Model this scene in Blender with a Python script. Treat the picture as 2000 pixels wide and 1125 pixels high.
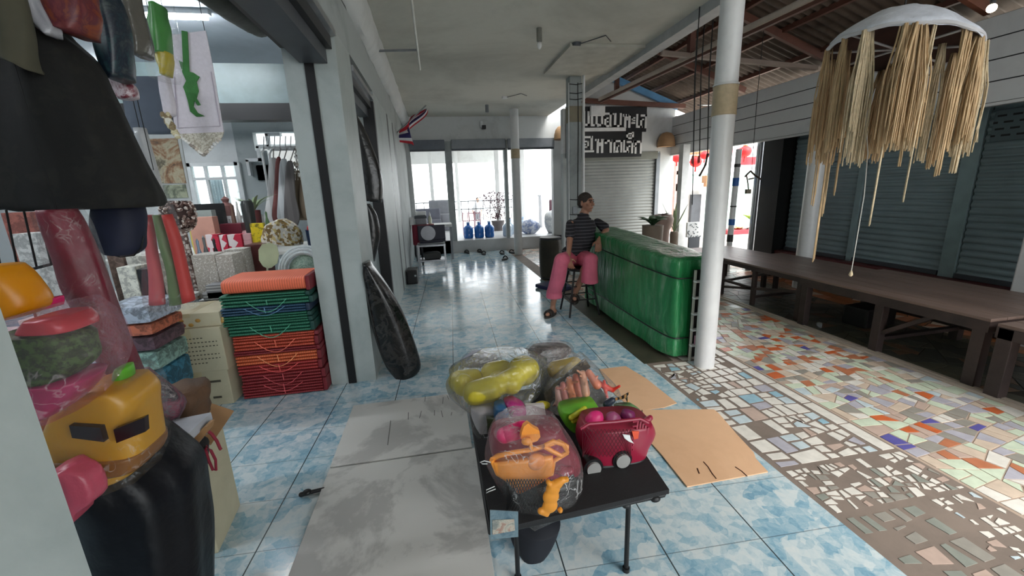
import bpy, bmesh, math, random
from mathutils import Vector, Matrix, Euler, noise
random.seed(7)
PI = math.pi
S = bpy.context.scene
COL = S.collection
for o in list(bpy.data.objects): bpy.data.objects.remove(o)

# ------------------------------------------------------------ camera
EYE = Vector((0, 0, 1.5)); FPX = 800.0
_p, _y, _r = math.radians(13.53), math.radians(9.87), math.radians(-2.14)
FW = Vector((math.sin(_y)*math.cos(_p), math.cos(_y)*math.cos(_p), -math.sin(_p)))
_a = FW.cross(Vector((0, 0, 1))).normalized(); _b = _a.cross(FW)
RT = _a*math.cos(_r) + _b*math.sin(_r); UP = -_a*math.sin(_r) + _b*math.cos(_r)
cam = bpy.data.cameras.new('camera'); cam.sensor_width = 36; cam.lens = FPX/2000*36
cam.clip_start = 0.02; cam.clip_end = 200
camo = bpy.data.objects.new('camera', cam); COL.objects.link(camo)
camo.matrix_world = Matrix(((RT.x, UP.x, -FW.x, EYE.x), (RT.y, UP.y, -FW.y, EYE.y), (RT.z, UP.z, -FW.z, EYE.z), (0, 0, 0, 1)))
S.camera = camo

# ------------------------------------------------------------ light and exposure
S.view_settings.view_transform = 'Standard'; S.view_settings.look = 'None'
S.view_settings.gamma = 1.0; S.view_settings.use_curve_mapping = False
S.view_settings.exposure = 1.15
c_ = S.cycles
c_.use_denoising = True
c_.max_bounces = 8; c_.diffuse_bounces = 4; c_.glossy_bounces = 3; c_.transmission_bounces = 4; c_.transparent_max_bounces = 12
c_.sample_clamp_indirect = 6; c_.caustics_reflective = False; c_.caustics_refractive = False
W = bpy.data.worlds.new('overcast_sky'); S.world = W; W.use_nodes = True
_bg = W.node_tree.nodes['Background']
_tc = W.node_tree.nodes.new('ShaderNodeTexCoord'); _sp = W.node_tree.nodes.new('ShaderNodeSeparateXYZ')
_cr = W.node_tree.nodes.new('ShaderNodeValToRGB')
W.node_tree.links.new(_tc.outputs['Generated'], _sp.inputs[0]); W.node_tree.links.new(_sp.outputs['Z'], _cr.inputs[0])
_cr.color_ramp.elements[0].position = 0.0; _cr.color_ramp.elements[0].color = (0.80, 0.84, 0.86, 1)
_cr.color_ramp.elements[1].position = 0.6; _cr.color_ramp.elements[1].color = (0.92, 0.97, 1.0, 1)
W.node_tree.links.new(_cr.outputs[0], _bg.inputs['Color'])
_bg.inputs['Strength'].default_value = 2.3
def sunlamp(name, d, e, ang, col=(1, .96, .9)):
    l = bpy.data.lights.new(name, 'SUN'); l.energy = e; l.angle = math.radians(ang); l.color = col
    o = bpy.data.objects.new(name, l); COL.objects.link(o)
    o.rotation_euler = Vector(d).to_track_quat('-Z', 'Y').to_euler(); o.location = (0, -4, 8)
    return o
sunlamp('hazy_sun', (-0.28, 0.64, -0.62), 2.4, 34)

# ------------------------------------------------------------ pixel helper (frame 2000 x 1125)
def at(px, py, x=None, y=None, z=None):
    d = FW + RT*((px-1000)/FPX) - UP*((py-562.5)/FPX)
    t = (x-EYE.x)/d.x if x is not None else (y-EYE.y)/d.y if y is not None else (z-EYE.z)/d.z
    return EYE + d*t

# ------------------------------------------------------------ materials
def _nt(name):
    m = bpy.data.materials.new(name); m.use_nodes = True
    nt = m.node_tree; return m, nt, nt.nodes['Principled BSDF']
def N(nt, typ, **k):
    n = nt.nodes.new(typ)
    for a, b in k.items(): setattr(n, a, b)
    return n
def ramp(nt, src, stops, interp='LINEAR'):
    r = N(nt, 'ShaderNodeValToRGB'); r.color_ramp.interpolation = interp
    e = r.color_ramp.elements
    while len(e) < len(stops): e.new(0.5)
    for i, (p, c) in enumerate(stops): e[i].position = p; e[i].color = (*c[:3], 1)
    nt.links.new(src, r.inputs[0]); return r.outputs[0]
def mixc(nt, f, a, b, typ='MIX'):
    m = N(nt, 'ShaderNodeMix', data_type='RGBA', blend_type=typ)
    for i, v in ((0, f), (6, a), (7, b)):
        if isinstance(v, bpy.types.NodeSocket): nt.links.new(v, m.inputs[i])
        elif i == 0: m.inputs[0].default_value = v
        else: m.inputs[i].default_value = (*v[:3], 1)
    return m.outputs[2]
def coords(nt, scale=(1, 1, 1), rot=(0, 0, 0), world=True):
    mp = N(nt, 'ShaderNodeMapping'); mp.inputs['Scale'].default_value = scale; mp.inputs['Rotation'].default_value = rot
    if world:
        g = N(nt, 'ShaderNodeNewGeometry'); nt.links.new(g.outputs['Position'], mp.inputs[0])
    else:
        g = N(nt, 'ShaderNodeTexCoord'); nt.links.new(g.outputs['Object'], mp.inputs[0])
    return mp.outputs[0]
def noise_f(nt, vec, sc, det=3, rough=.55, dist=0):
    n = N(nt, 'ShaderNodeTexNoise'); n.inputs['Scale'].default_value = sc; n.inputs['Detail'].default_value = det
    n.inputs['Roughness'].default_value = rough; n.inputs['Distortion'].default_value = dist
    nt.links.new(vec, n.inputs['Vector']); return n.outputs['Fac']
def bump(nt, b, h, s=.3, d=.01):
    n = N(nt, 'ShaderNodeBump'); n.inputs['Strength'].default_value = s; n.inputs['Distance'].default_value = d
    nt.links.new(h, n.inputs['Height']); nt.links.new(n.outputs[0], b.inputs['Normal'])
def sr(c):  # sRGB 0-255 to linear
    return tuple(((v/255)/12.92 if v/255 <= .04045 else ((v/255+.055)/1.055)**2.4) for v in c)
MC = {}
def plain(name, col, rough=.6, metal=0, var=.12, sc=6, bmp=0.0, spec=.5, stretch=(1, 1, 1), world=False, coat=0, bsc=None):
    """one painted / moulded / woven surface with slight procedural variation"""
    if name in MC: return MC[name]
    m, nt, b = _nt(name)
    v = coords(nt, stretch, world=world)
    f = noise_f(nt, v, sc)
    lo = tuple(c*(1-var) for c in col); hi = tuple(min(1, c*(1+var)) for c in col)
    nt.links.new(ramp(nt, f, [(.3, lo), (.7, hi)]), b.inputs['Base Color'])
    b.inputs['Roughness'].default_value = rough; b.inputs['Metallic'].default_value = metal
    b.inputs['Specular IOR Level'].default_value = spec; b.inputs['Coat Weight'].default_value = coat
    if bmp: bump(nt, b, noise_f(nt, v, bsc or sc*4, 4), bmp, .01)
    MC[name] = m; return m
def stained(name, base, stain, rough=.6, amt=(.45, .7), sc=1.5, stretch=(1, 1, 1), bmp=.1, fine=.08):
    """paint with stains that have a shape of their own"""
    if name in MC: return MC[name]
    m, nt, b = _nt(name); v = coords(nt, stretch)
    c = ramp(nt, noise_f(nt, v, sc, 6, .65, .4), [(amt[0], base), (amt[1], stain)])
    c2 = mixc(nt, noise_f(nt, coords(nt), 14, 4), tuple(x*(1-fine) for x in (1, 1, 1)), (1, 1, 1))
    c = mixc(nt, 1.0, c, c2, 'MULTIPLY')
    nt.links.new(c, b.inputs['Base Color']); b.inputs['Roughness'].default_value = rough
    if bmp: bump(nt, b, noise_f(nt, coords(nt), 30, 4), bmp, .004)
    MC[name] = m; return m
def film(name, tint=(1, 1, 1), clear=.95, bsc=22, rough=.12, bs=.9, gl=1):
    """clear wrinkled plastic film: see-through and glossy, with wrinkle highlights and haze also painted in white"""
    if name in MC: return MC[name]
    m, nt, b = _nt(name); nt.nodes.remove(b)
    v = coords(nt, (1, 1, 1), world=False)
    g = N(nt, 'ShaderNodeBsdfGlossy'); g.inputs['Roughness'].default_value = rough
    df = N(nt, 'ShaderNodeBsdfDiffuse'); df.inputs[0].default_value = (*tint, 1)
    bp = N(nt, 'ShaderNodeBump'); bp.inputs['Strength'].default_value = bs; bp.inputs['Distance'].default_value = .02
    nt.links.new(noise_f(nt, v, bsc, 4, .6, 1.5), bp.inputs['Height']); nt.links.new(bp.outputs[0], g.inputs['Normal'])
    t = N(nt, 'ShaderNodeBsdfTransparent'); t.inputs[0].default_value = (*tint, 1)
    lw = N(nt, 'ShaderNodeLayerWeight'); lw.inputs[0].default_value = .35; nt.links.new(bp.outputs[0], lw.inputs['Normal'])
    f1 = ramp(nt, lw.outputs['Fresnel'], [(0, (.03*gl,)*3), (.35, (.08*gl,)*3), (1, (.45*gl,)*3)])
    wr = N(nt, 'ShaderNodeTexNoise'); wr.inputs['Scale'].default_value = bsc*.55; wr.inputs['Detail'].default_value = 3; wr.inputs['Distortion'].default_value = 2.5; nt.links.new(v, wr.inputs['Vector'])
    lo = (1-clear)*.8
    w0 = ramp(nt, wr.outputs['Fac'], [(.0, (0,)*3), (.47, (0,)*3), (.50, (.42*gl,)*3), (.53, (0,)*3), (1, (0,)*3)])  # thin white diffuse streaks painted in as wrinkle highlights
    wm = ramp(nt, noise_f(nt, v, bsc*.35, 2), [(.5, (0,)*3), (.62, (1,)*3)])
    wf = mixc(nt, 1.0, mixc(nt, 1.0, w0, wm, 'MULTIPLY'), (lo, lo, lo), 'ADD')
    m1 = N(nt, 'ShaderNodeMixShader'); nt.links.new(wf, m1.inputs[0])
    nt.links.new(t.outputs[0], m1.inputs[1]); nt.links.new(df.outputs[0], m1.inputs[2])
    m2 = N(nt, 'ShaderNodeMixShader'); nt.links.new(f1, m2.inputs[0]); nt.links.new(m1.outputs[0], m2.inputs[1]); nt.links.new(g.outputs[0], m2.inputs[2])
    nt.links.new(m2.outputs[0], nt.nodes['Material Output'].inputs['Surface'])
    MC[name] = m; return m
def glow(name, col, s):
    if name in MC: return MC[name]
    m, nt, b = _nt(name); b.inputs['Base Color'].default_value = (*col, 1)
    b.inputs['Emission Color'].default_value = (*col, 1); b.inputs['Emission Strength'].default_value = s
    MC[name] = m; return m
def striped(name, c1, c2, axis, freq, thr=.5, rough=.7, world=True, soft=.08):
    if name in MC: return MC[name]
    m, nt, b = _nt(name); v = coords(nt, world=world)
    s = N(nt, 'ShaderNodeSeparateXYZ'); nt.links.new(v, s.inputs[0])
    ml = N(nt, 'ShaderNodeMath', operation='MULTIPLY'); nt.links.new(s.outputs[axis], ml.inputs[0]); ml.inputs[1].default_value = freq
    fr = N(nt, 'ShaderNodeMath', operation='FRACT'); nt.links.new(ml.outputs[0], fr.inputs[0])
    nt.links.new(ramp(nt, fr.outputs[0], [(thr-soft, c1), (thr, c2), (1-soft, c2), (1, c1)]), b.inputs['Base Color'])
    b.inputs['Roughness'].default_value = rough
    bump(nt, b, noise_f(nt, v, 40), .2, .004)
    MC[name] = m; return m

def mat_tiles():
    m, nt, b = _nt('blue_marbled_tiles')
    a = math.radians(2.06)
    g = N(nt, 'ShaderNodeNewGeometry')
    mp = N(nt, 'ShaderNodeMapping'); mp.vector_type = 'POINT'
    mp.inputs['Rotation'].default_value = (0, 0, -a*-1)
    mp.inputs['Location'].default_value = (0.797+4.06, 0.0, 0)
    nt.links.new(g.outputs['Position'], mp.inputs[0])
    s = N(nt, 'ShaderNodeSeparateXYZ'); nt.links.new(mp.outputs[0], s.inputs[0])
    def M(op, x, y=None):
        n = N(nt, 'ShaderNodeMath', operation=op)
        for i, q in ((0, x), (1, y)):
            if q is None: continue
            if isinstance(q, (int, float)): n.inputs[i].default_value = q
            else: nt.links.new(q, n.inputs[i])
        return n.outputs[0]
    TU, TV = 0.434, 0.325
    u = M('DIVIDE', s.outputs[0], TU); v = M('DIVIDE', s.outputs[1], TV)
    fu, fv = M('FRACT', u), M('FRACT', v)
    du = M('MULTIPLY', M('MINIMUM', fu, M('SUBTRACT', 1.0, fu)), TU)
    dv = M('MULTIPLY', M('MINIMUM', fv, M('SUBTRACT', 1.0, fv)), TV)
    gu = M('LESS_THAN', du, .0030); gv = M('LESS_THAN', dv, .0020)
    # patches inside a tile: hard-edged cells, warped a little, same family of pieces in every tile
    w = N(nt, 'ShaderNodeTexNoise'); w.inputs['Scale'].default_value = 9; w.inputs['Detail'].default_value = 2
    nt.links.new(mp.outputs[0], w.inputs['Vector'])
    ws = N(nt, 'ShaderNodeVectorMath', operation='SCALE'); ws.inputs[3].default_value = .05; nt.links.new(w.outputs['Color'], ws.inputs[0])
    wa = N(nt, 'ShaderNodeVectorMath', operation='ADD'); nt.links.new(mp.outputs[0], wa.inputs[0]); nt.links.new(ws.outputs[0], wa.inputs[1])
    vo = N(nt, 'ShaderNodeTexVoronoi', distance='CHEBYCHEV'); vo.inputs['Scale'].default_value = 11.5; vo.inputs['Randomness'].default_value = .8
    nt.links.new(wa.outputs[0], vo.inputs['Vector'])
    nn = None; sc = N(nt, 'ShaderNodeSeparateColor'); nt.links.new(vo.outputs['Color'], sc.inputs[0])
    vo2 = N(nt, 'ShaderNodeTexVoronoi'); vo2.inputs['Scale'].default_value = 26
    nt.links.new(wa.outputs[0], vo2.inputs['Vector'])
    sc2 = N(nt, 'ShaderNodeSeparateColor'); nt.links.new(vo2.outputs['Color'], sc2.inputs[0])
    nn = noise_f(nt, mp.outputs[0], 24, 6, .75, .8)
    f = M('ADD', M('MULTIPLY', sc.outputs[0], .36), M('ADD', M('MULTIPLY', nn, .70), M('MULTIPLY', sc2.outputs[0], .24)))
    f = M('SUBTRACT', f, .20)
    col = ramp(nt, f, [(.10, sr((116, 158, 182))), (.26, sr((144, 180, 198))), (.42, sr((174, 197, 207))), (.58, sr((200, 213, 217))), (.85, sr((218, 222, 221)))])
    gro = M('MAXIMUM', gu, M('MULTIPLY', gv, .6))
    col = mixc(nt, gro, col, sr((62, 72, 76)))
    nt.links.new(col, b.inputs['Base Color'])
    rr = ramp(nt, noise_f(nt, g.outputs['Position'], 2.5, 4), [(.3, (.10,)*3), (.75, (.24,)*3)])
    nt.links.new(rr, b.inputs['Roughness']); b.inputs['Specular IOR Level'].default_value = .6
    bump(nt, b, noise_f(nt, mp.outputs[0], 5, 2), .05, .01)
    return m
def shade_mat(name, base, rough=.3, var=.12, sc=10):
    return plain(name, sr(base), rough, var=var, sc=sc, world=True)
# ------------------------------------------------------------ mesh builder
class MB:
    def __init__(s): s.b = bmesh.new(); s.mi = 0
    def _f(s, vs):
        try:
            f = s.b.faces.new(vs); f.material_index = s.mi; return f
        except ValueError: return None
    def quad(s, *p): return s._f([s.b.verts.new(q) for q in p])
    def box(s, c, d, rot=None, bev=0):
        c = Vector(c); h = Vector(d)/2
        R = rot.to_matrix() if isinstance(rot, Euler) else (Matrix.Rotation(rot, 3, 'Z') if rot else Matrix.Identity(3))
        v = [s.b.verts.new(c+R@Vector((h.x*i, h.y*j, h.z*k))) for i in (-1, 1) for j in (-1, 1) for k in (-1, 1)]
        fs = [s._f([v[i] for i in f]) for f in ((0, 1, 3, 2), (4, 6, 7, 5), (0, 4, 5, 1), (2, 3, 7, 6), (0, 2, 6, 4), (1, 5, 7, 3))]
        if bev:
            es = list({e for f in fs for e in f.edges})
            r = bmesh.ops.bevel(s.b, geom=es, offset=min(bev, min(d)*.45), segments=2, affect='EDGES', profile=.6)
            for f in r['faces']: f.material_index = s.mi
        return s
    def span(s, p, q, bev=0):   # box from corner to corner
        p, q = Vector(p), Vector(q)
        return s.box((p+q)/2, (abs(p.x-q.x), abs(p.y-q.y), abs(p.z-q.z)), bev=bev)
    def ring(s, c, a, b2, n, e=2.0, mod=None):
        vs = []
        for i in range(n):
            t = 2*PI*i/n; ct, st = math.cos(t), math.sin(t)
            k = mod(i, t) if mod else 1
            vs.append(s.b.verts.new(Vector(c)+a*(math.copysign(abs(ct)**(2/e), ct))*k+b2*(math.copysign(abs(st)**(2/e), st))*k))
        return vs
    def bridge(s, r1, r2):
        n = len(r1)
        for i in range(n): s._f([r1[i], r1[(i+1) % n], r2[(i+1) % n], r2[i]])
    def tube(s, pts, r, n=8, cap=True, r2=None):
        pts = [Vector(p) for p in pts]; prev = None; last = None; m = len(pts)
        up = None
        for i, p in enumerate(pts):
            t = (pts[min(i+1, m-1)]-pts[max(i-1, 0)])
            if t.length < 1e-9: t = Vector((0, 0, 1))
            t.normalize()
            if up is None: up = Vector((0, 0, 1)) if abs(t.z) < .9 else Vector((1, 0, 0))
            a = t.cross(up)
            if a.length < 1e-6: a = t.orthogonal()
            a.normalize(); b2 = a.cross(t); up = b2
            rr = r if r2 is None else r+(r2-r)*i/max(1, m-1)
            rr = rr[i] if isinstance(rr, (list, tuple)) else rr
            k = s.ring(p, a*rr, b2*rr, n)
            if last: s.bridge(last, k)
            elif cap: s._f(k[::-1])
            last = k
        if cap: s._f(last)
        return s
    def cyl(s, p, q, r, r2=None, n=20): return s.tube([p, q], r, n, True, r2)
    def bar(s, p, q, w, h):
        p, q = Vector(p), Vector(q); t = (q-p).normalized()
        up = Vector((0, 0, 1)) if abs(t.z) < .95 else Vector((0, 1, 0))
        a = t.cross(up).normalized(); b2 = a.cross(t)
        def rg(c): return [s.b.verts.new(c+a*i*w/2+b2*j*h/2) for i, j in ((-1, -1), (1, -1), (1, 1), (-1, 1))]
        r1, r2 = rg(p), rg(q); s.bridge(r1, r2); s._f(r1[::-1]); s._f(r2); return s
    def lathe(s, prof, c=(0, 0, 0), n=24, M=None, mod=None, cap=True):
        c = Vector(c); M = M or Matrix.Identity(3); last = None
        for j, (r, z) in enumerate(prof):
            k = [s.b.verts.new(c+M@Vector(((r*(mod(i, j) if mod else 1))*math.cos(2*PI*i/n), (r*(mod(i, j) if mod else 1))*math.sin(2*PI*i/n), z))) for i in range(n)]
            if last: s.bridge(last, k)
            elif r > 1e-4 and cap: s._f(k[::-1])
            last = k
        if prof[-1][0] > 1e-4 and cap: s._f(last)
        return s
    def ell(s, c, r, rot=None, n=16, m=10):
        R = rot.to_matrix() if rot else Matrix.Identity(3)
        pr = [(max(1e-5, math.sin(PI*j/m)), -math.cos(PI*j/m)) for j in range(m+1)]
        last = None
        for (a, z) in pr:
            k = [s.b.verts.new(Vector(c)+R@Vector((r[0]*a*math.cos(2*PI*i/n), r[1]*a*math.sin(2*PI*i/n), r[2]*z))) for i in range(n)]
            if last: s.bridge(last, k)
            last = k
        return s
    def prism(s, pts, d):
        """pts: closed outline in 3D (any plane), d: thickness vector"""
        d = Vector(d); a = [s.b.verts.new(Vector(p)-d/2) for p in pts]; b2 = [s.b.verts.new(Vector(p)+d/2) for p in pts]
        s.bridge(a, b2); s._f(a[::-1]); s._f(b2); return s
    def capsule(s, p, q, r, r2=None, n=12):
        r2 = r2 or r; p, q = Vector(p), Vector(q)
        s.tube([p, q], r, n, True, r2); s.ell(p, (r,)*3, n=n, m=8); s.ell(q, (r2,)*3, n=n, m=8); return s
    def wobble(s, amp, sc, seed=0):
        for v in s.b.verts:
            d = noise.noise_vector(v.co*sc+Vector((seed, seed*.7, 0))); v.co += d*amp
        return s
    def grid(s, f, nu, nv):
        g = [[s.b.verts.new(f(i/nu, j/nv)) for i in range(nu+1)] for j in range(nv+1)]
        for j in range(nv):
            for i in range(nu): s._f([g[j][i], g[j][i+1], g[j+1][i+1], g[j+1][i]])
        return s

def props(o, label=None, cat=None, group=None, kind=None):
    if label: o['label'] = label
    if cat: o['category'] = cat
    if group: o['group'] = group
    if kind: o['kind'] = kind
    return o
def put(name, mb, mats, parent=None, smooth=False, world=True, solo=False, mods=()):
    """link the builder's mesh as ONE object; parts of a thing hang under its Empty"""
    me = bpy.data.meshes.new(name)
    bmesh.ops.remove_doubles(mb.b, verts=mb.b.verts, dist=1e-6)
    bmesh.ops.recalc_face_normals(mb.b, faces=mb.b.faces)
    if parent is not None and world:
        mb.b.transform(PM[parent.name].inverted())
    off = None
    if parent is None and solo and len(mb.b.verts):
        xs = [v.co for v in mb.b.verts]
        off = Vector((sum(v.x for v in xs)/len(xs), sum(v.y for v in xs)/len(xs), min(v.z for v in xs)))
        mb.b.transform(Matrix.Translation(-off))
    mb.b.to_mesh(me); mb.b.free()
    if not isinstance(mats, (list, tuple)): mats = [mats]
    for m in mats: me.materials.append(m)
    if smooth:
        for p in me.polygons: p.use_smooth = True
        if smooth != 'all': me.set_sharp_from_angle(angle=math.radians(42))
    o = bpy.data.objects.new(name, me); COL.objects.link(o)
    if off is not None: o.location = off
    if parent is not None:
        o.parent = parent
        PM[o.name] = PM[parent.name]
    else: PM[o.name] = Matrix.Translation(off) if off is not None else Matrix.Identity(4)
    for m_ in mods:
        md = o.modifiers.new(m_[0].lower(), m_[0])
        for k, v in m_[1].items(): setattr(md, k, v)
    return o
PM = {}
def thing(name, label, cat, loc=(0, 0, 0), rz=0, group=None):
    o = bpy.data.objects.new(name, None); COL.objects.link(o)
    o.location = loc; o.rotation_euler = (0, 0, rz); o.empty_display_size = .1
    PM[o.name] = Matrix.Translation(Vector(loc)) @ Matrix.Rotation(rz, 4, 'Z')
    return props(o, label, cat, group)
def one(name, label, cat, mb, mats, group=None, **k):
    return props(put(name, mb, mats, None, solo=True, **k), label, cat, group)
def struct(name, mb, mats, parent=None, smooth=False):
    o = put(name, mb, mats, parent, smooth=smooth)
    if parent is None: o['kind'] = 'structure'
    return o
def copy_tree(o, parent=None):
    c = o.copy(); COL.objects.link(c); c.parent = parent
    for ch in [q for q in bpy.data.objects if q.parent == o]: copy_tree(ch, c)
    return c
def blob(name, mb, mats, parent=None, voxel=.006, smooth=4, **k):
    """many overlapping shapes fused into one continuous skin"""
    mods = [('REMESH', dict(mode='VOXEL', voxel_size=voxel, use_smooth_shade=True))]
    if smooth: mods.append(('SMOOTH', dict(factor=.5, iterations=smooth)))
    return put(name, mb, mats, parent, smooth='all', mods=mods, **k)
def loft(rows, depth, y=None, x=None, z=None, n=28, e=2.2, fold=0, nf=6, seed=0, dep_prof=None, cap=True, sub=3):
    """closed body whose silhouette passes through pixel pairs (left x, left y, right x, right y) seen on a plane"""
    mb = MB(); R = []
    for (lx, ly, rx, ry) in rows:
        R.append((at(lx, ly, x, y, z), at(rx, ry, x, y, z)))
    if sub > 1:   # catmull-rom between rows
        out = []
        for i in range(len(R)-1):
            p0, p1, p2, p3 = R[max(i-1, 0)], R[i], R[i+1], R[min(i+2, len(R)-1)]
            for k in range(sub):
                t = k/sub
                out.append(tuple(.5*((2*p1[q])+(p2[q]-p0[q])*t+(2*p0[q]-5*p1[q]+4*p2[q]-p3[q])*t*t+(3*p1[q]-p0[q]-3*p2[q]+p3[q])*t**3) for q in (0, 1)))
        out.append(R[-1]); R = out
    nv = Vector((0, 1, 0)) if y is not None else (Vector((1, 0, 0)) if x is not None else Vector((0, 0, 1)))
    last = None; m = len(R)
    for j, (L, Q) in enumerate(R):
        s = j/(m-1); d = depth*(dep_prof(s) if dep_prof else 1)
        c = (L+Q)/2; a = (Q-L)/2
        def mod(i, t): return 1+fold*(math.sin(nf*t+seed+s*2.2)*.6+noise.noise(Vector((math.cos(t)*2, math.sin(t)*2, s*3+seed)))*.8)
        k = mb.ring(c, a, nv*min(d, 10)/2, n, e, mod)
        if last: mb.bridge(last, k)
        elif cap: mb._f(k[::-1])
        last = k
    if cap: mb._f(last)
    return mb
def outline(pts, th, y=None, x=None, z=None):
    v = [at(px, py, x, y, z) for px, py in pts]
    d = Vector((0, th, 0)) if y is not None else Vector((th, 0, 0)) if x is not None else Vector((0, 0, th))
    return MB().prism(v, d)
# ------------------------------------------------------------ common materials
M_tile = mat_tiles()
M_wall = stained('painted_wall_grey', sr((168, 174, 174)), sr((120, 126, 126)), .7, (.5, .78), 1.3)
M_wall_w = stained('painted_wall_white', sr((212, 214, 214)), sr((175, 177, 176)), .7, (.5, .8), 1.1)
M_pillar = stained('pillar_paint', sr((172, 180, 178)), sr((150, 160, 158)), .5, (.45, .75), 2.5, bmp=.15)
M_ceil = stained('ceiling_paint', sr((214, 212, 202)), sr((176, 174, 164)), .8, (.45, .8), .7, bmp=.15)
M_ceil_blue = stained('shop_ceiling_paint', sr((196, 206, 216)), sr((170, 182, 192)), .7, (.45, .8), .8)
M_black = plain('black_metal', (.012, .012, .013), .45, .3)
M_dkgrey = plain('dark_grey_metal', sr((72, 76, 82)), .5, .2)
M_grey = plain('grey_metal', sr((120, 124, 128)), .45, .4)
M_steel = plain('silver_metal', sr((170, 172, 176)), .3, .8)
M_white = plain('white_paint', sr((225, 226, 226)), .45)
M_colw = stained('column_white_paint', sr((228, 228, 228)), sr((206, 206, 208)), .35, (.5, .85), 2)
M_tape = plain('beige_tape', sr((184, 166, 136)), .6, sc=30, bmp=.2)
M_siding = stained('grey_white_siding', sr((226, 228, 230)), sr((204, 207, 212)), .6, (.5, .85), 1.6)
M_groove = plain('dark_groove', sr((52, 54, 58)), .9)
M_roof = stained('rusty_corrugated_sheet', sr((104, 90, 80)), sr((66, 55, 48)), .7, (.4, .7), 2.2)
M_rust = stained('brown_primer_steel', sr((110, 70, 58)), sr((80, 52, 44)), .6, (.4, .8), 3)
M_beamw = plain('cream_beam_paint', sr((206, 190, 176)), .6)
M_bluep = plain('blue_painted_steel', sr((96, 150, 196)), .5)
M_dark_wood = stained('dark_stained_planks', sr((136, 114, 104)), sr((96, 79, 72)), .42, (.35, .7), 3, (1, .2, 1), .2)
M_leg_wood = stained('dark_brown_timber', sr((72, 58, 55)), sr((46, 37, 36)), .55, (.35, .7), 4)
M_redbrown = plain('dark_red_paint', sr((92, 40, 42)), .5)
M_brass = plain('dull_brass', sr((170, 140, 80)), .4, .8)

# ------------------------------------------------------------ floors
X_T, X_M = 1.672, 3.60
struct('floor', MB().span((-6.6, -2.2, -.12), (X_T, 10.3, 0)), M_tile)
M_grout = stained('mosaic_mortar', sr((134, 120, 110)), sr((112, 101, 93)), .75, (.4, .75), 3, bmp=.25)
struct('mosaic_floor_bed', MB().span((X_T, -2.2, -.12), (2.455, 10.3, -.001)), M_grout)
struct('mosaic_floor_bed', MB().span((2.455, -2.2, -.12), (X_M, 10.3, -.001)), stained('pale_mosaic_mortar', sr((186, 166, 150)), sr((160, 142, 128)), .6, (.4, .75), 2.5))
PC = {'white': ((222, 218, 210), .3), 'paleblue': ((192, 206, 212), .3), 'blue_marble': ((150, 186, 202), .28), 'palegreen': ((202, 214, 192), .3),
      'lilac': ((176, 174, 184), .3), 'grey': ((150, 146, 138), .4), 'greygreen': ((140, 144, 136), .4), 'beige': ((204, 186, 168), .4), 'rose': ((186, 164, 152), .5),
      'orange': ((200, 104, 62), .3), 'terracotta': ((184, 118, 86), .4), 'cobalt': ((96, 92, 160), .25), 'brown': ((120, 92, 70), .5), 'rust': ((160, 98, 58), .5), 'slate': ((72, 72, 64), .5), 'moss': ((92, 90, 76), .5)}
PM_ = {}
def pmat(k):
    if k not in PM_:
        PM_[k] = shade_mat('broken_tile_'+k, PC[k][0], PC[k][1]*.9, .10, 16)
    return PM_[k]
def bsp(poly, amax, out, rng, jit=.25, aniso=None):
    def area(p): return abs(sum(p[i].x*p[(i+1) % len(p)].y-p[(i+1) % len(p)].x*p[i].y for i in range(len(p)))/2)
    a = area(poly)
    if a < amax*rng.uniform(.6, 1.4) or a < 1e-4: out.append(poly); return
    # cut across the longest extent at a slant
    best = max((poly[(i+1) % len(poly)]-poly[i] for i in range(len(poly))), key=lambda q: q.length)
    ang = math.atan2(best.y, best.x)+PI/2+rng.uniform(-jit, jit)*2
    c = sum((p for p in poly), Vector((0, 0)))/len(poly)+best*rng.uniform(-.12, .12)
    n = Vector((-math.sin(ang), math.cos(ang)))
    A, B = [], []
    for i in range(len(poly)):
        p, q = poly[i], poly[(i+1) % len(poly)]; dp, dq = (p-c).dot(n), (q-c).dot(n)
        (A if dp >= 0 else B).append(p)
        if dp*dq < 0:
            x = p+(q-p)*(dp/(dp-dq)); A.append(x); B.append(x)
    if len(A) < 3 or len(B) < 3: out.append(poly); return
    bsp(A, amax, out, rng, jit); bsp(B, amax, out, rng, jit)
def inset(poly, g, rng):
    c = sum((p for p in poly), Vector((0, 0)))/len(poly); n = len(poly); res = []
    if sum(poly[i].x*poly[(i+1) % n].y-poly[(i+1) % n].x*poly[i].y for i in range(n)) < 0: poly = poly[::-1]
    for i in range(n):
        p0, p, p1 = poly[i-1], poly[i], poly[(i+1) % n]
        e0, e1 = (p-p0), (p1-p)
        if e0.length < 1e-5 or e1.length < 1e-5: return None
        e0.normalize(); e1.normalize(); n0 = Vector((-e0.y, e0.x)); n1 = Vector((-e1.y, e1.x)); b = n0+n1
        if b.length < .2: return None
        b.normalize(); k = g/max(.35, b.dot(n0)); q = p+b*k
        res.append(q)
    a = sum(res[i].x*res[(i+1) % n].y-res[(i+1) % n].x*res[i].y for i in range(n))/2
    if a < 2e-4: return None
    for q, p in zip(res, poly):
        if (q-c).length > (p-c).length: return None
    return res
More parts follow.
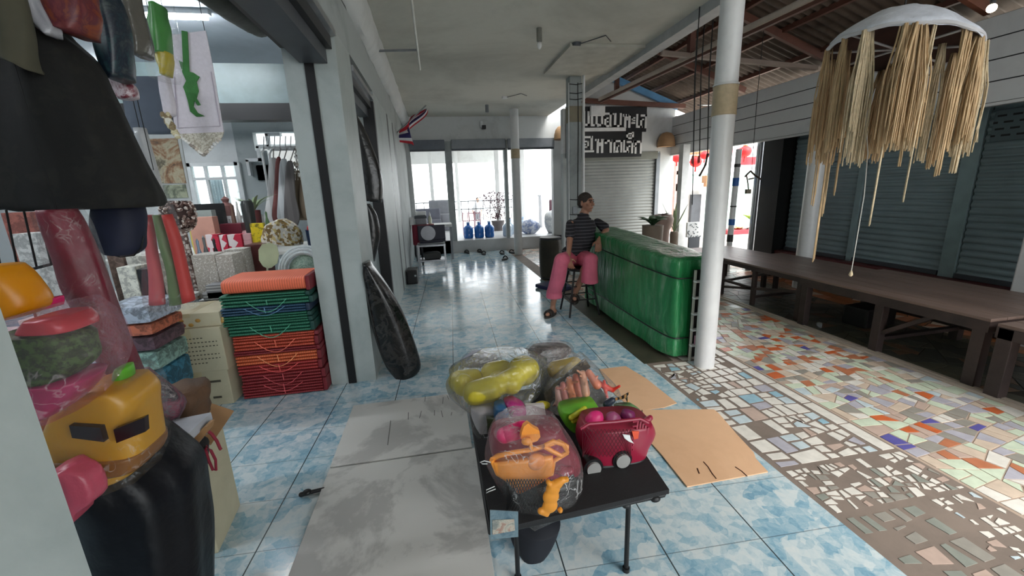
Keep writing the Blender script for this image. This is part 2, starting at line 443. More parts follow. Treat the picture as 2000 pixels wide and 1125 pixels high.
def mosaic(name, regions, seed=1):
    rng = random.Random(seed); keys = []; mb = MB()
    for (x0, y0, x1, y1, amax, g, pal, keep, jit) in regions:
        out = []; bsp([Vector((x0, y0)), Vector((x1, y0)), Vector((x1, y1)), Vector((x0, y1))], amax, out, rng, jit)
        tot = sum(w for _, w in pal)
        for p in out:
            if rng.random() > keep: continue
            k = rng.uniform(0, tot)
            for key, w in pal:
                k -= w
                if k <= 0: break
            if key not in keys: keys.append(key)
            q = inset(p, g*rng.uniform(.7, 1.5), rng)
            if not q: continue
            mb.mi = keys.index(key)
            lo = [mb.b.verts.new((v.x, v.y, -.001)) for v in q]; hi = [mb.b.verts.new((v.x, v.y, .0015)) for v in q]
            mb.bridge(lo, hi); mb._f(hi)
    return put(name, mb, [pmat(k) for k in keys])
P_in = [('white', 70), ('paleblue', 14), ('blue_marble', 7), ('lilac', 4), ('rose', 4)]
P_out = [('palegreen', 26), ('white', 12), ('lilac', 15), ('beige', 18), ('rose', 9), ('grey', 10), ('orange', 5.5), ('terracotta', 3), ('cobalt', 2.6), ('paleblue', 5)]
P_far = [('terracotta', 13), ('beige', 22), ('orange', 8), ('white', 18), ('grey', 12), ('lilac', 9), ('palegreen', 18), ('cobalt', 2.4)]
def row(x0, x1, y0, y1, l, pal):
    out = []; y = y0; rr = random.Random(int(y0*10+x0*100))
    while y < y1: d = l*rr.uniform(.6, 1.3); out.append((x0, y, x1, min(y+d, y1), 9, .007, pal, .97, .0)); y += d
    return out
reg = [(1.70, 1.62, 2.02, 2.35, .021, .009, P_in, .96, .05), (2.02, 1.62, 2.34, 2.05, .007, .008, P_in, .9, .16), (2.02, 2.05, 2.34, 2.98, .014, .009, P_in, .95, .08), (1.70, 2.35, 2.02, 2.98, .007, .009, P_in, .9, .16),
       (1.70, 1.30, 2.44, 1.60, .0030, .006, [('white', 60), ('rose', 12), ('grey', 16), ('greygreen', 10)], .66, .14),
       (1.70, -1, 2.1, 1.28, .0125, .013, [('greygreen', 60), ('grey', 30), ('rose', 8)], .8, .08), (2.1, .95, 2.44, 1.28, .0028, .006, [('white', 60), ('paleblue', 12), ('rose', 20)], .5, .16), (2.1, -1, 2.44, .93, .014, .014, [('greygreen', 60), ('grey', 30), ('white', 12)], .8, .08), 
       (2.47, 2.35, 3.59, 4.2, .009, .0035, P_far, .99, .13), (2.47, 1.2, 3.59, 2.35, .0105, .0038, P_out, .99, .13), (2.47, -1, 3.59, 1.2, .016, .0042, P_out, .98, .13),
       (1.9, 4.2, 3.59, 10.2, .020, .004, [('beige', 30), ('grey', 20), ('rose', 20), ('terracotta', 10), ('white', 20)], .97, .2),
       (2.0, 3.0, 2.34, 4.2, .012, .005, P_in, .9, .12)] + row(2.355, 2.445, 1.62, 4.2, .30, [('white', 9), ('paleblue', 1)])
props(mosaic('mosaic_floor', reg, 5), kind='structure')
mb = MB(); mb.span((X_M, -2.2, -.12), (X_M+.035, 10.3, .012)); mb.span((X_M+.055, -2.2, -.12), (X_M+.09, 10.3, .012)); mb.span((X_M+.03, -2.2, -.12), (X_M+.06, 10.3, .004))
struct('trim_1', mb, plain('pale_kerb_strip', sr((196, 182, 168)), .5, world=True))
struct('paved_floor_bed', MB().span((X_M+.09, -2.2, -.12), (5.6, 10.3, -.001)), plain('dark_mortar', sr((66, 62, 52)), .6, world=True))
reg = [(X_M+.1, -1, 4.75, 6, .03, .004, [('slate', 40), ('moss', 40), ('brown', 12)], .97, .3),
       (4.75, -1, 5.58, 6, .03, .004, [('rust', 30), ('brown', 30), ('beige', 12), ('terracotta', 22)], .98, .3),
       (X_M+.1, 6, 5.58, 10.2, .03, .004, [('beige', 30), ('grey', 30), ('brown', 20), ('moss', 20)], .98, .3)]
props(mosaic('paved_floor', reg, 9), kind='structure')
struct('stained_floor_strip', MB().span((1.655, 3.02, -.1), (1.92, 5.5, .004)), stained('grimy_cement', sr((76, 70, 58)), sr((52, 50, 42)), .35, (.4, .7), 4))
# ground outside, behind the exit and behind the far room
struct('ground', MB().span((-12, -12, -.35), (22, 30, -.13)), plain('pale_concrete_ground', sr((200, 196, 186)), .8, world=True))
struct('outdoor_pavement', MB().span((5.6, 5.95, -.13), (13, 16, -.02)), plain('sunlit_pavement', sr((214, 204, 190)), .8, world=True))
struct('far_room_floor', MB().span((-4.5, 10.3, -.12), (3.3, 17.5, .30)), stained('pale_step_paint', sr((206, 206, 206)), sr((176, 178, 180)), .4, (.4, .8), 1.2))

# ------------------------------------------------------------ left wall of the passage
XL, XW = -.60, -.95
def lwall(y0, y1, z0=0, z1=2.45, m=None, nm='wall_left'):
    return struct(nm, MB().span((XL, y0, z0), (XW, y1, z1)), m or M_pillar)
lwall(-2.2, .66, 0, 3.2)
lwall(.66, 10.3, 2.62, 3.2, M_wall)
lwall(3.30, 3.86, 0, 2.62); lwall(5.15, 6.45, 0, 2.62); lwall(6.62, 7.25, 0, 2.62); lwall(7.40, 10.3, 0, 2.62, M_wall)
# recessed dark guide channels standing in the jambs, and the shutter boxes over the openings
mb = MB(); mb.span((-.755, 3.285, 0), (-.815, 3.31, 2.46)); struct('trim_2', mb, M_black)
mb = MB(); mb.span((-.66, 6.46, 0), (-.60, 6.61, 2.62)); struct('trim_3', mb, M_black)
mb = MB(); mb.span((-.68, 7.26, 0), (-.60, 7.39, 2.62)); struct('trim_4', mb, M_black)
mb = MB(); mb.span((-.597, 5.05, 0), (-.72, 5.14, 2.5)); struct('trim_5', mb, M_black)
def header(y0, y1, z):
    t = thing('shutter_box', 'dark roller shutter box over the %s' % ('opening nearest the viewer' if y0 < 2 else 'second opening beyond the grey pillar'), 'shutter box', (-.78, (y0+y1)/2, z))
    put('housing', MB().span((-.62, y0, z+.04), (-.95, y1, z+.16)), M_black, t)
    put('bottom_rail', MB().span((-.66, y0, z-.05), (-.84, y1, z+.04)), M_dkgrey, t)
    put('edge_lip', MB().span((-.585, y0, z+.12), (-.62, y1, z+.165)), M_steel, t)
header(.68, 3.28, 2.44); header(3.88, 5.04, 2.38)
# lumpy plastered cornice where the wall meets the ceiling
mb = MB()
def f(u, v):
    y = -1.5+11.8*u; a = v*PI/2
    return Vector((-.60+.13*math.sin(a)+.022*noise.noise(Vector((y*3, v*3, 0))), y, 2.98+.22*(1-math.cos(a))+.03*noise.noise(Vector((y*2, v, 4)))))
mb.grid(f, 90, 5); struct('trim_6', mb, M_wall_w, smooth=True)

# ------------------------------------------------------------ passage ceiling and far wall
struct('ceiling', MB().span((-.95, -4.5, 3.2), (2.83, 10.3, 3.3)), M_ceil)
mb = MB(); mb.span((2.74, -1.2, 3.10), (2.90, 8.4, 3.25)); mb.span((2.90, -1.2, 3.16), (2.98, 8.4, 3.25))
struct('trim_7', mb, plain('edge_beam_paint', sr((176, 178, 180)), .5))
struct('trim_8', MB().span((1.75, 5.3, 3.165), (2.74, 6.55, 3.2)), plain('newer_ceiling_board', sr((186, 184, 174)), .7))
def fwall(x0, x1, z0, z1, m=M_wall_w, d=.18): return struct('wall_far', MB().span((x0, 10.3, z0), (x1, 10.3+d, z1)), m)
fwall(-4.5, 3.4, 2.66, 3.9); fwall(.30, .46, .3, 2.66, M_wall); fwall(-.60, -.50, 0, 2.66); fwall(2.95, 3.4, 0, 2.66); fwall(-.5, .3, 0, .3, M_wall)
fwall(1.72, 1.80, .3, 2.66, M_wall)
for i, (a, b) in enumerate(((-.5, .3), (.46, 1.74), (1.8, 2.95))):
    t = thing('rolled_shutter_box', ['dark grey shutter box over the far opening above the white table', 'grey shutter box over the far opening above the blue water jugs', 'grey shutter box over the far opening nearest the sign'][i], 'shutter box', ((a+b)/2, 10.24, 2.46), group=None)
    put('housing', MB().span((a, 10.16, 2.47), (b, 10.3, 2.68), .006), plain('shutter_box_blue_grey', sr((92, 98, 108)), .5) if i == 0 else plain('shutter_box_grey', sr((128, 132, 138)), .5), t)
    put('bottom_bar', MB().span((a, 10.2, 2.43), (b, 10.27, 2.47)), M_dkgrey, t)
struct('wall_return', MB().span((3.34, 8.56, 0), (3.44, 10.3, 3.9)), M_wall_w)
# far room
mb = MB(); mb.span((-4.5, 10.48, 3.2), (3.3, 17.5, 3.3)); struct('far_ceiling', mb, M_white)
mb = MB(); mb.span((-4.5, 13.0, 2.85), (3.3, 13.15, 3.2)); mb.span((-4.5, 17.2, 2.6), (3.3, 17.4, 3.2)); struct('far_beam', mb, M_wall_w)
for i, (x, y) in enumerate(((-.1, 15.6), (1.95, 13.2), (2.9, 15.5), (.9, 17.0), (2.55, 12.2))):
    one('post', ['white post far left behind the white table', 'slim white post behind the far column with a dark band', 'white post in the far right opening', 'thin pale post against the bright seaward opening', 'white post nearest the return wall in the far room'][i], 'post',
        MB().span((x-.06, y-.06, .3), (x+.06, y+.06, 3.2), .008), M_wall_w)
struct('wall_far_left_side', MB().span((-4.5, 10.48, .3), (-4.4, 17.5, 3.2)), M_wall_w)
mb = MB()
for k in range(2): mb.span((-4.4, 17.3, .75+.32*k), (3.3, 17.34, .79+.32*k))
for k in range(26): mb.span((-4.4+k*.3, 17.3, .3), (-4.37+k*.3, 17.34, 1.1))
struct('far_railing', mb, M_grey)

# ------------------------------------------------------------ sign wall, gable and roof on the right
YS = 8.40
def swall(x0, x1, z0, z1, m=M_wall_w): return struct('wall_sign', MB().span((x0, YS, z0), (x1, YS+.16, z1)), m)
swall(2.62, 5.06, 2.17, 3.02); swall(4.76, 5.06, 0, 2.17); swall(2.62, 2.76, 0, 2.17, M_wall)
gm = MB(); gm.prism([(2.93, YS+.08, 3.02), (4.8, YS+.08, 3.02), (5.2, YS+.08, 3.05), (3.79, YS+.08, 3.55), (2.93, YS+.08, 3.88)], (0, .16, 0))
struct('wall_gable', gm, M_wall_w)
ROOFZ = lambda x: 3.56+.36*(3.79-x)
mb = MB()
nw = 81
mb.grid(lambda u, v: Vector((2.7+3.0*v, -.9+9.7*u, ROOFZ(2.7+3.0*v)+.06+.02*math.sin(u*nw*2*PI))), nw*6, 2)
struct('roof', mb, M_roof, smooth=True)
struct('wall_above_beam', MB().span((2.72, -1.2, 3.25), (2.80, 8.4, 4.0)), M_rust)
for i, y in enumerate((-.5, 1.9, 3.5, 5.1, 6.7)):
    mb = MB(); mb.bar((2.8, y, ROOFZ(2.8)-.03), (5.3, y, ROOFZ(5.3)-.03), .05, .09); struct('rafter', mb, M_rust)
mb = MB(); mb.bar((3.2, 8.3, ROOFZ(3.2)-.06), (5.05, 8.3, ROOFZ(5.05)-.08), .06, .12); struct('blue_rafter', mb, M_bluep)
for i, x in enumerate((3.3, 3.9, 4.5, 5.1)):
    mb = MB(); mb.bar((x, -1.5, ROOFZ(x)+.03), (x, 8.4, ROOFZ(x)+.03), .05, .06); struct('purlin', mb, M_rust)
mb = MB(); mb.bar((3.30, -.5, 2.87), (3.30, 8.3, 3.14), .07, .05); mb.bar((3.345, -.5, 2.91), (3.345, 8.3, 3.18), .03, .04); struct('long_beam', mb, M_beamw)
mb = MB(); mb.bar((3.31, -.5, 2.83), (3.31, 8.3, 3.10), .04, .035); struct('long_beam_flange', mb, M_rust)
mb = MB(); mb.bar((2.86, 8.22, 3.14), (5.15, 8.22, 3.02), .09, .08); struct('cross_beam', mb, M_rust)
mb = MB(); mb.bar((2.9, 5.2, 3.08), (4.97, 5.0, 2.88), .06, .05); struct('tie_beam', mb, plain('faded_steel_beam', sr((140, 124, 114)), .6))
for i, (x, y, z0) in enumerate(((3.3, 7.4, 3.12), (3.3, 5.2, 3.05), (3.0, 8.2, 3.12))):
    mb = MB(); mb.span((x-.035, y-.035, z0), (x+.035, y+.035, ROOFZ(x))); struct('roof_strut', mb, M_rust)
# siding fascia with dark gaps between its boards
XF = 5.0
mb = MB()
for k in range(4):
    z0 = 2.10+.185*k; mb.mi = 0; mb.span((XF, -2.2, z0+.006), (XF+.035, 8.42, z0+.179))
mb.mi = 1; mb.span((XF+.012, -2.2, 2.10), (XF+.04, 8.42, 2.84))
struct('siding_fascia', mb, [M_siding, M_groove])
struct('trim_9', MB().span((XF-.01, -2.2, 2.075), (XF+.06, 8.42, 2.10)), M_siding)
struct('wall_right_soffit', MB().span((XF+.04, -2.2, 2.12), (5.5, 6.0, 2.16)), M_groove)
# shutter wall
XS = 5.36
def shut_mat(name, col, pitch=.075):
    if name in MC: return MC[name]
    m, nt, b = _nt(name); g = coords(nt)
    s = N(nt, 'ShaderNodeSeparateXYZ'); nt.links.new(g, s.inputs[0])
    base = ramp(nt, noise_f(nt, g, 1.7, 5), [(.3, tuple(c*.8 for c in col)), (.7, tuple(c*1.15 for c in col))])
    nt.links.new(base, b.inputs['Base Color']); b.inputs['Roughness'].default_value = .42; b.inputs['Metallic'].default_value = .05
    MC[name] = m; return m
def shutter(name, label, p0, p1, z0, z1, m, nrm, pitch=.072, rail=M_dkgrey):
    """ribbed roller shutter between two floor points; ribs are real"""
    p0, p1 = Vector(p0), Vector(p1); nrm = Vector(nrm); t = thing(name, label, 'roller shutter', ((p0.x+p1.x)/2, (p0.y+p1.y)/2, z0))
    mb = MB(); n = int((z1-z0)/pitch); prof = []
    for i in range(n):
        z = z0+i*pitch
        prof += [(z, 0), (z+pitch*.12, .0), (z+pitch*.30, .012), (z+pitch*.5, .016), (z+pitch*.74, .012), (z+pitch*.9, 0)]
    prof.append((z0+n*pitch, 0))
    a = [mb.b.verts.new(Vector((p0.x, p0.y, z))+nrm*d) for z, d in prof]; b2 = [mb.b.verts.new(Vector((p1.x, p1.y, z))+nrm*d) for z, d in prof]
    for i in range(len(a)-1): mb._f([a[i], b2[i], b2[i+1], a[i+1]])
    a = [mb.b.verts.new(Vector((p0.x, p0.y, z))-nrm*.02) for z in (z0, z1)]; b2 = [mb.b.verts.new(Vector((p1.x, p1.y, z))-nrm*.02) for z in (z0, z1)]
    mb._f([a[0], b2[0], b2[1], a[1]])
    put('slats', mb, m, t, smooth=True)
    mb = MB(); mb.bar((p0.x, p0.y, z0+.03)+nrm*.01 if False else Vector((p0.x, p0.y, z0+.025))+nrm*.012, Vector((p1.x, p1.y, z0+.025))+nrm*.012, .045, .05)
    put('bottom_rail', mb, rail, t)
    return t
M_teal = shut_mat('teal_grey_shutter_paint', sr((132, 150, 156)))
M_shg = shut_mat('grey_shutter_paint', sr((150, 153, 150)))
shutter('roller_shutter', 'teal-grey ribbed roller shutter at the far left of the row behind the benches', (XS, 5.55, 0), (XS, 4.55, 0), .42, 2.14, M_teal, (-1, 0, 0))
shutter('roller_shutter', 'wide teal-grey ribbed roller shutter behind the hanging rope lamp', (XS, 4.45, 0), (XS, 3.50, 0), .42, 2.14, M_teal, (-1, 0, 0))
t = shutter('roller_shutter', 'teal-grey ribbed roller shutter at the right edge, rows of small vent slots near its top', (XS, 3.34, 0), (XS, .4, 0), .42, 2.14, M_teal, (-1, 0, 0))
_m, _t, _b = _nt('perforated_shutter_paint'); _s = N(_t, 'ShaderNodeSeparateXYZ'); _t.links.new(coords(_t), _s.inputs[0]); _c = N(_t, 'ShaderNodeCombineXYZ')
_t.links.new(_s.outputs['Y'], _c.inputs[0]); _t.links.new(_s.outputs['Z'], _c.inputs[1])
_k = N(_t, 'ShaderNodeTexBrick'); _k.inputs['Scale'].default_value = 1; _k.inputs['Brick Width'].default_value = .11; _k.inputs['Row Height'].default_value = .06; _k.inputs['Mortar Size'].default_value = .021; _k.inputs['Mortar Smooth'].default_value = 0
_k.inputs['Color1'].default_value = (.004, .004, .004, 1); _k.inputs['Color2'].default_value = (.004, .004, .004, 1); _k.inputs['Mortar'].default_value = (*sr((90, 106, 112)), 1)
_t.links.new(_c.outputs[0], _k.inputs['Vector']); _t.links.new(_k.outputs[0], _b.inputs['Base Color']); _b.inputs['Roughness'].default_value = .5
put('perforated_panel', MB().span((XS-.024, .4, 1.78), (XS-.014, 3.3, 2.06)), _m, t)
mb = MB(); mb.span((XS-.03, 3.35, .40), (XS+.03, 3.49, 2.14), .004); struct('trim_10', mb, plain('shutter_guide_paint', sr((140, 160, 164)), .4, .4))
mb = MB(); mb.span((XS-.03, 4.46, .40), (XS+.03, 4.54, 2.14), .004); struct('trim_11', mb, MC['shutter_guide_paint'])
struct('wall_right', MB().span((XS+.03, -2.2, -.1), (XS+.12, 5.95, 2.9)), M_dkgrey)
struct('wall_right_base', MB().span((XS-.12, -2.2, -.1), (XS+.04, 5.7, .37)), stained('stained_base_plaster', sr((150, 108, 78)), sr((112, 84, 64)), .7, (.4, .7), 2))
struct('baseboard_right', MB().span((XS-.15, -2.2, .37), (XS+.03, 5.7, .415)), M_redbrown)
struct('wall_right_end', MB().span((XS-.20, 5.60, -.1), (XS+.12, 5.98, 2.14)), M_black)
# sign-wall shutter
t = shutter('roller_shutter', 'pale grey roller shutter under the black and white sign', (2.76, YS+.06, 0), (4.70, YS+.06, 0), .02, 2.14, M_shg, (0, -1, 0), .066)
mb = MB(); mb.span((2.76, YS-.02, 2.02), (4.70, YS+.05, 2.17), .004); mb.mi = 0
put('box', mb, plain('shutter_box_olive_grey', sr((122, 124, 116)), .5), t)
mb = MB(); mb.span((4.68, YS-.01, 0), (4.76, YS+.06, 2.14)); put('side_guide', mb, M_grey, t)

# ------------------------------------------------------------ columns
def column(label, x, y, r, h, z0, z1, m=M_colw, square=False, tapes=True):
    t = thing('column', label, 'column', (x, y, 0))
    if square: put('shaft', MB().span((x-r, y-r, 0), (x+r, y+r, h), .01), m, t)
    else: put('shaft', MB().cyl((x, y, 0), (x, y, h), r, n=40), m, t, smooth=True)
    if tapes:
        if square: put('tape_band', MB().span((x-r-.006, y-r-.006, z0), (x+r+.006, y+r+.006, z1)), plain('brown_tape', sr((132, 124, 104)), .6), t)
        else:
            mb = MB(); mb.lathe([(r+.003, z0), (r+.008, z0+.004), (r+.005, z0+.02), (r+.005, z1-.02), (r+.008, z1-.004), (r+.003, z1)], (x, y, 0), 40); put('tape_band', mb, M_tape, t, smooth=True)
    return t
t = column('tall round white column in front of the green covered stall, beige tape band near its top', 2.115, 2.87, .078, 3.2, 1.965, 2.165)
put('string_tie', MB().lathe([(.084, 2.168), (.088, 2.174), (.084, 2.18)], (2.115, 2.87, 0), 32), M_white, t)
column('round white column at the far end of the passage beside the shoes', 1.83, 9.43, .095, 3.2, 2.17, 2.37)
t = column('square grey-white post behind the seated man, brown tape band and cables', 2.32, 6.85, .10, 3.2, 2.52, 2.76, M_wall, True)
mb = MB(); mb.cyl((2.44, 6.72, 0), (2.44, 6.72, 3.2), .022); mb.cyl((2.20, 6.74, .9), (2.20, 6.74, 3.1), .008); put('pipe', mb, M_white, t)
mb = MB()
for z in (1.05, 1.3, 2.95, 3.08, 2.86): mb.tube([(2.21, 6.735, z), (2.32, 6.73, z-.01), (2.43, 6.735, z+.01)], .006)
mb.tube([(2.35, 6.735, 3.1), (2.36, 6.735, 2.4), (2.35, 6.735, 1.2)], .006)
put('cables', mb, M_black, t)
mb = MB(); mb.span((2.26, 6.72, 1.06), (2.34, 6.75, 1.18), .005); mb.span((2.37, 6.72, 1.15), (2.42, 6.75, 1.24), .005); put('switch_box', mb, M_grey, t)
column('white column in front of the teal shutters at the end of the far bench', 5.0, 4.83, .11, 2.1, 0, 0, tapes=False)
column('white column at the right edge of the picture behind the near bench', 5.06, 2.56, .12, 2.1, 0, 0, tapes=False, square=True)

struct('shade_wall_behind', MB().span((-.95, -4.6, 0), (.9, -4.5, 3.2)), M_wall_w)  # unseen wall added behind the eye to darken the near left side
struct('shade_wall_left', MB().span((-.95, -4.5, 0), (-.85, -2.2, 3.2)), M_wall_w)  # unseen wall added to close the left rear against daylight
struct('floor_behind', MB().span((-.95, -9, -.12), (5.3, -2.2, -.001)), M_grout)
# ------------------------------------------------------------ shop shell on the left
YB = 7.5
struct('ceiling_shop', MB().span((-6.6, -2.2, 3.1), (-.95, YB, 3.2)), M_ceil_blue)
for y, z in ((3.3, 2.92), (6.3, 2.9)):
    struct('shop_beam', MB().span((-6.6, y, z), (-.95, y+.35, 3.1)), plain('shop_beam_paint', sr((150, 160, 166)), .6))
struct('shop_dark_beam', MB().span((-6.6, 5.15, 2.33), (-.95, 5.3, 2.50)), M_black)
struct('shop_upper_wall', MB().span((-6.6, 5.2, 2.50), (-.95, 5.26, 2.9)), plain('pale_green_glass_panel', sr((112, 128, 130)), .4))
struct('wall_shop_left', MB().span((-6.7, -2.2, 0), (-6.6, YB, 3.1)), M_wall_w)
struct('wall_shop_near', MB().span((-6.6, -2.3, 0), (-.95, -2.2, 3.1)), M_wall_w)
P = lambda px, py, Y: at(px, py, y=Y)
wx0, wx1 = P(368, 330, YB).x, P(468, 330, YB).x
wz0, wz1 = .95, P(420, 318, YB).z
sx0, sx1 = P(520, 280, YB).x, -.98
sz0, sz1 = P(540, 345, YB).z, P(540, 258, YB).z
mw = lambda a, b, c, d: struct('wall_shop_back', MB().span((a, YB, c), (b, YB+.15, d)), M_wall_w if b < -3 else M_wall)
mw(-6.6, wx0, 0, 3.1); mw(wx0, wx1, 0, wz0); mw(wx0, wx1, wz1, 3.1); mw(wx1, sx0-.18, 0, 3.1); mw(sx0-.18, sx1, 0, sz0); mw(sx0-.18, sx1, sz1, 3.1)
mb = MB(); mb.span((sx0-.2, YB-.03, sz0-.05), (sx0-.0, YB, sz1-.28)); mb.span((sx0-.2, YB-.03, sz0-.05), (sx0+.13, YB, sz1-.5)); mb.span((sx0-.2, YB-.03, sz0-.05), (sx1, YB, sz0+.05))
struct('shop_stair_wall', mb, M_wall)
mb = MB()
for k, (xx, zz) in enumerate(((sx0-.2, sz1-.42), (sx0-.02, sz1-.22), (sx0+.14, sz1-.04))):
    mb.span((xx-.1, YB-.12, zz-.24), (xx-.06, YB-.02, zz)); mb.span((xx-.1, YB-.12, zz-.03), (xx+.12, YB-.02, zz+.02))
struct('shop_stair', mb, M_white)
t = thing('shop_window', 'bright glazed window with white frame at the back of the shop', 'window', ((wx0+wx1)/2, YB, wz0))
t['kind'] = 'structure'; del t['category']
mb = MB(); w = .05
mb.span((wx0-.02, YB-.05, wz0), (wx0+w, YB+.05, wz1)); mb.span((wx1-w, YB-.05, wz0), (wx1+.02, YB+.05, wz1)); mb.span((wx0, YB-.05, wz1-w), (wx1, YB+.05, wz1)); mb.span((wx0, YB-.04, wz1-.26), (wx1, YB+.04, wz1-.22))
for k in (1, 2): xx = wx0+(wx1-wx0)*k/3; mb.span((xx-.02, YB-.03, wz0), (xx+.02, YB+.03, wz1))
put('frame', mb, M_white, t)
put('pane', MB().span((wx0+.03, YB-.004, wz0), (wx1-.03, YB+.004, wz1)), film('window_glass', (.95, 1, 1), .9, rough=.05, bs=0), t)
mb = MB(); mb.grid(lambda u, v: Vector((wx0+(wx1-wx0)*(.28+.28*u), YB+.1+.02*math.sin(u*30), wz0+(wz1-wz0-.25)*v)), 30, 2)
one('curtain', 'pale curtain strip behind the shop window glass', 'curtain', mb, plain('sheer_curtain', sr((220, 230, 235)), .8))
# shop lamps: tube fittings on the ceiling
for k, (x, y) in enumerate(((-2.6, 1.0), (-2.4, 4.4), (-4.2, 2.6), (-4.2, 6.0))):
    t = thing('tube_light', ['fluorescent tube light on the shop ceiling nearest the viewer', 'fluorescent tube light on the shop ceiling above the merchandise table', 'fluorescent tube light deep inside the shop on its left', 'fluorescent tube light near the shop back wall'][k], 'tube light', (x, y, 3.1))
    put('fitting', MB().span((x-.6, y-.03, 3.06), (x+.6, y+.03, 3.1)), M_white, t)
    put('tube', MB().cyl((x-.58, y, 3.035), (x+.58, y, 3.035), .014, n=12), glow('fluorescent_tube', (.93, .97, 1), 34), t, smooth=True)
    l = bpy.data.lights.new('tube_lamp', 'AREA'); l.shape = 'RECTANGLE'; l.size = 1.15; l.size_y = .05; l.energy = 8; l.color = (.93, .97, 1)
    lo = bpy.data.objects.new('tube_lamp', l); COL.objects.link(lo); lo.location = (0, 0, -.085); lo.parent = t

# ------------------------------------------------------------ merchandise in the shop
def pat(name, cols, sc=20, rough=.5, kind='V', str_=(1, 1, 1)):
    if name in MC: return MC[name]
    m, nt, b = _nt(name); v = coords(nt, str_, world=False)
    if kind == 'V':
        vo = N(nt, 'ShaderNodeTexVoronoi'); vo.inputs['Scale'].default_value = sc; nt.links.new(v, vo.inputs['Vector'])
        s_ = N(nt, 'ShaderNodeSeparateColor'); nt.links.new(vo.outputs['Color'], s_.inputs[0]); src = s_.outputs[0]
    else: src = noise_f(nt, v, sc, 5, .7, .6)
    n = len(cols); lo, hi = (0, 1) if kind == 'V' else (.3, .7)
    nt.links.new(ramp(nt, src, [(lo+(hi-lo)*i/n, sr(c)) for i, c in enumerate(cols)], 'CONSTANT' if kind == 'V' else 'LINEAR'), b.inputs['Base Color'])
    b.inputs['Roughness'].default_value = rough; bump(nt, b, src, .15, .004); MC[name] = m; return m
def item(name, label, cat, px0, px1, pyt, Y, z0, dep, mat, group=None, bev=.004, pyb=None):
    a, b = P(px0, pyt, Y), P(px1, pyt, Y); zt = (a.z+b.z)/2
    if pyb: z0 = P((px0+px1)/2, pyb, Y).z
    if zt < z0+.01: zt = z0+.03
    return one(name, label, cat, MB().span((a.x, Y, z0), (b.x, Y+dep, zt), bev), mat, group)
def table(label, x0, x1, y0, y1, z, m, name='display_table', lw=.05, cat='table', th=.04):
    t = thing(name, label, cat, ((x0+x1)/2, (y0+y1)/2, 0))
    put('tabletop', MB().span((x0, y0, z-th), (x1, y1, z), .006), m, t)
    for i in (0, 1):
        for j in (0, 1):
            x = x0+lw if i == 0 else x1-lw; y = y0+lw if j == 0 else y1-lw
            put('leg', MB().span((x-lw/2, y-lw/2, 0), (x+lw/2, y+lw/2, z-th)), m, t)
    return t
M_tbl = plain('white_laminate', sr((205, 205, 200)), .4)
table('white display table carrying shell boxes behind the mat stack', -3.3, -1.02, 3.72, 4.75, .64, M_tbl)
table('long white display table deeper in the shop with red and white boxes', -3.6, -1.02, 4.95, 5.95, .92, M_tbl)
table('low white display table at the far left of the shop behind the hanging dress', -3.9, -2.22, 3.14, 3.70, .60, M_tbl)
ZT = .64
M_shell = pat('shell_pattern_paper', [(216, 212, 204), (190, 184, 174), (160, 152, 142), (222, 220, 214)], 60, .5, 'N')
M_silver = striped('silver_striped_card', sr((210, 212, 214)), sr((140, 142, 146)), 2, 38, .45, .35)
M_red = pat('red_white_box_print', [(190, 40, 66), (226, 214, 214), (176, 30, 56)], 14)
M_maroon = plain('maroon_card', sr((104, 36, 50)), .4)
M_card = stained('pale_cardboard', sr((196, 188, 160)), sr((168, 160, 134)), .8, (.4, .8), 2)
M_clear = film('clear_plastic', (1, 1, 1), .985, gl=.4)
item('shell_box', 'speckled grey-white shell covered box at the left of the display row', 'box', 372, 418, 498, 3.9, ZT, .2, M_shell, 'shell covered boxes')
item('shell_box', 'speckled grey-white shell covered box in the middle of the display row', 'box', 419, 452, 498, 3.9, ZT, .2, M_shell, 'shell covered boxes')
item('shell_box', 'tallest speckled shell covered box at the right of the display row', 'box', 436, 476, 487, 4.15, ZT, .18, M_shell, 'shell covered boxes')
for i in range(3): item('silver_box', ['lowest flat silver striped box in front of the shell boxes', 'middle flat silver striped box in front of the shell boxes', 'topmost flat silver striped box in front of the shell boxes'][i], 'box', 388+6*i, 462-3*i, 584-14*i, 3.74, ZT+.028*i if i else ZT, .14, M_silver, 'flat silver boxes')
for i, (a, b, t_, Y, nm) in enumerate(((400, 425, 458, 5.05, 'left'), (427, 441, 459, 5.05, 'middle'), (443, 470, 458, 5.05, 'right'))):
    item('gift_box', 'red and white printed gift box, %s one of the front row on the long table' % nm, 'box', a, b, t_, Y, .92, .12, M_red, 'red gift boxes')
for i in range(5):
    a, b = P(470, 440, 5.0+.17*i), P(486, 440, 5.0+.17*i)
    for k in range(3):
        one('souvenir_box', '%s souvenir box in %s pale red stack beside the yellow packet' % (('bottom', 'middle', 'top')[k], ('the nearest', 'the second', 'the third', 'the fourth', 'the farthest')[i]), 'box',
            MB().span((a.x, 5.0+.17*i, .921+.07*k), (b.x, 5.14+.17*i, .989+.07*k), .003), plain('pink_box_card', sr((196, 150, 152)), .5), 'stacked souvenir boxes')
item('maroon_case', 'dark maroon case on the long table behind the gift boxes', 'case', 428, 470, 437, 5.5, .92, .2, M_maroon)
mb = MB(); a, b = P(432, 424, 5.75), P(512, 424, 5.75)
for k in range(14): x = a.x+(b.x-a.x)*k/13; mb.span((x-.012, 5.74, .92), (x+.012, 5.76, a.z))
mb.span((a.x, 5.735, a.z-.03), (b.x, 5.765, a.z+.01)); mb.span((a.x, 5.735, .92), (b.x, 5.765, .96))
one('picket_tray', 'white picket edged tray on the long shop table', 'tray', mb, M_white)
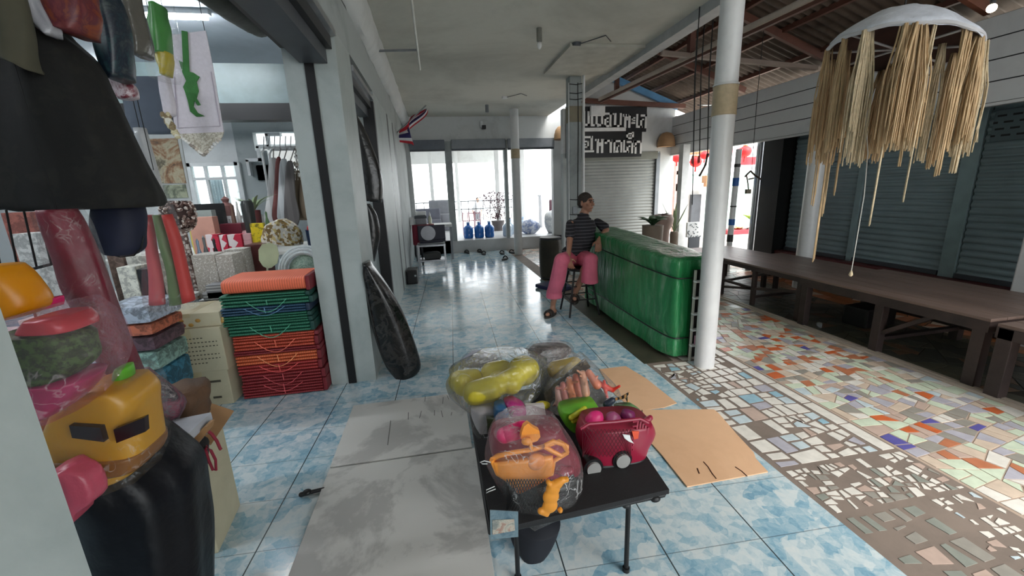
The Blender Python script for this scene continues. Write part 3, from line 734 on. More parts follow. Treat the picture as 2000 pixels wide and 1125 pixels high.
item('dark_shelf_unit', 'dark red-brown wooden block beside the shell boxes', 'shelf', 476, 512, 478, 4.3, ZT, .22, plain('red_brown_wood', sr((86, 36, 34)), .4))
item('yellow_packet', 'bright yellow packet with dark print standing on the long table', 'packet', 487, 514, 436, 5.02, .92, .05, pat('yellow_packet_print', [(214, 186, 30), (60, 56, 30), (218, 194, 40), (216, 190, 36)], 26, .35, 'N'))
# gold wrapped shells
g = loft([(545, 428, 556, 428), (520, 440, 572, 436), (514, 456, 588, 450), (512, 470, 590, 466), (514, 478, 588, 478)], .22, y=4.5, fold=.12, nf=9, seed=3)
one('wrapped_shell_bundle', 'glittering gold and white bundle wrapped in clear plastic behind the green fan', 'bundle', g, pat('gold_shell_mix', [(196, 176, 120), (226, 220, 206), (150, 120, 70), (200, 196, 188), (120, 98, 60)], 45, .3), smooth='all')
a = P(608, 449, 4.5); r_ = .07
one('bucket', 'navy blue bucket of red goods behind the first grey pillar edge', 'bucket', MB().lathe([(r_*.75, ZT), (r_, a.z-.01), (r_*1.06, a.z), (r_*.9, a.z-.01), (r_*.7, ZT+.02)], (a.x, 4.55, 0), 24), plain('navy_plastic', sr((40, 62, 96)), .35), smooth=True)
one('red_cloth_roll', 'bright red cloth standing in the navy bucket', 'cloth', MB().ell((a.x, 4.55, a.z+.01), (.055, .055, .05)).wobble(.01, 20), plain('red_cloth', sr((176, 40, 44)), .7), smooth='all')
# green paddle fan
mb = MB(); v = [P(*q, 3.80) for q in ((505, 488), (512, 477), (528, 474), (541, 480), (545, 497), (542, 514), (530, 523), (523, 524), (514, 520), (506, 508))]
t = thing('paddle_fan', 'pale green paddle fan standing upright behind the orange mat', 'fan', (P(523, 560, 3.8).x, 3.8, ZT))
put('blade', mb.prism(v, (0, .008, 0)), plain('pale_green_plastic', sr((176, 190, 156)), .4), t)
put('handle', MB().bar(P(522, 520, 3.8), Vector((P(521, 560, 3.8).x, 3.8, ZT)), .014, .01), plain('pale_green_handle', sr((168, 176, 150)), .4), t)
# white ring basket
c0 = P(592, 508, 3.95); c0.z = ZT+.225; t = thing('ring_basket', 'round white woven ring basket with green mesh centre', 'basket', (c0.x, 3.98, ZT))
Rm = Matrix.Rotation(PI/2-.25, 3, 'X')
for i, (r1, r2) in enumerate(((.205, .018), (.175, .02), (.145, .016))):
    mb = MB(); mb.tube([c0+Rm@Vector((r1*math.cos(q*2*PI/40), r1*math.sin(q*2*PI/40)*.98, .02*i)) for q in range(41)], r2, 8)
    put('woven_ring', mb, plain('woven_white_cord', sr((206, 214, 216)), .7, sc=60, bmp=.5), t, smooth=True)
put('mesh_centre', MB().lathe([(.0, .03), (.10, .022), (.13, .0)], c0, 32, Rm), pat('green_lace', [(150, 176, 156), (180, 200, 186), (128, 158, 140)], 60, .6, 'N'), t, smooth=True)
# clothes rack with tote bags
t = thing('garment_rack', 'white metal garment rack beyond the display tables', 'rack', (P(555, 430, 5.7).x, 6.1, 0))
mb = MB(); xa, xb = P(512, 300, 6.1).x, P(606, 300, 6.1).x; zt = P(560, 288, 6.1).z
mb.tube([(xa, 6.1, 0), (xa, 6.1, zt-.06), (xa+.04, 6.1, zt), (xb-.02, 6.1, zt), (xb, 6.1, zt-.06), (xb, 6.1, 0)], .016); mb.tube([(xa, 6.35, 0), (xa, 6.35, zt-.06), (xa+.04, 6.35, zt), (xb-.02, 6.35, zt), (xb, 6.35, zt-.06), (xb, 6.35, 0)], .016)
for z in (.5, .9, 1.3, 1.7): mb.bar((xa, 6.1, z), (xa, 6.35, z), .02, .02)
put('frame', mb, M_white, t, smooth=True)
mb = MB()
for k in range(9): x = xa+(xb-xa)*(k+.5)/9; mb.bar((x, 6.08, zt-.02), (x+.03, 6.08, zt+.14), .01, .01)
put('hook_bar', mb, M_steel, t)
M_ban0 = plain('bag_strap_cloth', sr((170, 166, 160)), .8)
TB = [((528, 320, 540, 440), (206, 206, 206), 'white'), ((541, 318, 548, 436), (110, 62, 60), 'dark red striped'), ((549, 322, 560, 438), (190, 194, 196), 'pale grey'), ((561, 326, 572, 440), (96, 92, 92), 'charcoal'), ((573, 345, 590, 430), (128, 112, 92), 'brown'), ((590, 350, 608, 428), (136, 120, 100), 'tan')]
for i, ((a, b, c, d), col, nm) in enumerate(TB):
    g = loft([(a+2, b-12, c-2, b-12), (a-3, b, c+2, b), (a-6, (b+d)/2, c+6, (b+d)/2), (a-12+2*i, d-15, c+14, d-20), (a-6+2*i, d, c+10, d)], .045, y=6.04-.07*(i % 4), fold=.03, seed=i)
    one('cloth_bag', '%s long cloth bag hanging on the white garment rack' % nm, 'bag', g, striped('bag_cloth_'+nm.replace(' ', '_'), sr(col), tuple(c*.75 for c in sr(col)), 0, 9, .6, .8), 'cloth bags on the rack', smooth='all')
    q = P((a+c)/2, b-10, 6.04-.07*(i % 4)); o_ = bpy.data.objects[-1] if False else [w_ for w_ in bpy.data.objects if w_.name.startswith('cloth_bag')][-1]
    put('strap', MB().tube([q, (q.x, 6.1, zt-.01)], .008, 6), M_ban0, o_)
# shell mobile pieces
M_shellw = pat('sea_shells', [(226, 224, 218), (196, 186, 172), (150, 140, 130), (214, 214, 214)], 40, .4)
mb = MB()
for k in range(60):
    px, py = random.uniform(575, 604), random.uniform(295, 350); mb.ell(P(px, py, 5.9), (.016, .012, .018), n=8, m=6)
for k in range(6): mb.tube([P(577+5*k, 262, 5.9), P(577+5*k, 352, 5.9)], .003, 4)
o = one('shell_mobile', 'hanging mobile of small pale sea shells near the garment rack', 'mobile', mb, M_shellw, smooth=True); 
# potted palm
def leafy(t, c, n, L, w, col, droop=.5, seed=0, up=.9, name='leaf'):
    rng = random.Random(seed)
    for k in range(n):
        a = 2*PI*k/n+rng.uniform(-.3, .3); l = L*rng.uniform(.75, 1.15); mb = MB(); prev = None; m = 9
        for j in range(m+1):
            s = j/m; r = l*s*(.35+.65*(1-up)+.35*s*droop); z = l*(up*s-droop*s*s*.55)
            p = Vector(c)+Vector((math.cos(a)*r, math.sin(a)*r, z)); ww = w*math.sin(PI*min(.98, .08+s*.92))**.7
            q = Vector((-math.sin(a), math.cos(a), 0))*ww/2
            k2 = [mb.b.verts.new(p-q), mb.b.verts.new(p+Vector((0, 0, ww*.15))), mb.b.verts.new(p+q)]
            if prev: mb._f([prev[0], prev[1], k2[1], k2[0]]); mb._f([prev[1], prev[2], k2[2], k2[1]])
            prev = k2
        put(name, mb, col, t, smooth='all')
M_leaf = plain('green_leaf', sr((84, 118, 66)), .5, var=.25)
M_leafp = plain('dusty_green_leaf', sr((128, 146, 110)), .6, var=.2)
c = P(497, 412, 5.6); t = thing('potted_palm', 'small spiky potted palm in front of the shop back wall', 'plant', (c.x, 5.6, .92))
put('pot', MB().lathe([(.05, .92), (.065, c.z+.01), (.05, c.z)], (c.x, 5.6, 0)), plain('dark_red_pot', sr((90, 40, 40)), .5), t, smooth=True)
leafy(t, (c.x, 5.6, c.z), 14, .36, .035, M_leafp, .6, 2, .8)
# brown shell topiary
c = P(350, 425, 4.2); t = thing('shell_topiary', 'round ornament covered in brown and white shells on the left of the shop', 'ornament', (c.x, 4.2, ZT))
mb = MB(); rng = random.Random(4)
for k in range(260):
    u, v = rng.uniform(-1, 1), rng.uniform(0, 2*PI); s_ = math.sqrt(1-u*u); mb.ell(c+Vector((.135*s_*math.cos(v), .10*s_*math.sin(v), .03+.16*u)), (.014, .014, .014), n=6, m=5)
put('shells', mb, pat('brown_shell_mix', [(150, 128, 118), (214, 204, 196), (88, 64, 58), (120, 92, 84)], 50, .4), t, smooth=True)
put('core', MB().ell(c+Vector((0, 0, .03)), (.125, .09, .15)), plain('brown_core', sr((70, 50, 46)), .8), t, smooth=True)
mb = MB().lathe([(.09, ZT), (.05, ZT+.03), (.035, c.z-.14), (.09, c.z-.1)], (c.x, 4.2, 0)); mb.wobble(.006, 30); put('stem', mb, pat('brown_shell_mix', [], 1), t, smooth=True)
item('dark_case', 'black television-like case standing behind the shell topiary', 'case', 376, 430, 398, 5.6, .92, .1, M_black)
item('grey_box', 'small grey-green box in front of the black case', 'box', 378, 412, 411, 5.3, .92, .1, plain('grey_green_card', sr((150, 160, 156)), .5))
item('salmon_box', 'flat salmon coloured box on the shop table beside the topiary', 'box', 366, 414, 424, 5.1, .92, .12, plain('salmon_card', sr((196, 146, 130)), .5))
one('ornament_figure', 'reddish rounded figurine standing before the shop window', 'figurine', (lambda c: MB().lathe([(.07, .92), (.08, c.z-.06), (.03, c.z-.02), (.045, c.z+.02), (.0, c.z+.06)], (c.x, 5.85, 0)))(P(440, 392, 5.85)), plain('clay_red', sr((128, 88, 84)), .5), smooth=True)
one('dark_jar', 'dark round jar beside the potted palm', 'jar', (lambda c: MB().lathe([(.05, .92), (.065, c.z-.04), (.05, c.z), (.02, c.z+.005)], (c.x, 5.15, 0)))(P(481, 392, 5.15)), plain('dark_ceramic', sr((44, 46, 44)), .3), smooth=True)
# goods on the low left table, seen between hanging things
L_ = [(0, 58, 415, 3.5, (150, 90, 80), 'rust red'), (20, 120, 455, 3.2, (196, 194, 190), 'white plastic wrapped'), (205, 236, 490, 3.45, (150, 128, 118), 'taupe patterned'), (244, 292, 500, 3.45, (206, 204, 196), 'cream'), (226, 262, 522, 3.2, (222, 220, 208), 'ivory'), (266, 286, 526, 3.2, (40, 42, 46), 'black framed'), (128, 160, 470, 3.2, (170, 168, 166), 'grey')]
for i, (a, b, t_, Y, col, nm) in enumerate(L_):
    item('goods_box', '%s goods box on the low table at the far left of the shop' % nm, 'box', a, b, t_, Y, .601, .15, pat('goods_print_%s' % nm.replace(' ', '_'), [col, tuple(int(c*.8) for c in col), tuple(min(255, int(c*1.1)) for c in col)], 22, .5, 'N'), 'goods on the low table')
M_dg = plain('silver_clasp', sr((160, 160, 160)), .3, .8)
# folded textiles and cushion stacked at the left of the cartons
X0, X1 = -2.06, -1.80
one('support_crate', 'dark crate on the tiles under the folded textile pile', 'crate', MB().span((-2.08, 2.74, 0), (-1.80, 3.08, .268), .01), plain('dark_grey_crate', sr((50, 50, 54)), .7))
for i, (zz, h, col, nm) in enumerate(((0, .20, (52, 108, 130), 'bright blue wrapped'), (.20, .13, (120, 150, 140), 'pale green'), (.33, .10, (86, 66, 74), 'dark patterned'), (.43, .08, (162, 92, 70), 'rust orange'), (.51, .12, (150, 158, 170), 'grey-blue'))):
    mb = MB().box(((X0+X1)/2+.006*i, 2.91, .272+zz+h/2), (X1-X0+.03, .33, h-.006), 0, .03); mb.wobble(.006, 8, i)
    one('folded_textile', '%s folded textile in the pile left of the cartons' % nm, 'textile', mb, pat('textile_'+nm.replace(' ', '_'), [col, tuple(int(c*.75) for c in col), tuple(min(255, int(c*1.25)) for c in col)], 16, .6, 'N'), 'folded textiles pile', smooth=True)
# cartons
def carton(label, x0, x1, y0, y1, z0, z1, rz=0, marks=0):
    cx, cy = (x0+x1)/2, (y0+y1)/2; t = thing('carton', label, 'box', (cx, cy, z0), rz, 'cartons beside the mat stack')
    put('box_body', MB().box((0, 0, (z1-z0)/2), (x1-x0, y1-y0, z1-z0), bev=.006), M_card, t, world=False)
    put('tape', MB().span((-.03, -(y1-y0)/2-.001, (z1-z0)*.72), (.03, (y1-y0)/2, z1-z0+.001)), plain('brown_packing_tape', sr((180, 168, 134)), .35), t, world=False)
    if marks:
        mb = MB(); yy = -(y1-y0)/2-.001; w = x1-x0; h = z1-z0
        if marks == 1:
            put('printed_block', MB().span((-w*.44, yy-.001, h*.14), (-w*.22, yy+.001, h*.86)), striped('carton_block_print', sr((70, 66, 54)), sr((196, 188, 160)), 2, 38, .55, .8), t, world=False)
            for k in range(7): put('printed_line', MB().span((-w*.12, yy-.001, h*(.2+.095*k)), (w*(.42 if k % 3 else .22), yy+.001, h*(.222+.095*k))), striped('carton_line_print', sr((84, 80, 66)), sr((190, 182, 154)), 0, 42, .6, .8), t, world=False)
        else:
            for a_ in ((-.42, .62, -.18, .8), (.12, .66, .36, .72), (.18, .2, .32, .26)): put('printed_mark', MB().span((w*a_[0], yy-.001, h*a_[1]), (w*a_[2], yy+.001, h*a_[3])), plain('dark_carton_print', sr((70, 66, 54)), .7), t, world=False)
            put('printed_arc', MB().tube([(-.04+.06*math.cos(a), yy, h*.5+.06*math.sin(a)) for a in [k*PI/8 for k in range(9)]], .005, 5), plain('dark_carton_print', 0), t, world=False)
    return t
carton('lower pale cardboard carton beside the mat stack, symbols printed on its front', -2.03, -1.62, 3.16, 3.56, 0, .28, 0, 2)
carton('upper pale cardboard carton with printed lines, standing on the lower carton', -2.05, -1.60, 3.14, 3.56, .281, .615, .0, 1)
t = carton('flat open-topped carton of trinkets lying on the upper carton', -2.04, -1.60, 3.17, 3.55, .616, .72)
mb = MB(); rng = random.Random(2)
for k in range(16): mb.ell((rng.uniform(-.22, .22), rng.uniform(-.2, -.17)-.0, rng.uniform(.02, .07)), (.018, .006, .014), n=8, m=6)
put('printed_flowers', mb, pat('trinket_print', [(170, 130, 60), (130, 70, 50), (190, 170, 110)], 20), t, world=False)
# woven mat stack
MATS = [('crimson', 3), ('crimson', 2), ('red', 2), ('orange', 2), ('crimson', 1), ('orangered', 2), ('orangered', 1), ('green', 2), ('green', 1), ('green', 1), ('blue', 1.6), ('green', 1.4), ('green', 1), ('bigorange', 3)]
MCOL = {'crimson': (140, 38, 44), 'red': (168, 50, 48), 'orange': (216, 104, 62), 'orangered': (190, 74, 50), 'green': (34, 108, 82), 'blue': (38, 76, 104), 'bigorange': (232, 112, 78)}
nmz = ['lowest crimson', 'second lowest crimson', 'red', 'orange', 'thin crimson', 'orange-red', 'thin orange-red', 'lowest green', 'second green', 'third green', 'navy blue', 'fourth green', 'topmost green', 'large topmost salmon orange']
tot = sum(h for _, h in MATS); z = .004; HT = .915
for i, (c, h) in enumerate(MATS):
    hh = h/tot*(HT-.0); col = MCOL[c]; w = .60+random.uniform(-.02, .02); dp = .42; cx = -1.262+random.uniform(-.012, .012)+(-.03 if 7 <= i <= 12 else 0); cy = 3.40
    t = thing('woven_mat', nmz[i]+' folded woven mat in the tall mat stack', 'mat', (cx, cy, z), 0, 'stack of folded woven mats')
    mb = MB(); nl = max(1, round(h*1.6)) if c != 'bigorange' else 1
    for k in range(nl):
        zz = hh*(k+.5)/nl; rr = hh/nl/2
        mb.ring; r1 = mb.ring((-w/2, 0, zz), Vector((0, dp/2, 0)), Vector((0, 0, rr*.97)), 24, 4.5); r2 = mb.ring((w/2-.02, 0, zz), Vector((0, dp/2, 0)), Vector((0, 0, rr*.97)), 24, 4.5)
        mb.bridge(r1, r2); mb._f(r1[::-1]); mb._f(r2)
    put('woven_body', mb, striped('woven_straw_'+c, sr(col), tuple(q*.55 for q in sr(col)), 0, 60, .7, .6, True, .3), t, smooth=True, world=False)
    mb = MB().span((w/2-.02, -dp/2+.004, .002), (w/2+.012, dp/2, hh-.002), .01); put('bound_edge', mb, plain('binding_'+('green' if c == 'green' else 'navy' if c == 'blue' else 'wine'), sr({'green': (20, 62, 56), 'blue': (22, 40, 62)}.get(c, (112, 26, 36))), .6), t, world=False)
    if h >= 1.4 and c != 'bigorange':
        mb = MB(); s = .14; mb.tube([(-s+.28*q/14, -dp/2-.006-.006*math.sin(PI*q/14), hh*.9-.075*math.sin(PI*q/14)*(1.2 if i % 2 else .8)) for q in range(15)], .0028, 6)
        mb.tube([(.0, -dp/2-.01, hh*.9), (.004, -dp/2-.012, hh*.2)], .003, 6)
        put('carry_cord', mb, plain('cord_'+c, tuple(min(1, q*2.2+.05) for q in sr(col)), .6), t, world=False, smooth=True)
    z += hh+.0015

# ------------------------------------------------------------ things hanging in and standing by the near opening
M_camo = pat('dark_camouflage_cloth', [(7, 8, 7), (12, 12, 10), (6, 6, 6), (20, 20, 16)], 16, .85, 'N')
def hang(name, label, cat, rows, dep, Y, mat, fold=.08, nf=7, seed=0, group=None, e=2.4, x=None):
    return one(name, label, cat, loft(rows, dep, y=None if x is not None else Y, x=x, fold=fold, nf=nf, seed=seed, e=e, n=36), mat, group, smooth='all')
hang('dress', 'large black camouflage-mottled dress flaring out as it hangs at the near opening', 'dress', [(40, 20, 70, 20), (18, 60, 110, 62), (0, 110, 170, 112), (-12, 180, 205, 178), (-15, 250, 235, 245), (-14, 320, 270, 312), (-10, 385, 305, 372), (0, 402, 312, 396), (60, 412, 300, 404)], .22, 1.5, M_camo, .07, 9, 1)
hang('hat', 'dark navy rounded hat hanging below the dress hem', 'hat', [(188, 405, 276, 405), (184, 430, 280, 428), (186, 455, 280, 460), (196, 478, 278, 484), (215, 492, 262, 497)], .12, 1.62, plain('navy_cloth', sr((16, 22, 46)), .7, sc=20), .03, 4)
_hat = bpy.data.objects['hat']
mb = MB(); mb.tube([P(*q, 1.6) for q in ((188, 480), (205, 494), (235, 502), (262, 499), (276, 484), (281, 462))], .0022, 6)
put('chin_cord', mb, M_black, _hat, smooth=True)
M_burg = plain('burgundy_cloth', sr((104, 10, 36)), .5, sc=12, var=.3, bmp=.1)
t = thing('wrapped_umbrella', 'long burgundy umbrella in a clear sleeve slanting down at the near opening', 'umbrella', (P(200, 600, 1.32).x, 1.32, P(200, 740, 1.32).z))
put('canopy_roll', loft([(86, 410, 140, 408), (92, 440, 160, 436), (112, 500, 186, 490), (128, 560, 208, 548), (160, 620, 228, 610), (182, 680, 248, 665), (205, 715, 264, 706), (222, 728, 272, 728)], .09, y=1.32, fold=.12, nf=5, seed=2), M_burg, t, smooth='all')
put('sleeve', loft([(78, 412, 150, 408), (84, 450, 172, 440), (100, 520, 196, 505), (118, 570, 216, 560), (150, 610, 235, 612)], .11, y=1.32, fold=.06, nf=7, seed=5), M_clear, t, smooth='all')
t = thing('foam_sticks', 'bundle of pink, green and red foam sticks hanging in a clear bag', 'toy', (P(330, 600, 1.9).x, 1.9, P(330, 600, 1.9).z))
for j, (r_, col, nm) in enumerate((([(283, 420, 296, 420), (286, 480, 304, 480), (292, 540, 316, 540), (292, 594, 322, 594)], (196, 90, 96), 'pink'), ([(300, 420, 318, 420), (312, 480, 334, 478), (326, 530, 350, 526), (332, 596, 362, 592)], (96, 116, 76), 'green'), ([(318, 420, 334, 418), (332, 470, 352, 464), (346, 530, 366, 524), (358, 592, 380, 586)], (176, 60, 56), 'red'))):
    o = put('stick', loft(r_, .05, y=1.9-.02*j, fold=.05, nf=4, seed=j), plain('foam_'+nm, sr(col), .6), t, smooth='all'); o['label'] = nm+' foam stick'
put('clear_bag', loft([(296, 330, 304, 330), (283, 370, 312, 366), (279, 430, 338, 420), (281, 500, 360, 490), (284, 560, 374, 556), (288, 602, 384, 600)], .12, y=1.88, fold=.1, nf=8, seed=8), M_clear, t, smooth='all')
# black wire display rack
t = thing('wire_rack', 'black wire display rack at the left edge under the dress', 'rack', (P(50, 470, 1.5).x, 1.5, P(50, 545, 1.5).z))
mb = MB(); Q = lambda a, b: P(a, b, 1.5)
mb.tube([Q(-40, 552), Q(100, 516)], .0045, 8); mb.tube([Q(-40, 412), Q(90, 400)], .003, 8)
put('rail', mb, M_black, t, smooth=True)
mb = MB()
for a, b in (((12, 410), (36, 532)), ((45, 405), (72, 524)), ((-18, 415), (4, 541)), ((72, 400), (100, 516))): mb.tube([Q(*a), Q(*b)], .0028, 6)
put('wires', mb, M_black, t, smooth=True)
# upper hanging goods
hang('khaki_shirt', 'khaki-olive garment hanging at the top left corner of the picture', 'shirt', [(-30, -10, 42, -10), (-30, 40, 52, 30), (-30, 80, 60, 70), (-25, 104, 62, 100), (10, 118, 66, 128), (48, 124, 68, 142)], .08, 1.35, plain('khaki_cloth', sr((74, 72, 58)), .85, sc=14), .08, 6, 2)
hang('maroon_cloth', 'dark maroon garment under the khaki shirt at the left edge', 'garment', [(-30, 90, 20, 92), (-30, 120, 40, 118), (-30, 150, 48, 140), (-20, 185, 30, 160)], .07, 1.44, plain('maroon_cloth', sr((30, 8, 14)), .85), .08, 5, 3)
hang('white_bag', 'crumpled white plastic bag hanging at the top left', 'bag', [(48, -12, 78, -12), (52, 20, 92, 16), (64, 45, 104, 40), (84, 62, 114, 58), (98, 72, 112, 72)], .05, 1.40, plain('milky_plastic', sr((150, 150, 156)), .3, bmp=.4), .14, 6, 4)
hang('red_toy_bag', 'dusky red and orange soft toy in plastic hanging at the top left', 'toy', [(84, -14, 176, -14), (88, 8, 180, 10), (98, 30, 186, 34), (110, 50, 184, 56), (128, 66, 176, 72)], .12, 1.45, pat('dusky_red_mix', [(104, 34, 46), (124, 60, 30), (84, 26, 40), (110, 50, 50)], 14, .5, 'N'), .1, 6, 5)
hang('teal_toy_bag', 'dark teal-blue inflatable toy in plastic hanging beside the red one', 'toy', [(178, -14, 222, -14), (182, 20, 236, 16), (190, 60, 248, 56), (196, 100, 254, 94), (210, 140, 256, 130), (228, 160, 252, 152)], .1, 1.62, pat('teal_blue_mix', [(24, 40, 60), (40, 66, 70), (20, 28, 44), (60, 70, 70)], 12, .4, 'N'), .1, 5, 6)
hang('grey_bag', 'smoky grey plastic bag hanging between the blue toy and the green crocodile', 'bag', [(222, -14, 270, -14), (230, 24, 276, 20), (244, 60, 284, 52), (256, 90, 292, 84), (270, 112, 290, 110)], .09, 1.75, plain('smoky_plastic', sr((88, 86, 80)), .25, bmp=.5), .1, 6, 7)
hang('pink_packet', 'small maroon and white plastic packet hanging beneath the teal toy', 'packet', [(210, 140, 226, 138), (218, 160, 250, 156), (226, 180, 266, 172), (236, 195, 268, 192)], .05, 1.7, pat('maroon_white_mix', [(92, 30, 50), (200, 190, 196), (110, 40, 54)], 22, .4, 'N'), .1, 6, 8)
t = thing('inflatable_crocodile', 'green and yellow inflatable crocodile toy hanging in a clear bag', 'toy', (P(310, 80, 2.1).x, 2.1, P(310, 150, 2.1).z))
put('body', loft([(300, 12, 318, 12), (298, 30, 322, 30), (294, 50, 328, 48), (296, 75, 332, 72), (300, 95, 332, 92), (304, 108, 332, 106)], .1, y=2.1, fold=.1, nf=5, seed=1), plain('crocodile_green', sr((58, 130, 56)), .35, sc=20), t, smooth='all')
put('belly', loft([(306, 104, 334, 104), (310, 120, 336, 120), (316, 136, 334, 136), (320, 148, 330, 148)], .08, y=2.1, fold=.06, seed=4), plain('crocodile_yellow', sr((176, 160, 40)), .35), t, smooth='all')
put('clear_bag', loft([(262, -14, 330, -14), (272, 20, 334, 14), (282, 70, 342, 60), (292, 120, 346, 120), (302, 155, 342, 158)], .16, y=2.1, fold=.09, nf=7, seed=6), M_clear, t, smooth='all')
# lizard banner with macrame fringe
YBN = 2.45
t = thing('lizard_banner', 'white cloth banner with an embroidered green lizard and knotted fringe', 'banner', (P(385, 200, YBN).x, YBN, P(385, 300, YBN).z))
M_ban = plain('banner_cloth', sr((206, 200, 208)), .85, var=.05, sc=60, bmp=.2)
put('cloth', outline([(325, 70), (402, 60), (416, 130), (437, 258), (342, 262), (333, 160)], .006, y=YBN), M_ban, t)
put('lizard', outline([(355, 60), (366, 62), (370, 140), (378, 142), (390, 150), (384, 160), (388, 178), (384, 192), (392, 205), (386, 206), (380, 196), (378, 208), (386, 220), (400, 227), (384, 228), (372, 218), (367, 196), (362, 180), (358, 170), (364, 158), (356, 140), (350, 118), (358, 122)], .006, y=YBN-.008), plain('embroidered_green', sr((58, 116, 58)), .8, sc=40, bmp=.3), t)
mb = MB(); 
for pts in (([(340, 150), (348, 250), (430, 246), (412, 140)]),): mb.tube([P(a, b, YBN-.006) for a, b in pts], .0018, 5)
put('border_stitch', mb, plain('dull_lilac_thread', sr((168, 158, 172)), .8), t)
put('fringe', outline([(344, 262), (437, 258), (434, 268), (403, 296), (398, 306), (390, 297), (372, 280)], .008, y=YBN), pat('macrame', [(188, 182, 168), (150, 142, 126), (206, 202, 190)], 110, .9, 'N'), t)
mb = MB(); seq = [(346, 262), (354, 268), (364, 276), (374, 284), (384, 292), (392, 299), (398, 303), (405, 296), (414, 287), (424, 277), (434, 268)]
for k in range(len(seq)-1):
    for s_ in (0, .5): q = P(seq[k][0]+(seq[k+1][0]-seq[k][0])*s_, seq[k][1]+(seq[k+1][1]-seq[k][1])*s_, YBN-.006); mb.ell(q, (.009, .007, .009), n=8, m=6)
put('bead_edge', mb, M_shellw, t, smooth=True)
t = thing('folded_banner', 'narrow white banner with shell edging hanging just left of the lizard banner', 'banner', (P(330, 250, YBN-.1).x, YBN-.1, P(338, 292, YBN-.1).z))
put('cloth', loft([(308, 150, 330, 148), (312, 180, 336, 176), (318, 210, 342, 200), (322, 230, 344, 226)], .03, y=YBN-.1, fold=.1, nf=5), M_ban, t, smooth='all')
mb = MB(); rng = random.Random(8)
for k in range(44): s_ = k/43; q = P(320+26*s_+rng.uniform(-6, 8)*(1-s_*.5), 222+s_*46, YBN-.12); mb.ell(q, (.010, .008, .010), n=8, m=6)
put('shell_edging', mb, pat('edging_shells', [(196, 186, 150), (130, 112, 80), (214, 210, 196)], 50, .5), t, smooth=True)
t = thing('hanging_cloth', 'plain slate grey cloth hanging above the wall picture', 'cloth', (P(290, 230, 2.8).x, 2.8, P(290, 262, 2.8).z))
put('panel', loft([(236, 150, 322, 150), (240, 190, 330, 188), (246, 230, 334, 226), (252, 262, 336, 262)], .03, y=2.8, fold=.07, nf=9, seed=2), plain('slate_grey_cloth', sr((92, 100, 112)), .85), t, smooth='all')
t = thing('wall_picture', 'framed brown and cream picture hanging inside the shop behind the dress', 'picture', (P(320, 330, 3.2).x, 3.2, P(320, 392, 3.2).z))
put('mount', outline([(255, 262), (352, 262), (375, 392), (300, 392)], .012, y=3.2), plain('picture_mount', sr((198, 202, 202)), .6), t)
put('image', outline([(272, 272), (346, 270), (364, 358), (306, 358), (288, 330)], .01, y=3.193), pat('picture_print', [(160, 150, 124), (92, 84, 70), (188, 178, 150), (150, 110, 80), (70, 68, 60)], 6, .6, 'N'), t)
put('caption_panel', outline([(316, 362), (362, 360), (368, 386), (318, 388)], .01, y=3.192), pat('caption_print', [(160, 164, 140), (96, 104, 88), (172, 176, 150)], 14, .6, 'N'), t)
hang('silver_sleeve', 'silvery grey plastic sleeve hanging at the right edge of the dress', 'sleeve', [(262, 250, 284, 250), (276, 310, 300, 306), (288, 360, 312, 350), (296, 400, 322, 392)], .04, 2.0, plain('silver_plastic', sr((170, 172, 174)), .3, bmp=.4), .1, 5, 9)

# black plastic draped heap with toys on top (bottom left)
M_bin = plain('black_bin_plastic', (.003, .0035, .006), .42, sc=8, bmp=.9, bsc=7, spec=.3)
hang('black_bin_bag', 'tall black plastic bag heap at the bottom left under the yellow toy', 'bag', [(150, 878, 300, 862), (120, 905, 330, 880), (140, 950, 372, 915), (155, 1010, 388, 990), (165, 1080, 396, 1060), (170, 1180, 398, 1180), (172, 1330, 404, 1330), (172, 1500, 404, 1500), (172, 1640, 404, 1640)], .34, 1.30, M_bin, .08, 9, 2)
z0 = P(345, 1000, 1.62).z
t = thing('open_carton', 'opened cardboard carton behind the black bag, stuffed with papers', 'box', (-1.22, 1.82, 0), .12)
put('box_body', MB().box((0, 0, .26), (.30, .30, .52), bev=.005), M_card, t, world=False)
for k, (x, y, rx, ry, w, d) in enumerate(((.0, -.18, .7, 0, .26, .12), (.17, 0, 0, .6, .10, .28))):
    put('flap', MB().box((x, y, .545), (w, d, .006), Euler((rx, ry, 0))), plain('kraft_card', sr((150, 112, 74)), .8), t, world=False)
mb = MB().box((.05, -.02, .55), (.22, .2, .09), Euler((.2, .1, .3))); mb.wobble(.02, 9, 3); one_ = put('paper_wad', mb, plain('grey_paper', sr((150, 152, 158)), .7), t, smooth=True, world=False)
hang('paper_bag', 'crumpled dark brown paper bag lying behind the yellow toy', 'bag', [(318, 760, 395, 756), (310, 775, 404, 768), (316, 795, 398, 790), (306, 815, 404, 806), (312, 832, 392, 828)], .2, 1.75, plain('brown_kraft_paper', sr((92, 66, 46)), .8, bmp=.6, sc=8), .13, 7, 12)
hang('cloth_pouch', 'dark patterned cloth pouch with pink edge leaning behind the yellow toy', 'pouch', [(258, 728, 280, 726), (262, 750, 306, 742), (280, 780, 340, 765), (300, 812, 362, 790), (310, 838, 340, 830)], .1, 1.6, pat('pouch_print', [(60, 60, 66), (96, 96, 100), (120, 60, 76), (44, 46, 52), (150, 140, 140)], 16, .6, 'N'), .1, 5, 14)
mb = MB(); mb.prism([at(*q, y=1.5) for q in ((300, 846), (388, 828), (392, 842), (352, 852), (312, 858))], (0, .16, 0)); mb.wobble(.006, 9); one('newspaper', 'folded pale grey newspaper lying behind the yellow toy', 'newspaper', mb, plain('newsprint', sr((168, 170, 176)), .8))
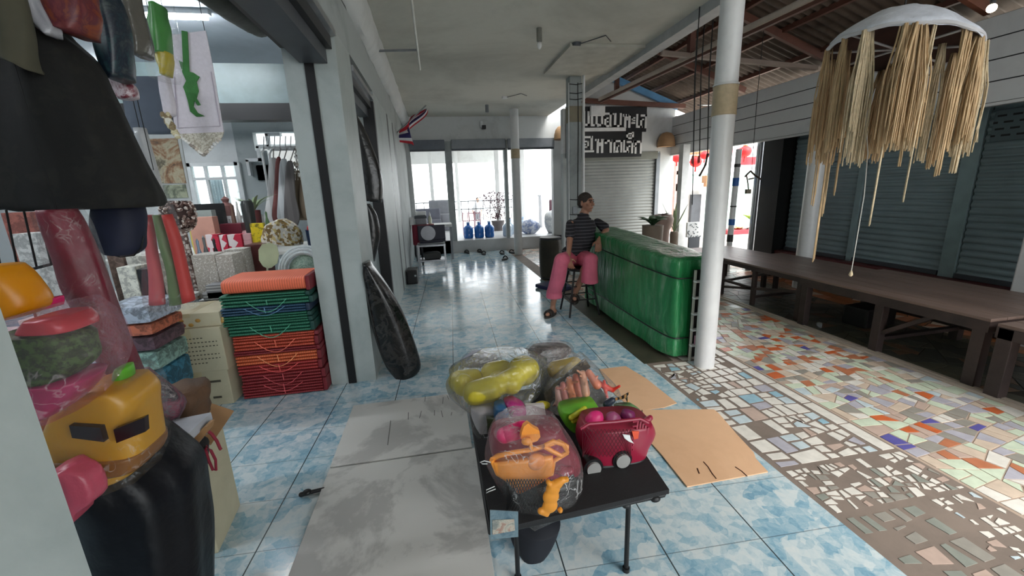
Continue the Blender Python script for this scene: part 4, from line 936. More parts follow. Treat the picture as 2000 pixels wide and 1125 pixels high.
mb = MB(); mb.prism([at(*q, y=1.52) for q in ((352, 884), (404, 828), (412, 826), (410, 838), (366, 892))], (0, .05, 0)); one('kraft_strip', 'torn strip of brown cardboard poking out beside the red straps', 'cardboard', mb, plain('kraft_card', sr((150, 112, 74)), .8))
mb = MB(); mb.tube([P(*q, 1.55) for q in ((404, 840), (414, 848), (424, 862), (430, 876), (432, 878))], .0055, 8); mb.tube([P(*q, 1.55) for q in ((402, 880), (408, 900), (416, 918), (422, 918), (421, 898), (412, 880), (404, 872), (398, 886), (404, 906))], .005, 8)
one('bag_straps', 'looped dark crimson bag straps sticking out over the tiles', 'strap', mb, plain('crimson_strap', sr((122, 16, 40)), .6), smooth=True)
hang('black_cloth_bag', 'black cloth bag bulging between the carton and the red straps', 'bag', [(330, 862, 372, 860), (328, 880, 402, 866), (336, 905, 404, 884), (362, 925, 398, 905), (370, 938, 386, 930)], .12, 1.58, plain('black_cloth', (.012, .011, .012), .8), .08, 5, 15)
# yellow toy van in clear plastic
YV = 1.18
M_yel = plain('ochre_yellow_plastic', sr((198, 144, 34)), .35, var=.06)
t = thing('toy_van', 'big ochre yellow toy van body with dark windows wrapped in clear plastic', 'toy', (P(210, 900, YV).x, YV, P(210, 918, YV).z))
put('body', loft([(172, 752, 262, 744), (140, 780, 288, 764), (122, 815, 292, 800), (108, 850, 300, 845), (112, 885, 302, 880), (128, 912, 280, 905), (150, 918, 250, 916)], .17, y=YV, e=4.5, fold=.0, n=40), M_yel, t, smooth='all')
for pp in ([(140, 828), (200, 832), (208, 860), (146, 852)], [(226, 836), (286, 812), (288, 840), (232, 862)]):
    put('window', outline(pp, .016, y=YV-.092), plain('dark_toy_window', sr((36, 24, 26)), .25), t)
put('lower_skirt', loft([(107, 868, 303, 862), (106, 882, 304, 877), (112, 897, 298, 891)], .186, y=YV, e=4.5, n=40), plain('brown_toy_trim', sr((128, 80, 24)), .4), t, smooth='all')
put('clear_wrap', loft([(165, 740, 272, 732), (128, 770, 300, 752), (104, 830, 306, 815), (96, 880, 312, 870), (112, 920, 296, 915)], .22, y=YV, e=3, fold=.04, nf=9, seed=3), M_clear, t, smooth='all')
hang('orange_red_toy', 'orange and red plastic toy parts glowing left of the yellow van', 'toy', [(150, 745, 224, 732), (90, 760, 228, 742), (84, 790, 200, 760), (86, 820, 140, 800), (96, 860, 126, 850), (104, 880, 120, 878)], .07, 1.34, pat('red_orange_mix', [(176, 40, 36), (196, 84, 36), (120, 24, 34)], 9, .4, 'N'), .06, 5, 16)
hang('green_toy', 'bright lime green toy poking up above the yellow van', 'toy', [(232, 716, 252, 714), (226, 730, 258, 726), (228, 748, 258, 744), (232, 762, 254, 760)], .06, 1.22, plain('lime_plastic', sr((96, 176, 50)), .3), .03, 4, 1)
# pink sand set bag
YG = 1.06
t = thing('sand_toy_bag', 'clear bag holding a pink bucket stuffed with dark green netting', 'toy', (P(130, 740, YG).x, YG, P(130, 770, YG).z))
put('green_fill', loft([(20, 646, 140, 644), (14, 656, 168, 652), (18, 680, 176, 672), (28, 710, 180, 700), (40, 738, 150, 728)], .13, y=YG, e=3, fold=.03, nf=6), pat('green_netting', [(44, 84, 34), (30, 56, 26), (62, 104, 44)], 60, .6, 'N'), t, smooth='all')
put('pink_bucket', loft([(40, 742, 190, 728), (48, 762, 178, 752), (60, 790, 150, 780), (70, 800, 130, 796)], .14, y=YG, e=3), plain('magenta_plastic', sr((168, 40, 96)), .3), t, smooth='all')
put('red_lid', loft([(80, 616, 150, 612), (66, 630, 168, 624), (60, 640, 172, 636)], .13, y=YG, e=3), plain('red_plastic', sr((186, 48, 60)), .3), t, smooth='all')
put('clear_bag', loft([(70, 604, 150, 590), (10, 625, 196, 615), (2, 660, 222, 650), (14, 710, 232, 690), (30, 755, 214, 740), (60, 800, 170, 790)], .2, y=YG, e=2.6, fold=.06, nf=9, seed=7), film('pinkish_clear_plastic', (1, .86, .9), .94, 18, gl=.5), t, smooth='all')
hang('orange_bucket', 'smooth orange toy bucket at the left edge above the pink sand set', 'bucket', [(-40, 520, 20, 520), (-40, 538, 42, 532), (-40, 560, 66, 556), (-35, 585, 84, 580), (-20, 602, 86, 600), (0, 614, 60, 614)], .12, 1.14, plain('orange_plastic', sr((232, 150, 12)), .35, var=.05), .0, 4, 1)
hang('pink_toy_block', 'small hot pink block beside the orange toy bucket', 'toy', [(84, 584, 112, 580), (84, 594, 114, 590), (82, 604, 112, 598)], .05, 1.18, plain('hot_pink_plastic', sr((226, 30, 110)), .35), .0, 4, 1, e=5)
hang('pink_bag', 'faded pink plastic bag squeezed between the white wall edge and the black bag', 'bag', [(112, 912, 150, 905), (112, 930, 186, 920), (126, 960, 200, 962), (138, 990, 172, 985), (150, 1010, 160, 1006)], .08, 1.02, plain('faded_pink_plastic', sr((190, 80, 100)), .35, bmp=.5), .08, 6, 17)

def cords(parent, pts, Y, ztop=3.1):
    mb = MB()
    for a, b in pts: q = P(a, b, Y); mb.tube([q, (q.x, q.y, ztop)], .0015, 5)
    put('hanging_cord', mb, M_black, parent)
for nm, pts, Y in (('lizard_banner', ((329, 72), (400, 62)), 2.45), ('folded_banner', ((318, 152),), 2.35), ('hanging_cloth', ((250, 152), (318, 152)), 2.8), ('silver_sleeve', ((273, 252),), 2.0), ('foam_sticks', ((300, 332),), 1.88), ('wall_picture', ((262, 264), (345, 264)), 3.2), ('inflatable_crocodile', ((300, 0),), 2.1), ('wrapped_umbrella', ((112, 412),), 1.32), ('dress', ((55, 22),), 1.5)):
    cords(bpy.data.objects[nm], pts, Y, 3.1)

rng = random.Random(31)
NM = ['white', 'cream', 'grey', 'pale pink', 'ivory', 'silver', 'pale blue', 'tan']
CC = [(220, 220, 216), (210, 204, 186), (160, 160, 160), (206, 170, 172), (224, 220, 206), (180, 184, 188), (170, 190, 204), (176, 150, 124)]
for i, (a, b_, yb, Y, z0) in enumerate(((300, 324, 575, 3.78, .64), (328, 350, 570, 3.78, .64), (352, 376, 566, 3.80, .64), (226, 250, 560, 3.2, .60), (252, 280, 556, 3.2, .60), (284, 300, 540, 3.45, .60))):
    for k in range(3):
        A, B_ = P(a, yb, Y), P(b_, yb, Y); j = (i*3+k) % 8
        one('small_packet', '%s small packet, %s of the %s pile on the shop tables' % (NM[j], ('bottom', 'middle', 'top')[k], ('first', 'second', 'third', 'fourth', 'fifth', 'sixth')[i]), 'packet', MB().span((A.x+rng.uniform(0, .01), Y, z0+.0015+.031*k), (B_.x-rng.uniform(0, .01), Y+.14, z0+.030+.031*k), .003), pat('packet_'+NM[j].replace(' ', '_'), [CC[j], tuple(int(q*.7) for q in CC[j]), CC[j]], 30, .5, 'N'), 'small packets in piles')
for i, (px, py, Y, z0, nm, col) in enumerate(((508, 468, 5.05, .92, 'dark red', (110, 30, 36)), (398, 470, 4.3, .64, 'grey metal', (110, 112, 114)), (386, 476, 4.25, .64, 'pale blue', (150, 170, 190)), (418, 474, 4.4, .64, 'black', (26, 26, 28)), (520, 420, 5.6, .92, 'green', (90, 120, 80)), (452, 404, 5.6, .92, 'brown', (110, 84, 70)), (462, 400, 5.7, .92, 'white', (220, 220, 216)), (372, 436, 5.2, .92, 'yellow', (220, 200, 90)))):
    c = P(px, py, Y); h = max(.05, c.z-z0+.05); r = .028
    one('trinket_jar', '%s little ornament jar standing on a shop table' % nm, 'ornament', MB().lathe([(r*.7, z0), (r, z0+h*.3), (r*.8, z0+h*.7), (r*.35, z0+h*.82), (r*.45, z0+h*.95), (0, z0+h)], (c.x, Y, 0), 16), plain('trinket_'+nm.replace(' ', '_'), sr(col), .35), 'trinket jars', smooth=True)
t = thing('rolled_awning', 'dark sagging rolled awning hanging inside the near opening under the shutter box', 'awning', (-1.1, 2.2, 2.4))
mb = MB()
def f(u, v):
    y = .9+2.35*u; a = v*PI*1.15-.25; r = .09+.05*math.sin(PI*u)
    return V_((-1.04+.09*math.cos(a)+.01*noise.noise(V_((y*4, v*3, 0))), y, 2.62-r*math.sin(a)-.06*math.sin(PI*u)+.015*noise.noise(V_((y*5, v*4, 2)))))
V_ = Vector
mb.grid(f, 40, 12); put('canvas', mb, plain('dark_grey_green_canvas', sr((66, 70, 66)), .6, var=.3, bmp=.3), t, smooth='all', mods=[('SOLIDIFY', dict(thickness=.006))])
put('roller', MB().cyl((-1.04, .9, 2.62), (-1.04, 3.3, 2.62), .03, n=12), M_dkgrey, t, smooth=True)
# ------------------------------------------------------------ green covered stall
M_tarp = None
m, nt, b = _nt('green_tarpaulin'); v = coords(nt, (1, 1, 1)); v2 = coords(nt, (1.2, 1.2, .25))
c1 = ramp(nt, noise_f(nt, v2, 5, 6, .7, .6), [(.36, sr((30, 112, 62))), (.52, sr((46, 134, 80))), (.68, sr((136, 172, 142)))])
c2 = mixc(nt, ramp(nt, noise_f(nt, coords(nt, (1, 1, .45)), 3.2, 7, .8, 1.2), [(.54, (0, 0, 0)), (.74, (.45,)*3)]), c1, sr((150, 166, 146)))
nt.links.new(c2, b.inputs['Base Color']); b.inputs['Roughness'].default_value = .28; bump(nt, b, noise_f(nt, coords(nt, (3, 3, .8)), 4, 4), .6, .04); M_tarp = m
t = thing('covered_stall', 'long waist-high stall wrapped in a shiny green tarpaulin and tied with black rope', 'stall', (2.09, 4.1, 0))
mb = MB(); last = None; cx, cy, hx, hy = 2.09, 4.11, .225, 1.08
def tring(z, k, seed=0):
    out = []; n = 120
    for i in range(n):
        a = 2*PI*i/n; ct, st = math.cos(a), math.sin(a); e = 2/7
        x = hx*k*math.copysign(abs(ct)**e, ct); y = (hy-(1-k)*.3)*math.copysign(abs(st)**e, st)
        fo = .010*math.sin((x*3+y)*16+z*2)+.014*noise.noise(Vector((x*3+y*4, z*1.2, 3)))*1.5
        tie = -.018*math.exp(-((z-.73)/.03)**2)-.015*math.exp(-((z-.20)/.03)**2)
        kk = (1-.0) if z > .9 else 1
        nrm = Vector((ct, st*.25, 0)).normalized()
        p = Vector((cx+x, cy+y, z*(1+(y+hy)*.045)))+nrm*(fo+tie-.012*(z < .72)*(1-abs(.45-z)))*kk
        out.append(mb.b.verts.new(p))
    return out
for z, k in [(.03, .985), (.1, .99), (.16, .985), (.2, .975), (.24, .985), (.35, .99), (.45, .985), (.55, .985), (.64, .985), (.69, .985), (.73, .985), (.77, .99), (.81, 1.0), (.845, 1.005), (.87, .995), (.885, .95), (.892, .8), (.892, .5), (.889, .2), (.888, .03)]:
    k_ = tring(z, k)
    if last: mb.bridge(last, k_)
    last = k_
mb._f(last); put('tarpaulin', mb, M_tarp, t, smooth='all')
def rope(z, r=.006):
    mb = MB(); pts = []; n = 96
    for i in range(n+1):
        a = 2*PI*i/n; ct, st = math.cos(a), math.sin(a); e = 2/7
        x = (hx+.0)*math.copysign(abs(ct)**e, ct); y = hy*math.copysign(abs(st)**e, st)
        pts.append((cx+x*.985, cy+y*.995, z*(1+(y+hy)*.045)-.006*math.sin(a*3)))
    return mb.tube(pts, r, 6)
put('rope', rope(.73), M_black, t, smooth=True); put('rope', rope(.20), M_black, t, smooth=True)
t = thing('display_rack', 'white wire rack with black shelves standing between the green stall and the white column', 'rack', (2.18, 3.0, 0))
mb = MB()
for x in (2.055, 2.26): mb.span((x-.008, 2.975, 0), (x+.008, 2.99, .80))
put('frame', mb, plain('cream_rack_paint', sr((196, 196, 186)), .5), t)
put('back_panel', MB().span((2.05, 2.995, .03), (2.27, 3.01, .80)), M_black, t)
for z in (.14, .28, .42, .56, .70): put('shelf', MB().span((2.045, 2.95, z), (2.27, 2.99, z+.014)), M_white, t)
one('pink_card', 'small pink card standing in the rack beside the white column', 'card', MB().span((2.075, 2.962, .155), (2.13, 2.968, .235)), plain('pale_pink_card', sr((222, 170, 190)), .5))

# ------------------------------------------------------------ seated man and his stool
def P2(px, py, Y): return at(px, py, y=Y)
t = thing('stool', 'black metal stool under the seated man', 'stool', (1.635, 4.62, 0))
SZ = .565; sxc, syc = 1.635, 4.62
put('seat', MB().lathe([(.0, SZ-.03), (.15, SZ-.03), (.165, SZ-.015), (.16, SZ), (0, SZ)], (sxc, syc, 0), 28), plain('black_vinyl', (.02, .02, .02), .4), t, smooth=True)
for i in (-1, 1):
    for j in (-1, 1): put('leg', MB().cyl((sxc+i*.185, syc+j*.185, 0), (sxc+i*.10, syc+j*.10, SZ-.03), .012, n=10), M_black, t, smooth=True)
mb = MB()
for z, r_ in ((.20, .155), (.36, .133)):
    for a, b_ in (((-1, -1), (1, -1)), ((1, -1), (1, 1)), ((1, 1), (-1, 1)), ((-1, 1), (-1, -1))): mb.cyl((sxc+a[0]*r_, syc+a[1]*r_, z), (sxc+b_[0]*r_, syc+b_[1]*r_, z), .008, n=8)
put('stretchers', mb, M_black, t, smooth=True)

man = thing('person', 'seated person in a dark striped polo shirt and pink trousers, elbow on the green stall', 'person', (1.62, 4.7, 0))
M_skin = plain('brown_skin', sr((164, 118, 96)), .5, var=.08, sc=12)
J = {}
J['pel'] = P2(1124, 492, 4.72); J['pel'].z = .655
J['chest'] = P2(1137, 446, 4.76); J['neck'] = P2(1141, 422, 4.78); J['head'] = P2(1145, 396, 4.77)
J['shR'] = P2(1114, 434, 4.72); J['shL'] = P2(1168, 431, 4.84)
J['elR'] = P2(1113, 468, 4.60); J['haR'] = P2(1110, 503, 4.44)
J['elL'] = P2(1184, 449, 4.72); J['haL'] = P2(1169, 469, 4.56)
J['hipR'] = J['pel']+Vector((-.085, -.02, .0)); J['hipL'] = J['pel']+Vector((.085, -.02, 0))
J['knR'] = P2(1097, 508, 4.40); J['knL'] = P2(1153, 508, 4.32)
J['anR'] = P2(1080, 594, 4.62); J['anL'] = Vector((1.56, 4.56, .27))
V = Vector
fd = V((.55, -.83, -.02)).normalized(); sd = V((0, 0, 1)).cross(fd).normalized()   # face direction, his left
hd = J['head']
body = MB()
# torso and limbs under the clothes
body.ell(J['pel']+V((0, 0, .05)), (.155, .11, .10)); body.ell((J['pel']+J['chest'])/2, (.135, .095, .15)); body.ell(J['chest'], (.16, .10, .12)); body.ell(J['chest']+V((0, 0, .06)), (.15, .08, .07))
body.capsule(J['chest']+V((0, 0, .06)), J['neck']+V((0, .01, .03)), .062, .055); body.capsule(J['neck'], hd+V((0, .015, -.045)), .055, .052)
for s_ in 'RL':
    body.capsule(J['sh'+s_]-V((0, 0, .02)), J['el'+s_], .048, .038); body.capsule(J['el'+s_], J['ha'+s_], .036, .024)
    body.capsule(J['hip'+s_], J['kn'+s_], .078, .056); body.capsule(J['kn'+s_], J['an'+s_], .052, .034)
    a = (J['kn'+s_]*.62+J['an'+s_]*.38); body.ell(a+V((0, .02, 0)), (.045, .05, .09))
# head
body.ell(hd+V((0, 0, .022))-fd*.012, (.076, .092, .092), Euler((0, 0, math.atan2(fd.y, fd.x)+PI/2)))
body.ell(hd-V((0, 0, .035))+fd*.022, (.058, .066, .068), Euler((0, 0, math.atan2(fd.y, fd.x)+PI/2)))
body.ell(hd-V((0, 0, .088))+fd*.052, (.03, .026, .02)); body.ell(hd+V((0, 0, .038))+fd*.066, (.05, .02, .014), Euler((0, 0, math.atan2(fd.y, fd.x)+PI/2)))
body.capsule(hd+V((0, 0, .022))+fd*.082, hd-V((0, 0, .018))+fd*.104, .009, .015); body.ell(hd-V((0, 0, .022))+fd*.09, (.02, .018, .01))
body.ell(hd-V((0, 0, .05))+fd*.084, (.025, .014, .006), Euler((0, 0, math.atan2(fd.y, fd.x)+PI/2))); body.ell(hd-V((0, 0, .062))+fd*.08, (.022, .014, .007), Euler((0, 0, math.atan2(fd.y, fd.x)+PI/2)))
for s_ in (-1, 1):
    body.ell(hd+sd*.080*s_-fd*.008-V((0, 0, .005)), (.012, .02, .032)); body.ell(hd+sd*.042*s_+fd*.062-V((0, 0, .02)), (.022, .02, .016))
# hands: palm, four curled fingers of different length, thumb off the side of the palm
def hand(b_, w, d, side, curl, n_):
    d = d.normalized(); side = (side-d*side.dot(d)).normalized(); n_ = d.cross(side)*n_
    b_.capsule(w, w+d*.03, .024, .026)
    for i in range(4): b_.capsule(w+d*.02+side*(.012*(i-1.5))*1.2, w+d*.078+side*(.019*(i-1.5)), .012, .0125, 10)
    for i, l in enumerate((.062, .072, .068, .054)):
        p = w+d*.085+side*(.0215*(i-1.5)); dd = d
        for k in range(3):
            dd = (dd+n_*curl).normalized(); q = p+dd*l*(.45, .32, .23)[k]; b_.capsule(p, q, .0095-.001*k, .009-.001*k, 8); p = q
    p = w+d*.02-side*.03; q = p+(d*.6-side*.75+n_*.35).normalized()*.038; r_ = q+(d*.9-side*.2+n_*.4).normalized()*.032
    b_.capsule(p, q, .0125, .011, 8); b_.capsule(q, r_, .0105, .009, 8)
hand(body, J['haR'], V((.10, -.35, -.85)), V((-1, -.2, 0)), .38, -1)
hand(body, J['haL'], V((-.12, -.25, -.95)), V((1, -.5, 0)), .30, 1)
# bare feet inside the sandals
ftR = V((-.62, -.62, 0)).normalized()
body.capsule(J['anR']-V((0, 0, .02)), V((J['anR'].x, J['anR'].y, .045))+ftR*.02, .034, .034)
body.capsule(V((J['anR'].x, J['anR'].y, .04))-ftR*.03, V((J['anR'].x, J['anR'].y, .034))+ftR*.14, .032, .026)
ftL = V((-.35, -.9, -.1)).normalized(); body.capsule(J['anL']-V((0, 0, .01)), J['anL']-V((0, 0, .03))+ftL*.13, .032, .025)
blob('body', body, M_skin, man, .0058, 3)
# eyes, brows
mb = MB()
for s_ in (-1, 1): mb.ell(hd+sd*.030*s_+fd*.083+V((0, 0, .012)), (.011, .008, .006), Euler((0, 0, math.atan2(fd.y, fd.x)+PI/2)))
put('eyes', mb, plain('dark_eye', (.01, .008, .006), .2), man, smooth='all')
mb = MB()
for s_ in (-1, 1): mb.capsule(hd+sd*.014*s_+fd*.090+V((0, 0, .032)), hd+sd*.048*s_+fd*.076+V((0, 0, .034)), .005, .004)
put('eyebrows', mb, plain('dark_hair', (.012, .010, .009), .8), man, smooth='all')
# hair: short, greying
hb = MB(); hb.ell(hd+V((0, 0, .036))-fd*.020, (.083, .096, .088), Euler((0, 0, math.atan2(fd.y, fd.x)+PI/2))); hb.ell(hd+V((0, 0, .0))-fd*.045, (.078, .062, .075), Euler((0, 0, math.atan2(fd.y, fd.x)+PI/2)))
hb.wobble(.004, 60)
blob('hair', hb, plain('short_greying_hair', sr((58, 50, 46)), .9, var=.5, sc=60), man, .006, 2)
# polo shirt
M_polo = striped('polo_stripes', sr((34, 33, 38)), sr((92, 88, 96)), 2, 26, .80, .85)
sb = MB()
sb.ell(J['pel']+V((0, 0, .08)), (.175, .125, .10)); sb.ell((J['pel']+J['chest'])/2+V((0, 0, .01)), (.165, .12, .18)); sb.ell(J['chest'], (.178, .118, .13)); sb.ell(J['chest']+V((0, .0, .065)), (.165, .09, .06))
sb.ell(J['chest']+V((-.0, -.02, -.12)), (.165, .12, .13))
for s_ in 'RL':
    e = J['sh'+s_]*.25+J['el'+s_]*.75; sb.capsule(J['sh'+s_]-V((0, 0, .022)), e, .053, .060)
sb.capsule(J['chest']+V((0, 0, .05)), J['neck']-V((0, 0, .0)), .10, .066)
sb.wobble(.010, 9, 2)
blob('polo_shirt', sb, M_polo, man, .007, 3)
cb = MB()
for s_ in (-1, 1): cb.capsule(J['neck']-V((0, 0, .005))+sd*.05*s_-fd*.02, J['neck']-V((0, 0, .035))+sd*.022*s_+fd*.07, .014, .016)
cb.capsule(J['neck']+V((0, 0, .005))-fd*.055+sd*.04, J['neck']+V((0, 0, .005))-fd*.055-sd*.04, .016, .016)
blob('collar', cb, plain('black_knit_collar', sr((26, 25, 28)), .8), man, .005, 2)
# pink trousers
M_pink = plain('pink_linen', sr((212, 104, 128)), .75, var=.08, sc=8, bmp=.15)
tb = MB(); tb.ell(J['pel'], (.175, .135, .095))
hemR = J['knR']*.16+J['anR']*.84; hemL = J['knL']*.42+V((1.70, 4.36, .24))*.58
tb.capsule(J['hipR'], J['knR'], .105, .085); tb.capsule(J['knR'], J['knR']*.55+J['anR']*.45, .083, .09); tb.capsule(J['knR']*.55+J['anR']*.45, hemR+V((0, 0, .07)), .09, .088); tb.cyl(hemR+V((0, 0, .09)), hemR-V((0, 0, .0)), .09, .098)
tb.capsule(J['hipL'], J['knL'], .105, .085); kl = J['knL']+V((.0, .02, -.20)); tb.capsule(J['knL'], J['knL']+V((0, .01, -.12)), .083, .088); tb.cyl(J['knL']+V((0, .01, -.10)), kl+V((0, 0, -.06)), .088, .098)
tb.wobble(.010, 11, 5)
blob('trousers', tb, M_pink, man, .007, 3)
# sandals
for s_, an, ft in (('R', V((J['anR'].x, J['anR'].y, .012)), ftR), ('L', J['anL']-V((0, 0, .065)), ftL)):
    sd2 = V((0, 0, 1)).cross(ft).normalized(); mb = MB(); pts = []
    for k in range(20):
        a = 2*PI*k/20; pts.append(an+ft*(.06+.135*math.cos(a))+sd2*(.046+.006*math.cos(a))*math.sin(a))
    o = mb.prism(pts, (0, 0, .024)); sh = put('sandal', mb, plain('dark_brown_rubber', sr((44, 38, 34)), .6), man, smooth=True)
    mb = MB()
    for q in (.07, .12): mb.tube([an+ft*q+sd2*.048*math.cos(a)+V((0, 0, .008+.056*math.sin(a))) for a in [PI*k/12 for k in range(13)]], .012, 8)
    put('sandal_strap', mb, plain('dark_brown_rubber', (0, 0, 0)), sh, smooth=True)

# dark barrel and blue thing behind the man
t = thing('barrel', 'dark brown barrel standing behind the seated person', 'barrel', (1.83, 6.62, 0))
put('shell', MB().lathe([(.17, 0), (.185, .1), (.19, .35), (.187, .6), (.175, .705), (.0, .705)], (1.83, 6.62, 0), 36), stained('barrel_brown', sr((66, 60, 48)), sr((42, 38, 30)), .5, (.4, .7), 3), t, smooth=True)
for z in (.03, .68): put('rim', MB().lathe([(.178, z-.012), (.192, z), (.178, z+.012)], (1.83, 6.62, 0), 36), M_dkgrey, t, smooth=True)
mb = MB().box((1.68, 5.9, .03), (.34, .5, .06), .5, .02); mb.wobble(.01, 8)
one('blue_sheet', 'folded dark blue sheet on the tiles behind the person', 'sheet', mb, plain('dark_blue_sheet', sr((28, 34, 76)), .6), smooth=True)

# ------------------------------------------------------------ benches / platforms on the right
def bench(label, x0, x1, y0, y1, z, th, legs, group='low dark wooden platforms', braces=()):
    t = thing('wooden_platform', label, 'bench', ((x0+x1)/2, (y0+y1)/2, 0), 0, group)
    n = 7; w = (x1-x0)/n
    for k in range(n): put('plank', MB().span((x0+k*w+.002, y0, z-.022), (x0+(k+1)*w-.002, y1, z), .003), M_dark_wood, t)
    mb = MB(); mb.span((x0, y0, z-.022-th), (x0+.035, y1, z-.022)); put('front_rail', mb, M_leg_wood, t)
    put('back_rail', MB().span((x1-.035, y0, z-.022-th), (x1, y1, z-.022)), M_leg_wood, t)
    for y in (y0+.02, y1-.02, (y0+y1)/2): put('cross_rail', MB().span((x0+.035, y-.02, z-.022-th), (x1-.035, y+.02, z-.024)), M_leg_wood, t)
    for (x, y, w_) in legs: put('leg', MB().span((x-w_/2, y-w_/2, 0), (x+w_/2, y+w_/2, z-.022), .004), M_leg_wood, t)
    for p, q, w_ in braces: put('brace', MB().bar(p, q, w_, .03), M_leg_wood, t)
    return t
bench('near long dark plank platform in front of the teal shutters', 3.66, 4.70, 2.04, 3.56, .52, .075,
      [(3.70, 2.09, .075), (3.70, 2.76, .07), (3.70, 3.50, .07), (4.64, 2.09, .07), (4.64, 2.80, .07), (4.64, 3.50, .07)],
      braces=[((3.72, 2.76, .16), (3.74, 2.35, .46), .07), ((4.62, 2.09, .14), (4.62, 3.5, .14), .06), ((3.70, 2.76, .12), (4.64, 2.78, .12), .05), ((3.70, 3.5, .42), (4.64, 3.5, .30), .05)])
bench('far dark plank platform with crossed leg braces, beyond the near one', 3.74, 4.70, 3.60, 4.92, .50, .05,
      [(3.77, 3.64, .055), (3.77, 4.88, .05), (4.62, 3.64, .05), (4.62, 4.88, .05), (3.77, 4.30, .045)],
      braces=[((3.77, 4.30, .20), (3.77, 4.88, .20), .03), ((4.62, 3.7, .2), (4.62, 4.88, .2), .03), ((3.77, 4.88, .10), (3.77, 3.64, .32), .03), ((3.77, 4.86, .18), (4.62, 4.3, .44), .03), ((3.77, 4.3, .1), (4.62, 4.3, .12), .03)])
bench('dark plank platform cut off by the right edge, nearest of the three', 3.62, 4.66, .55, 1.98, .515, .075,
      [(3.66, 1.93, .08), (3.66, .62, .075), (4.60, 1.93, .07), (4.60, .62, .07)])
t = thing('wooden_platform', 'small dark framed platform beyond the white column, its legs half hidden', 'bench', (3.9, 5.35, 0), 0, 'low dark wooden platforms')
put('plank', MB().span((3.70, 4.98, .46), (4.6, 5.9, .485)), M_dark_wood, t)
for x in (3.74, 4.55):
    for y in (5.02, 5.84): put('leg', MB().span((x-.025, y-.025, 0), (x+.025, y+.025, .46)), M_leg_wood, t)
# small debris by the bench legs
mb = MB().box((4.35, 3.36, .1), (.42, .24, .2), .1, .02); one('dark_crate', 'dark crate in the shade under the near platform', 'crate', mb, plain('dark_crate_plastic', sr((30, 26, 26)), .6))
c = at(1578, 634, z=0); mb = MB().lathe([(.022, .0), (.026, .03), (.026, .045), (.02, .05)], (c.x+.03, c.y-.1, 0)); one('plastic_cup', 'small clear plastic cup on the kerb by the platform leg', 'cup', mb, film('cup_plastic', (.9, .95, 1), .85, bs=.1), smooth=True)

# ------------------------------------------------------------ hanging rope lamp
LY = 2.1; LR = .325; lz = 2.17; LC = Vector((2.60, LY, lz))
def tilt(mb):
    for v_ in mb.b.verts: v_.co.z -= .20*(v_.co.x-LC.x)
    return mb
t = thing('rope_lamp', 'large hanging lamp: white papery dome with long jute rope tassels', 'lamp', (LC.x, LY, lz))
dome = MB(); prof = [(LR*1.0, 0), (LR*1.01, .022), (LR*.93, .05), (LR*.78, .095), (LR*.6, .14), (LR*.42, .175), (LR*.22, .195), (.02, .20)]
dome.lathe(prof, (LC.x, LY, lz), 56, mod=lambda i, j: 1+.012*math.sin(i*5.3+j)+.01*math.sin(i*2.1), cap=False); 
dome.wobble(.008, 14); tilt(dome)
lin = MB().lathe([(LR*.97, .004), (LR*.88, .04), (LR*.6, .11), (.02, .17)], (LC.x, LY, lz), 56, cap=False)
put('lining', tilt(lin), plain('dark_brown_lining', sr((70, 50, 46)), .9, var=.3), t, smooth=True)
put('dome', dome, plain('white_papery_fibre', sr((206, 210, 220)), .8, var=.1, sc=18, bmp=.7, bsc=26), t, smooth='all')
mb = MB(); mb.tube([(LC.x+LR*math.cos(a), LY+LR*math.sin(a), lz+.01+.004*math.sin(a*9)) for a in [2*PI*k/48 for k in range(49)]], .010, 8)
for k in range(4): a = k*PI/4; mb.tube([(LC.x+LR*math.cos(a), LY+LR*math.sin(a), lz+.01), (LC.x-LR*math.cos(a), LY-LR*math.sin(a), lz+.01)], .006, 6)
put('rim_hoop', tilt(mb), plain('white_cord_hoop', sr((196, 196, 200)), .8), t, smooth=True)
put('hanging_chain', MB().tube([(LC.x, LY, lz+.2), (LC.x, LY, ROOFZ(max(2.8, LC.x)))], .005, 6), M_black, t)
M_jute = plain('jute_fibre', sr((196, 168, 130)), .9, var=.22, sc=60, stretch=(1, 1, .2)); M_jute_p = plain('pale_jute_fibre', sr((206, 188, 156)), .9, var=.15, sc=60)
rng = random.Random(11)
# (px, bottom py, width px, kind)
TS = [(1625, 330, 34, 2), (1642, 300, 22, 1), (1672, 300, 50, 3), (1690, 270, 16, 1), (1700, 310, 12, 0), (1732, 320, 44, 3), (1748, 326, 12, 0), (1712, 400, 9, 0), (1650, 445, 8, 0), (1668, 420, 5, 0),
      (1778, 345, 10, 0), (1810, 270, 44, 3), (1822, 318, 18, 2), (1806, 375, 9, 0), (1768, 350, 12, 0), (1850, 300, 14, 1), (1868, 310, 34, 3), (1890, 315, 34, 3), (1900, 330, 20, 2), (1760, 500, 7, 0), (1700, 400, 8, 0), (1600, 300, 14, 2),
      (1655, 285, 30, 2), (1715, 290, 26, 2), (1745, 300, 28, 2), (1795, 290, 30, 2), (1835, 285, 26, 2), (1910, 290, 26, 2), (1608, 270, 22, 2), (1925, 260, 20, 2), (1765, 280, 20, 1),
      (1720, 376, 8, 0), (1845, 340, 10, 1), (1640, 320, 14, 1), (1790, 300, 10, 0)]
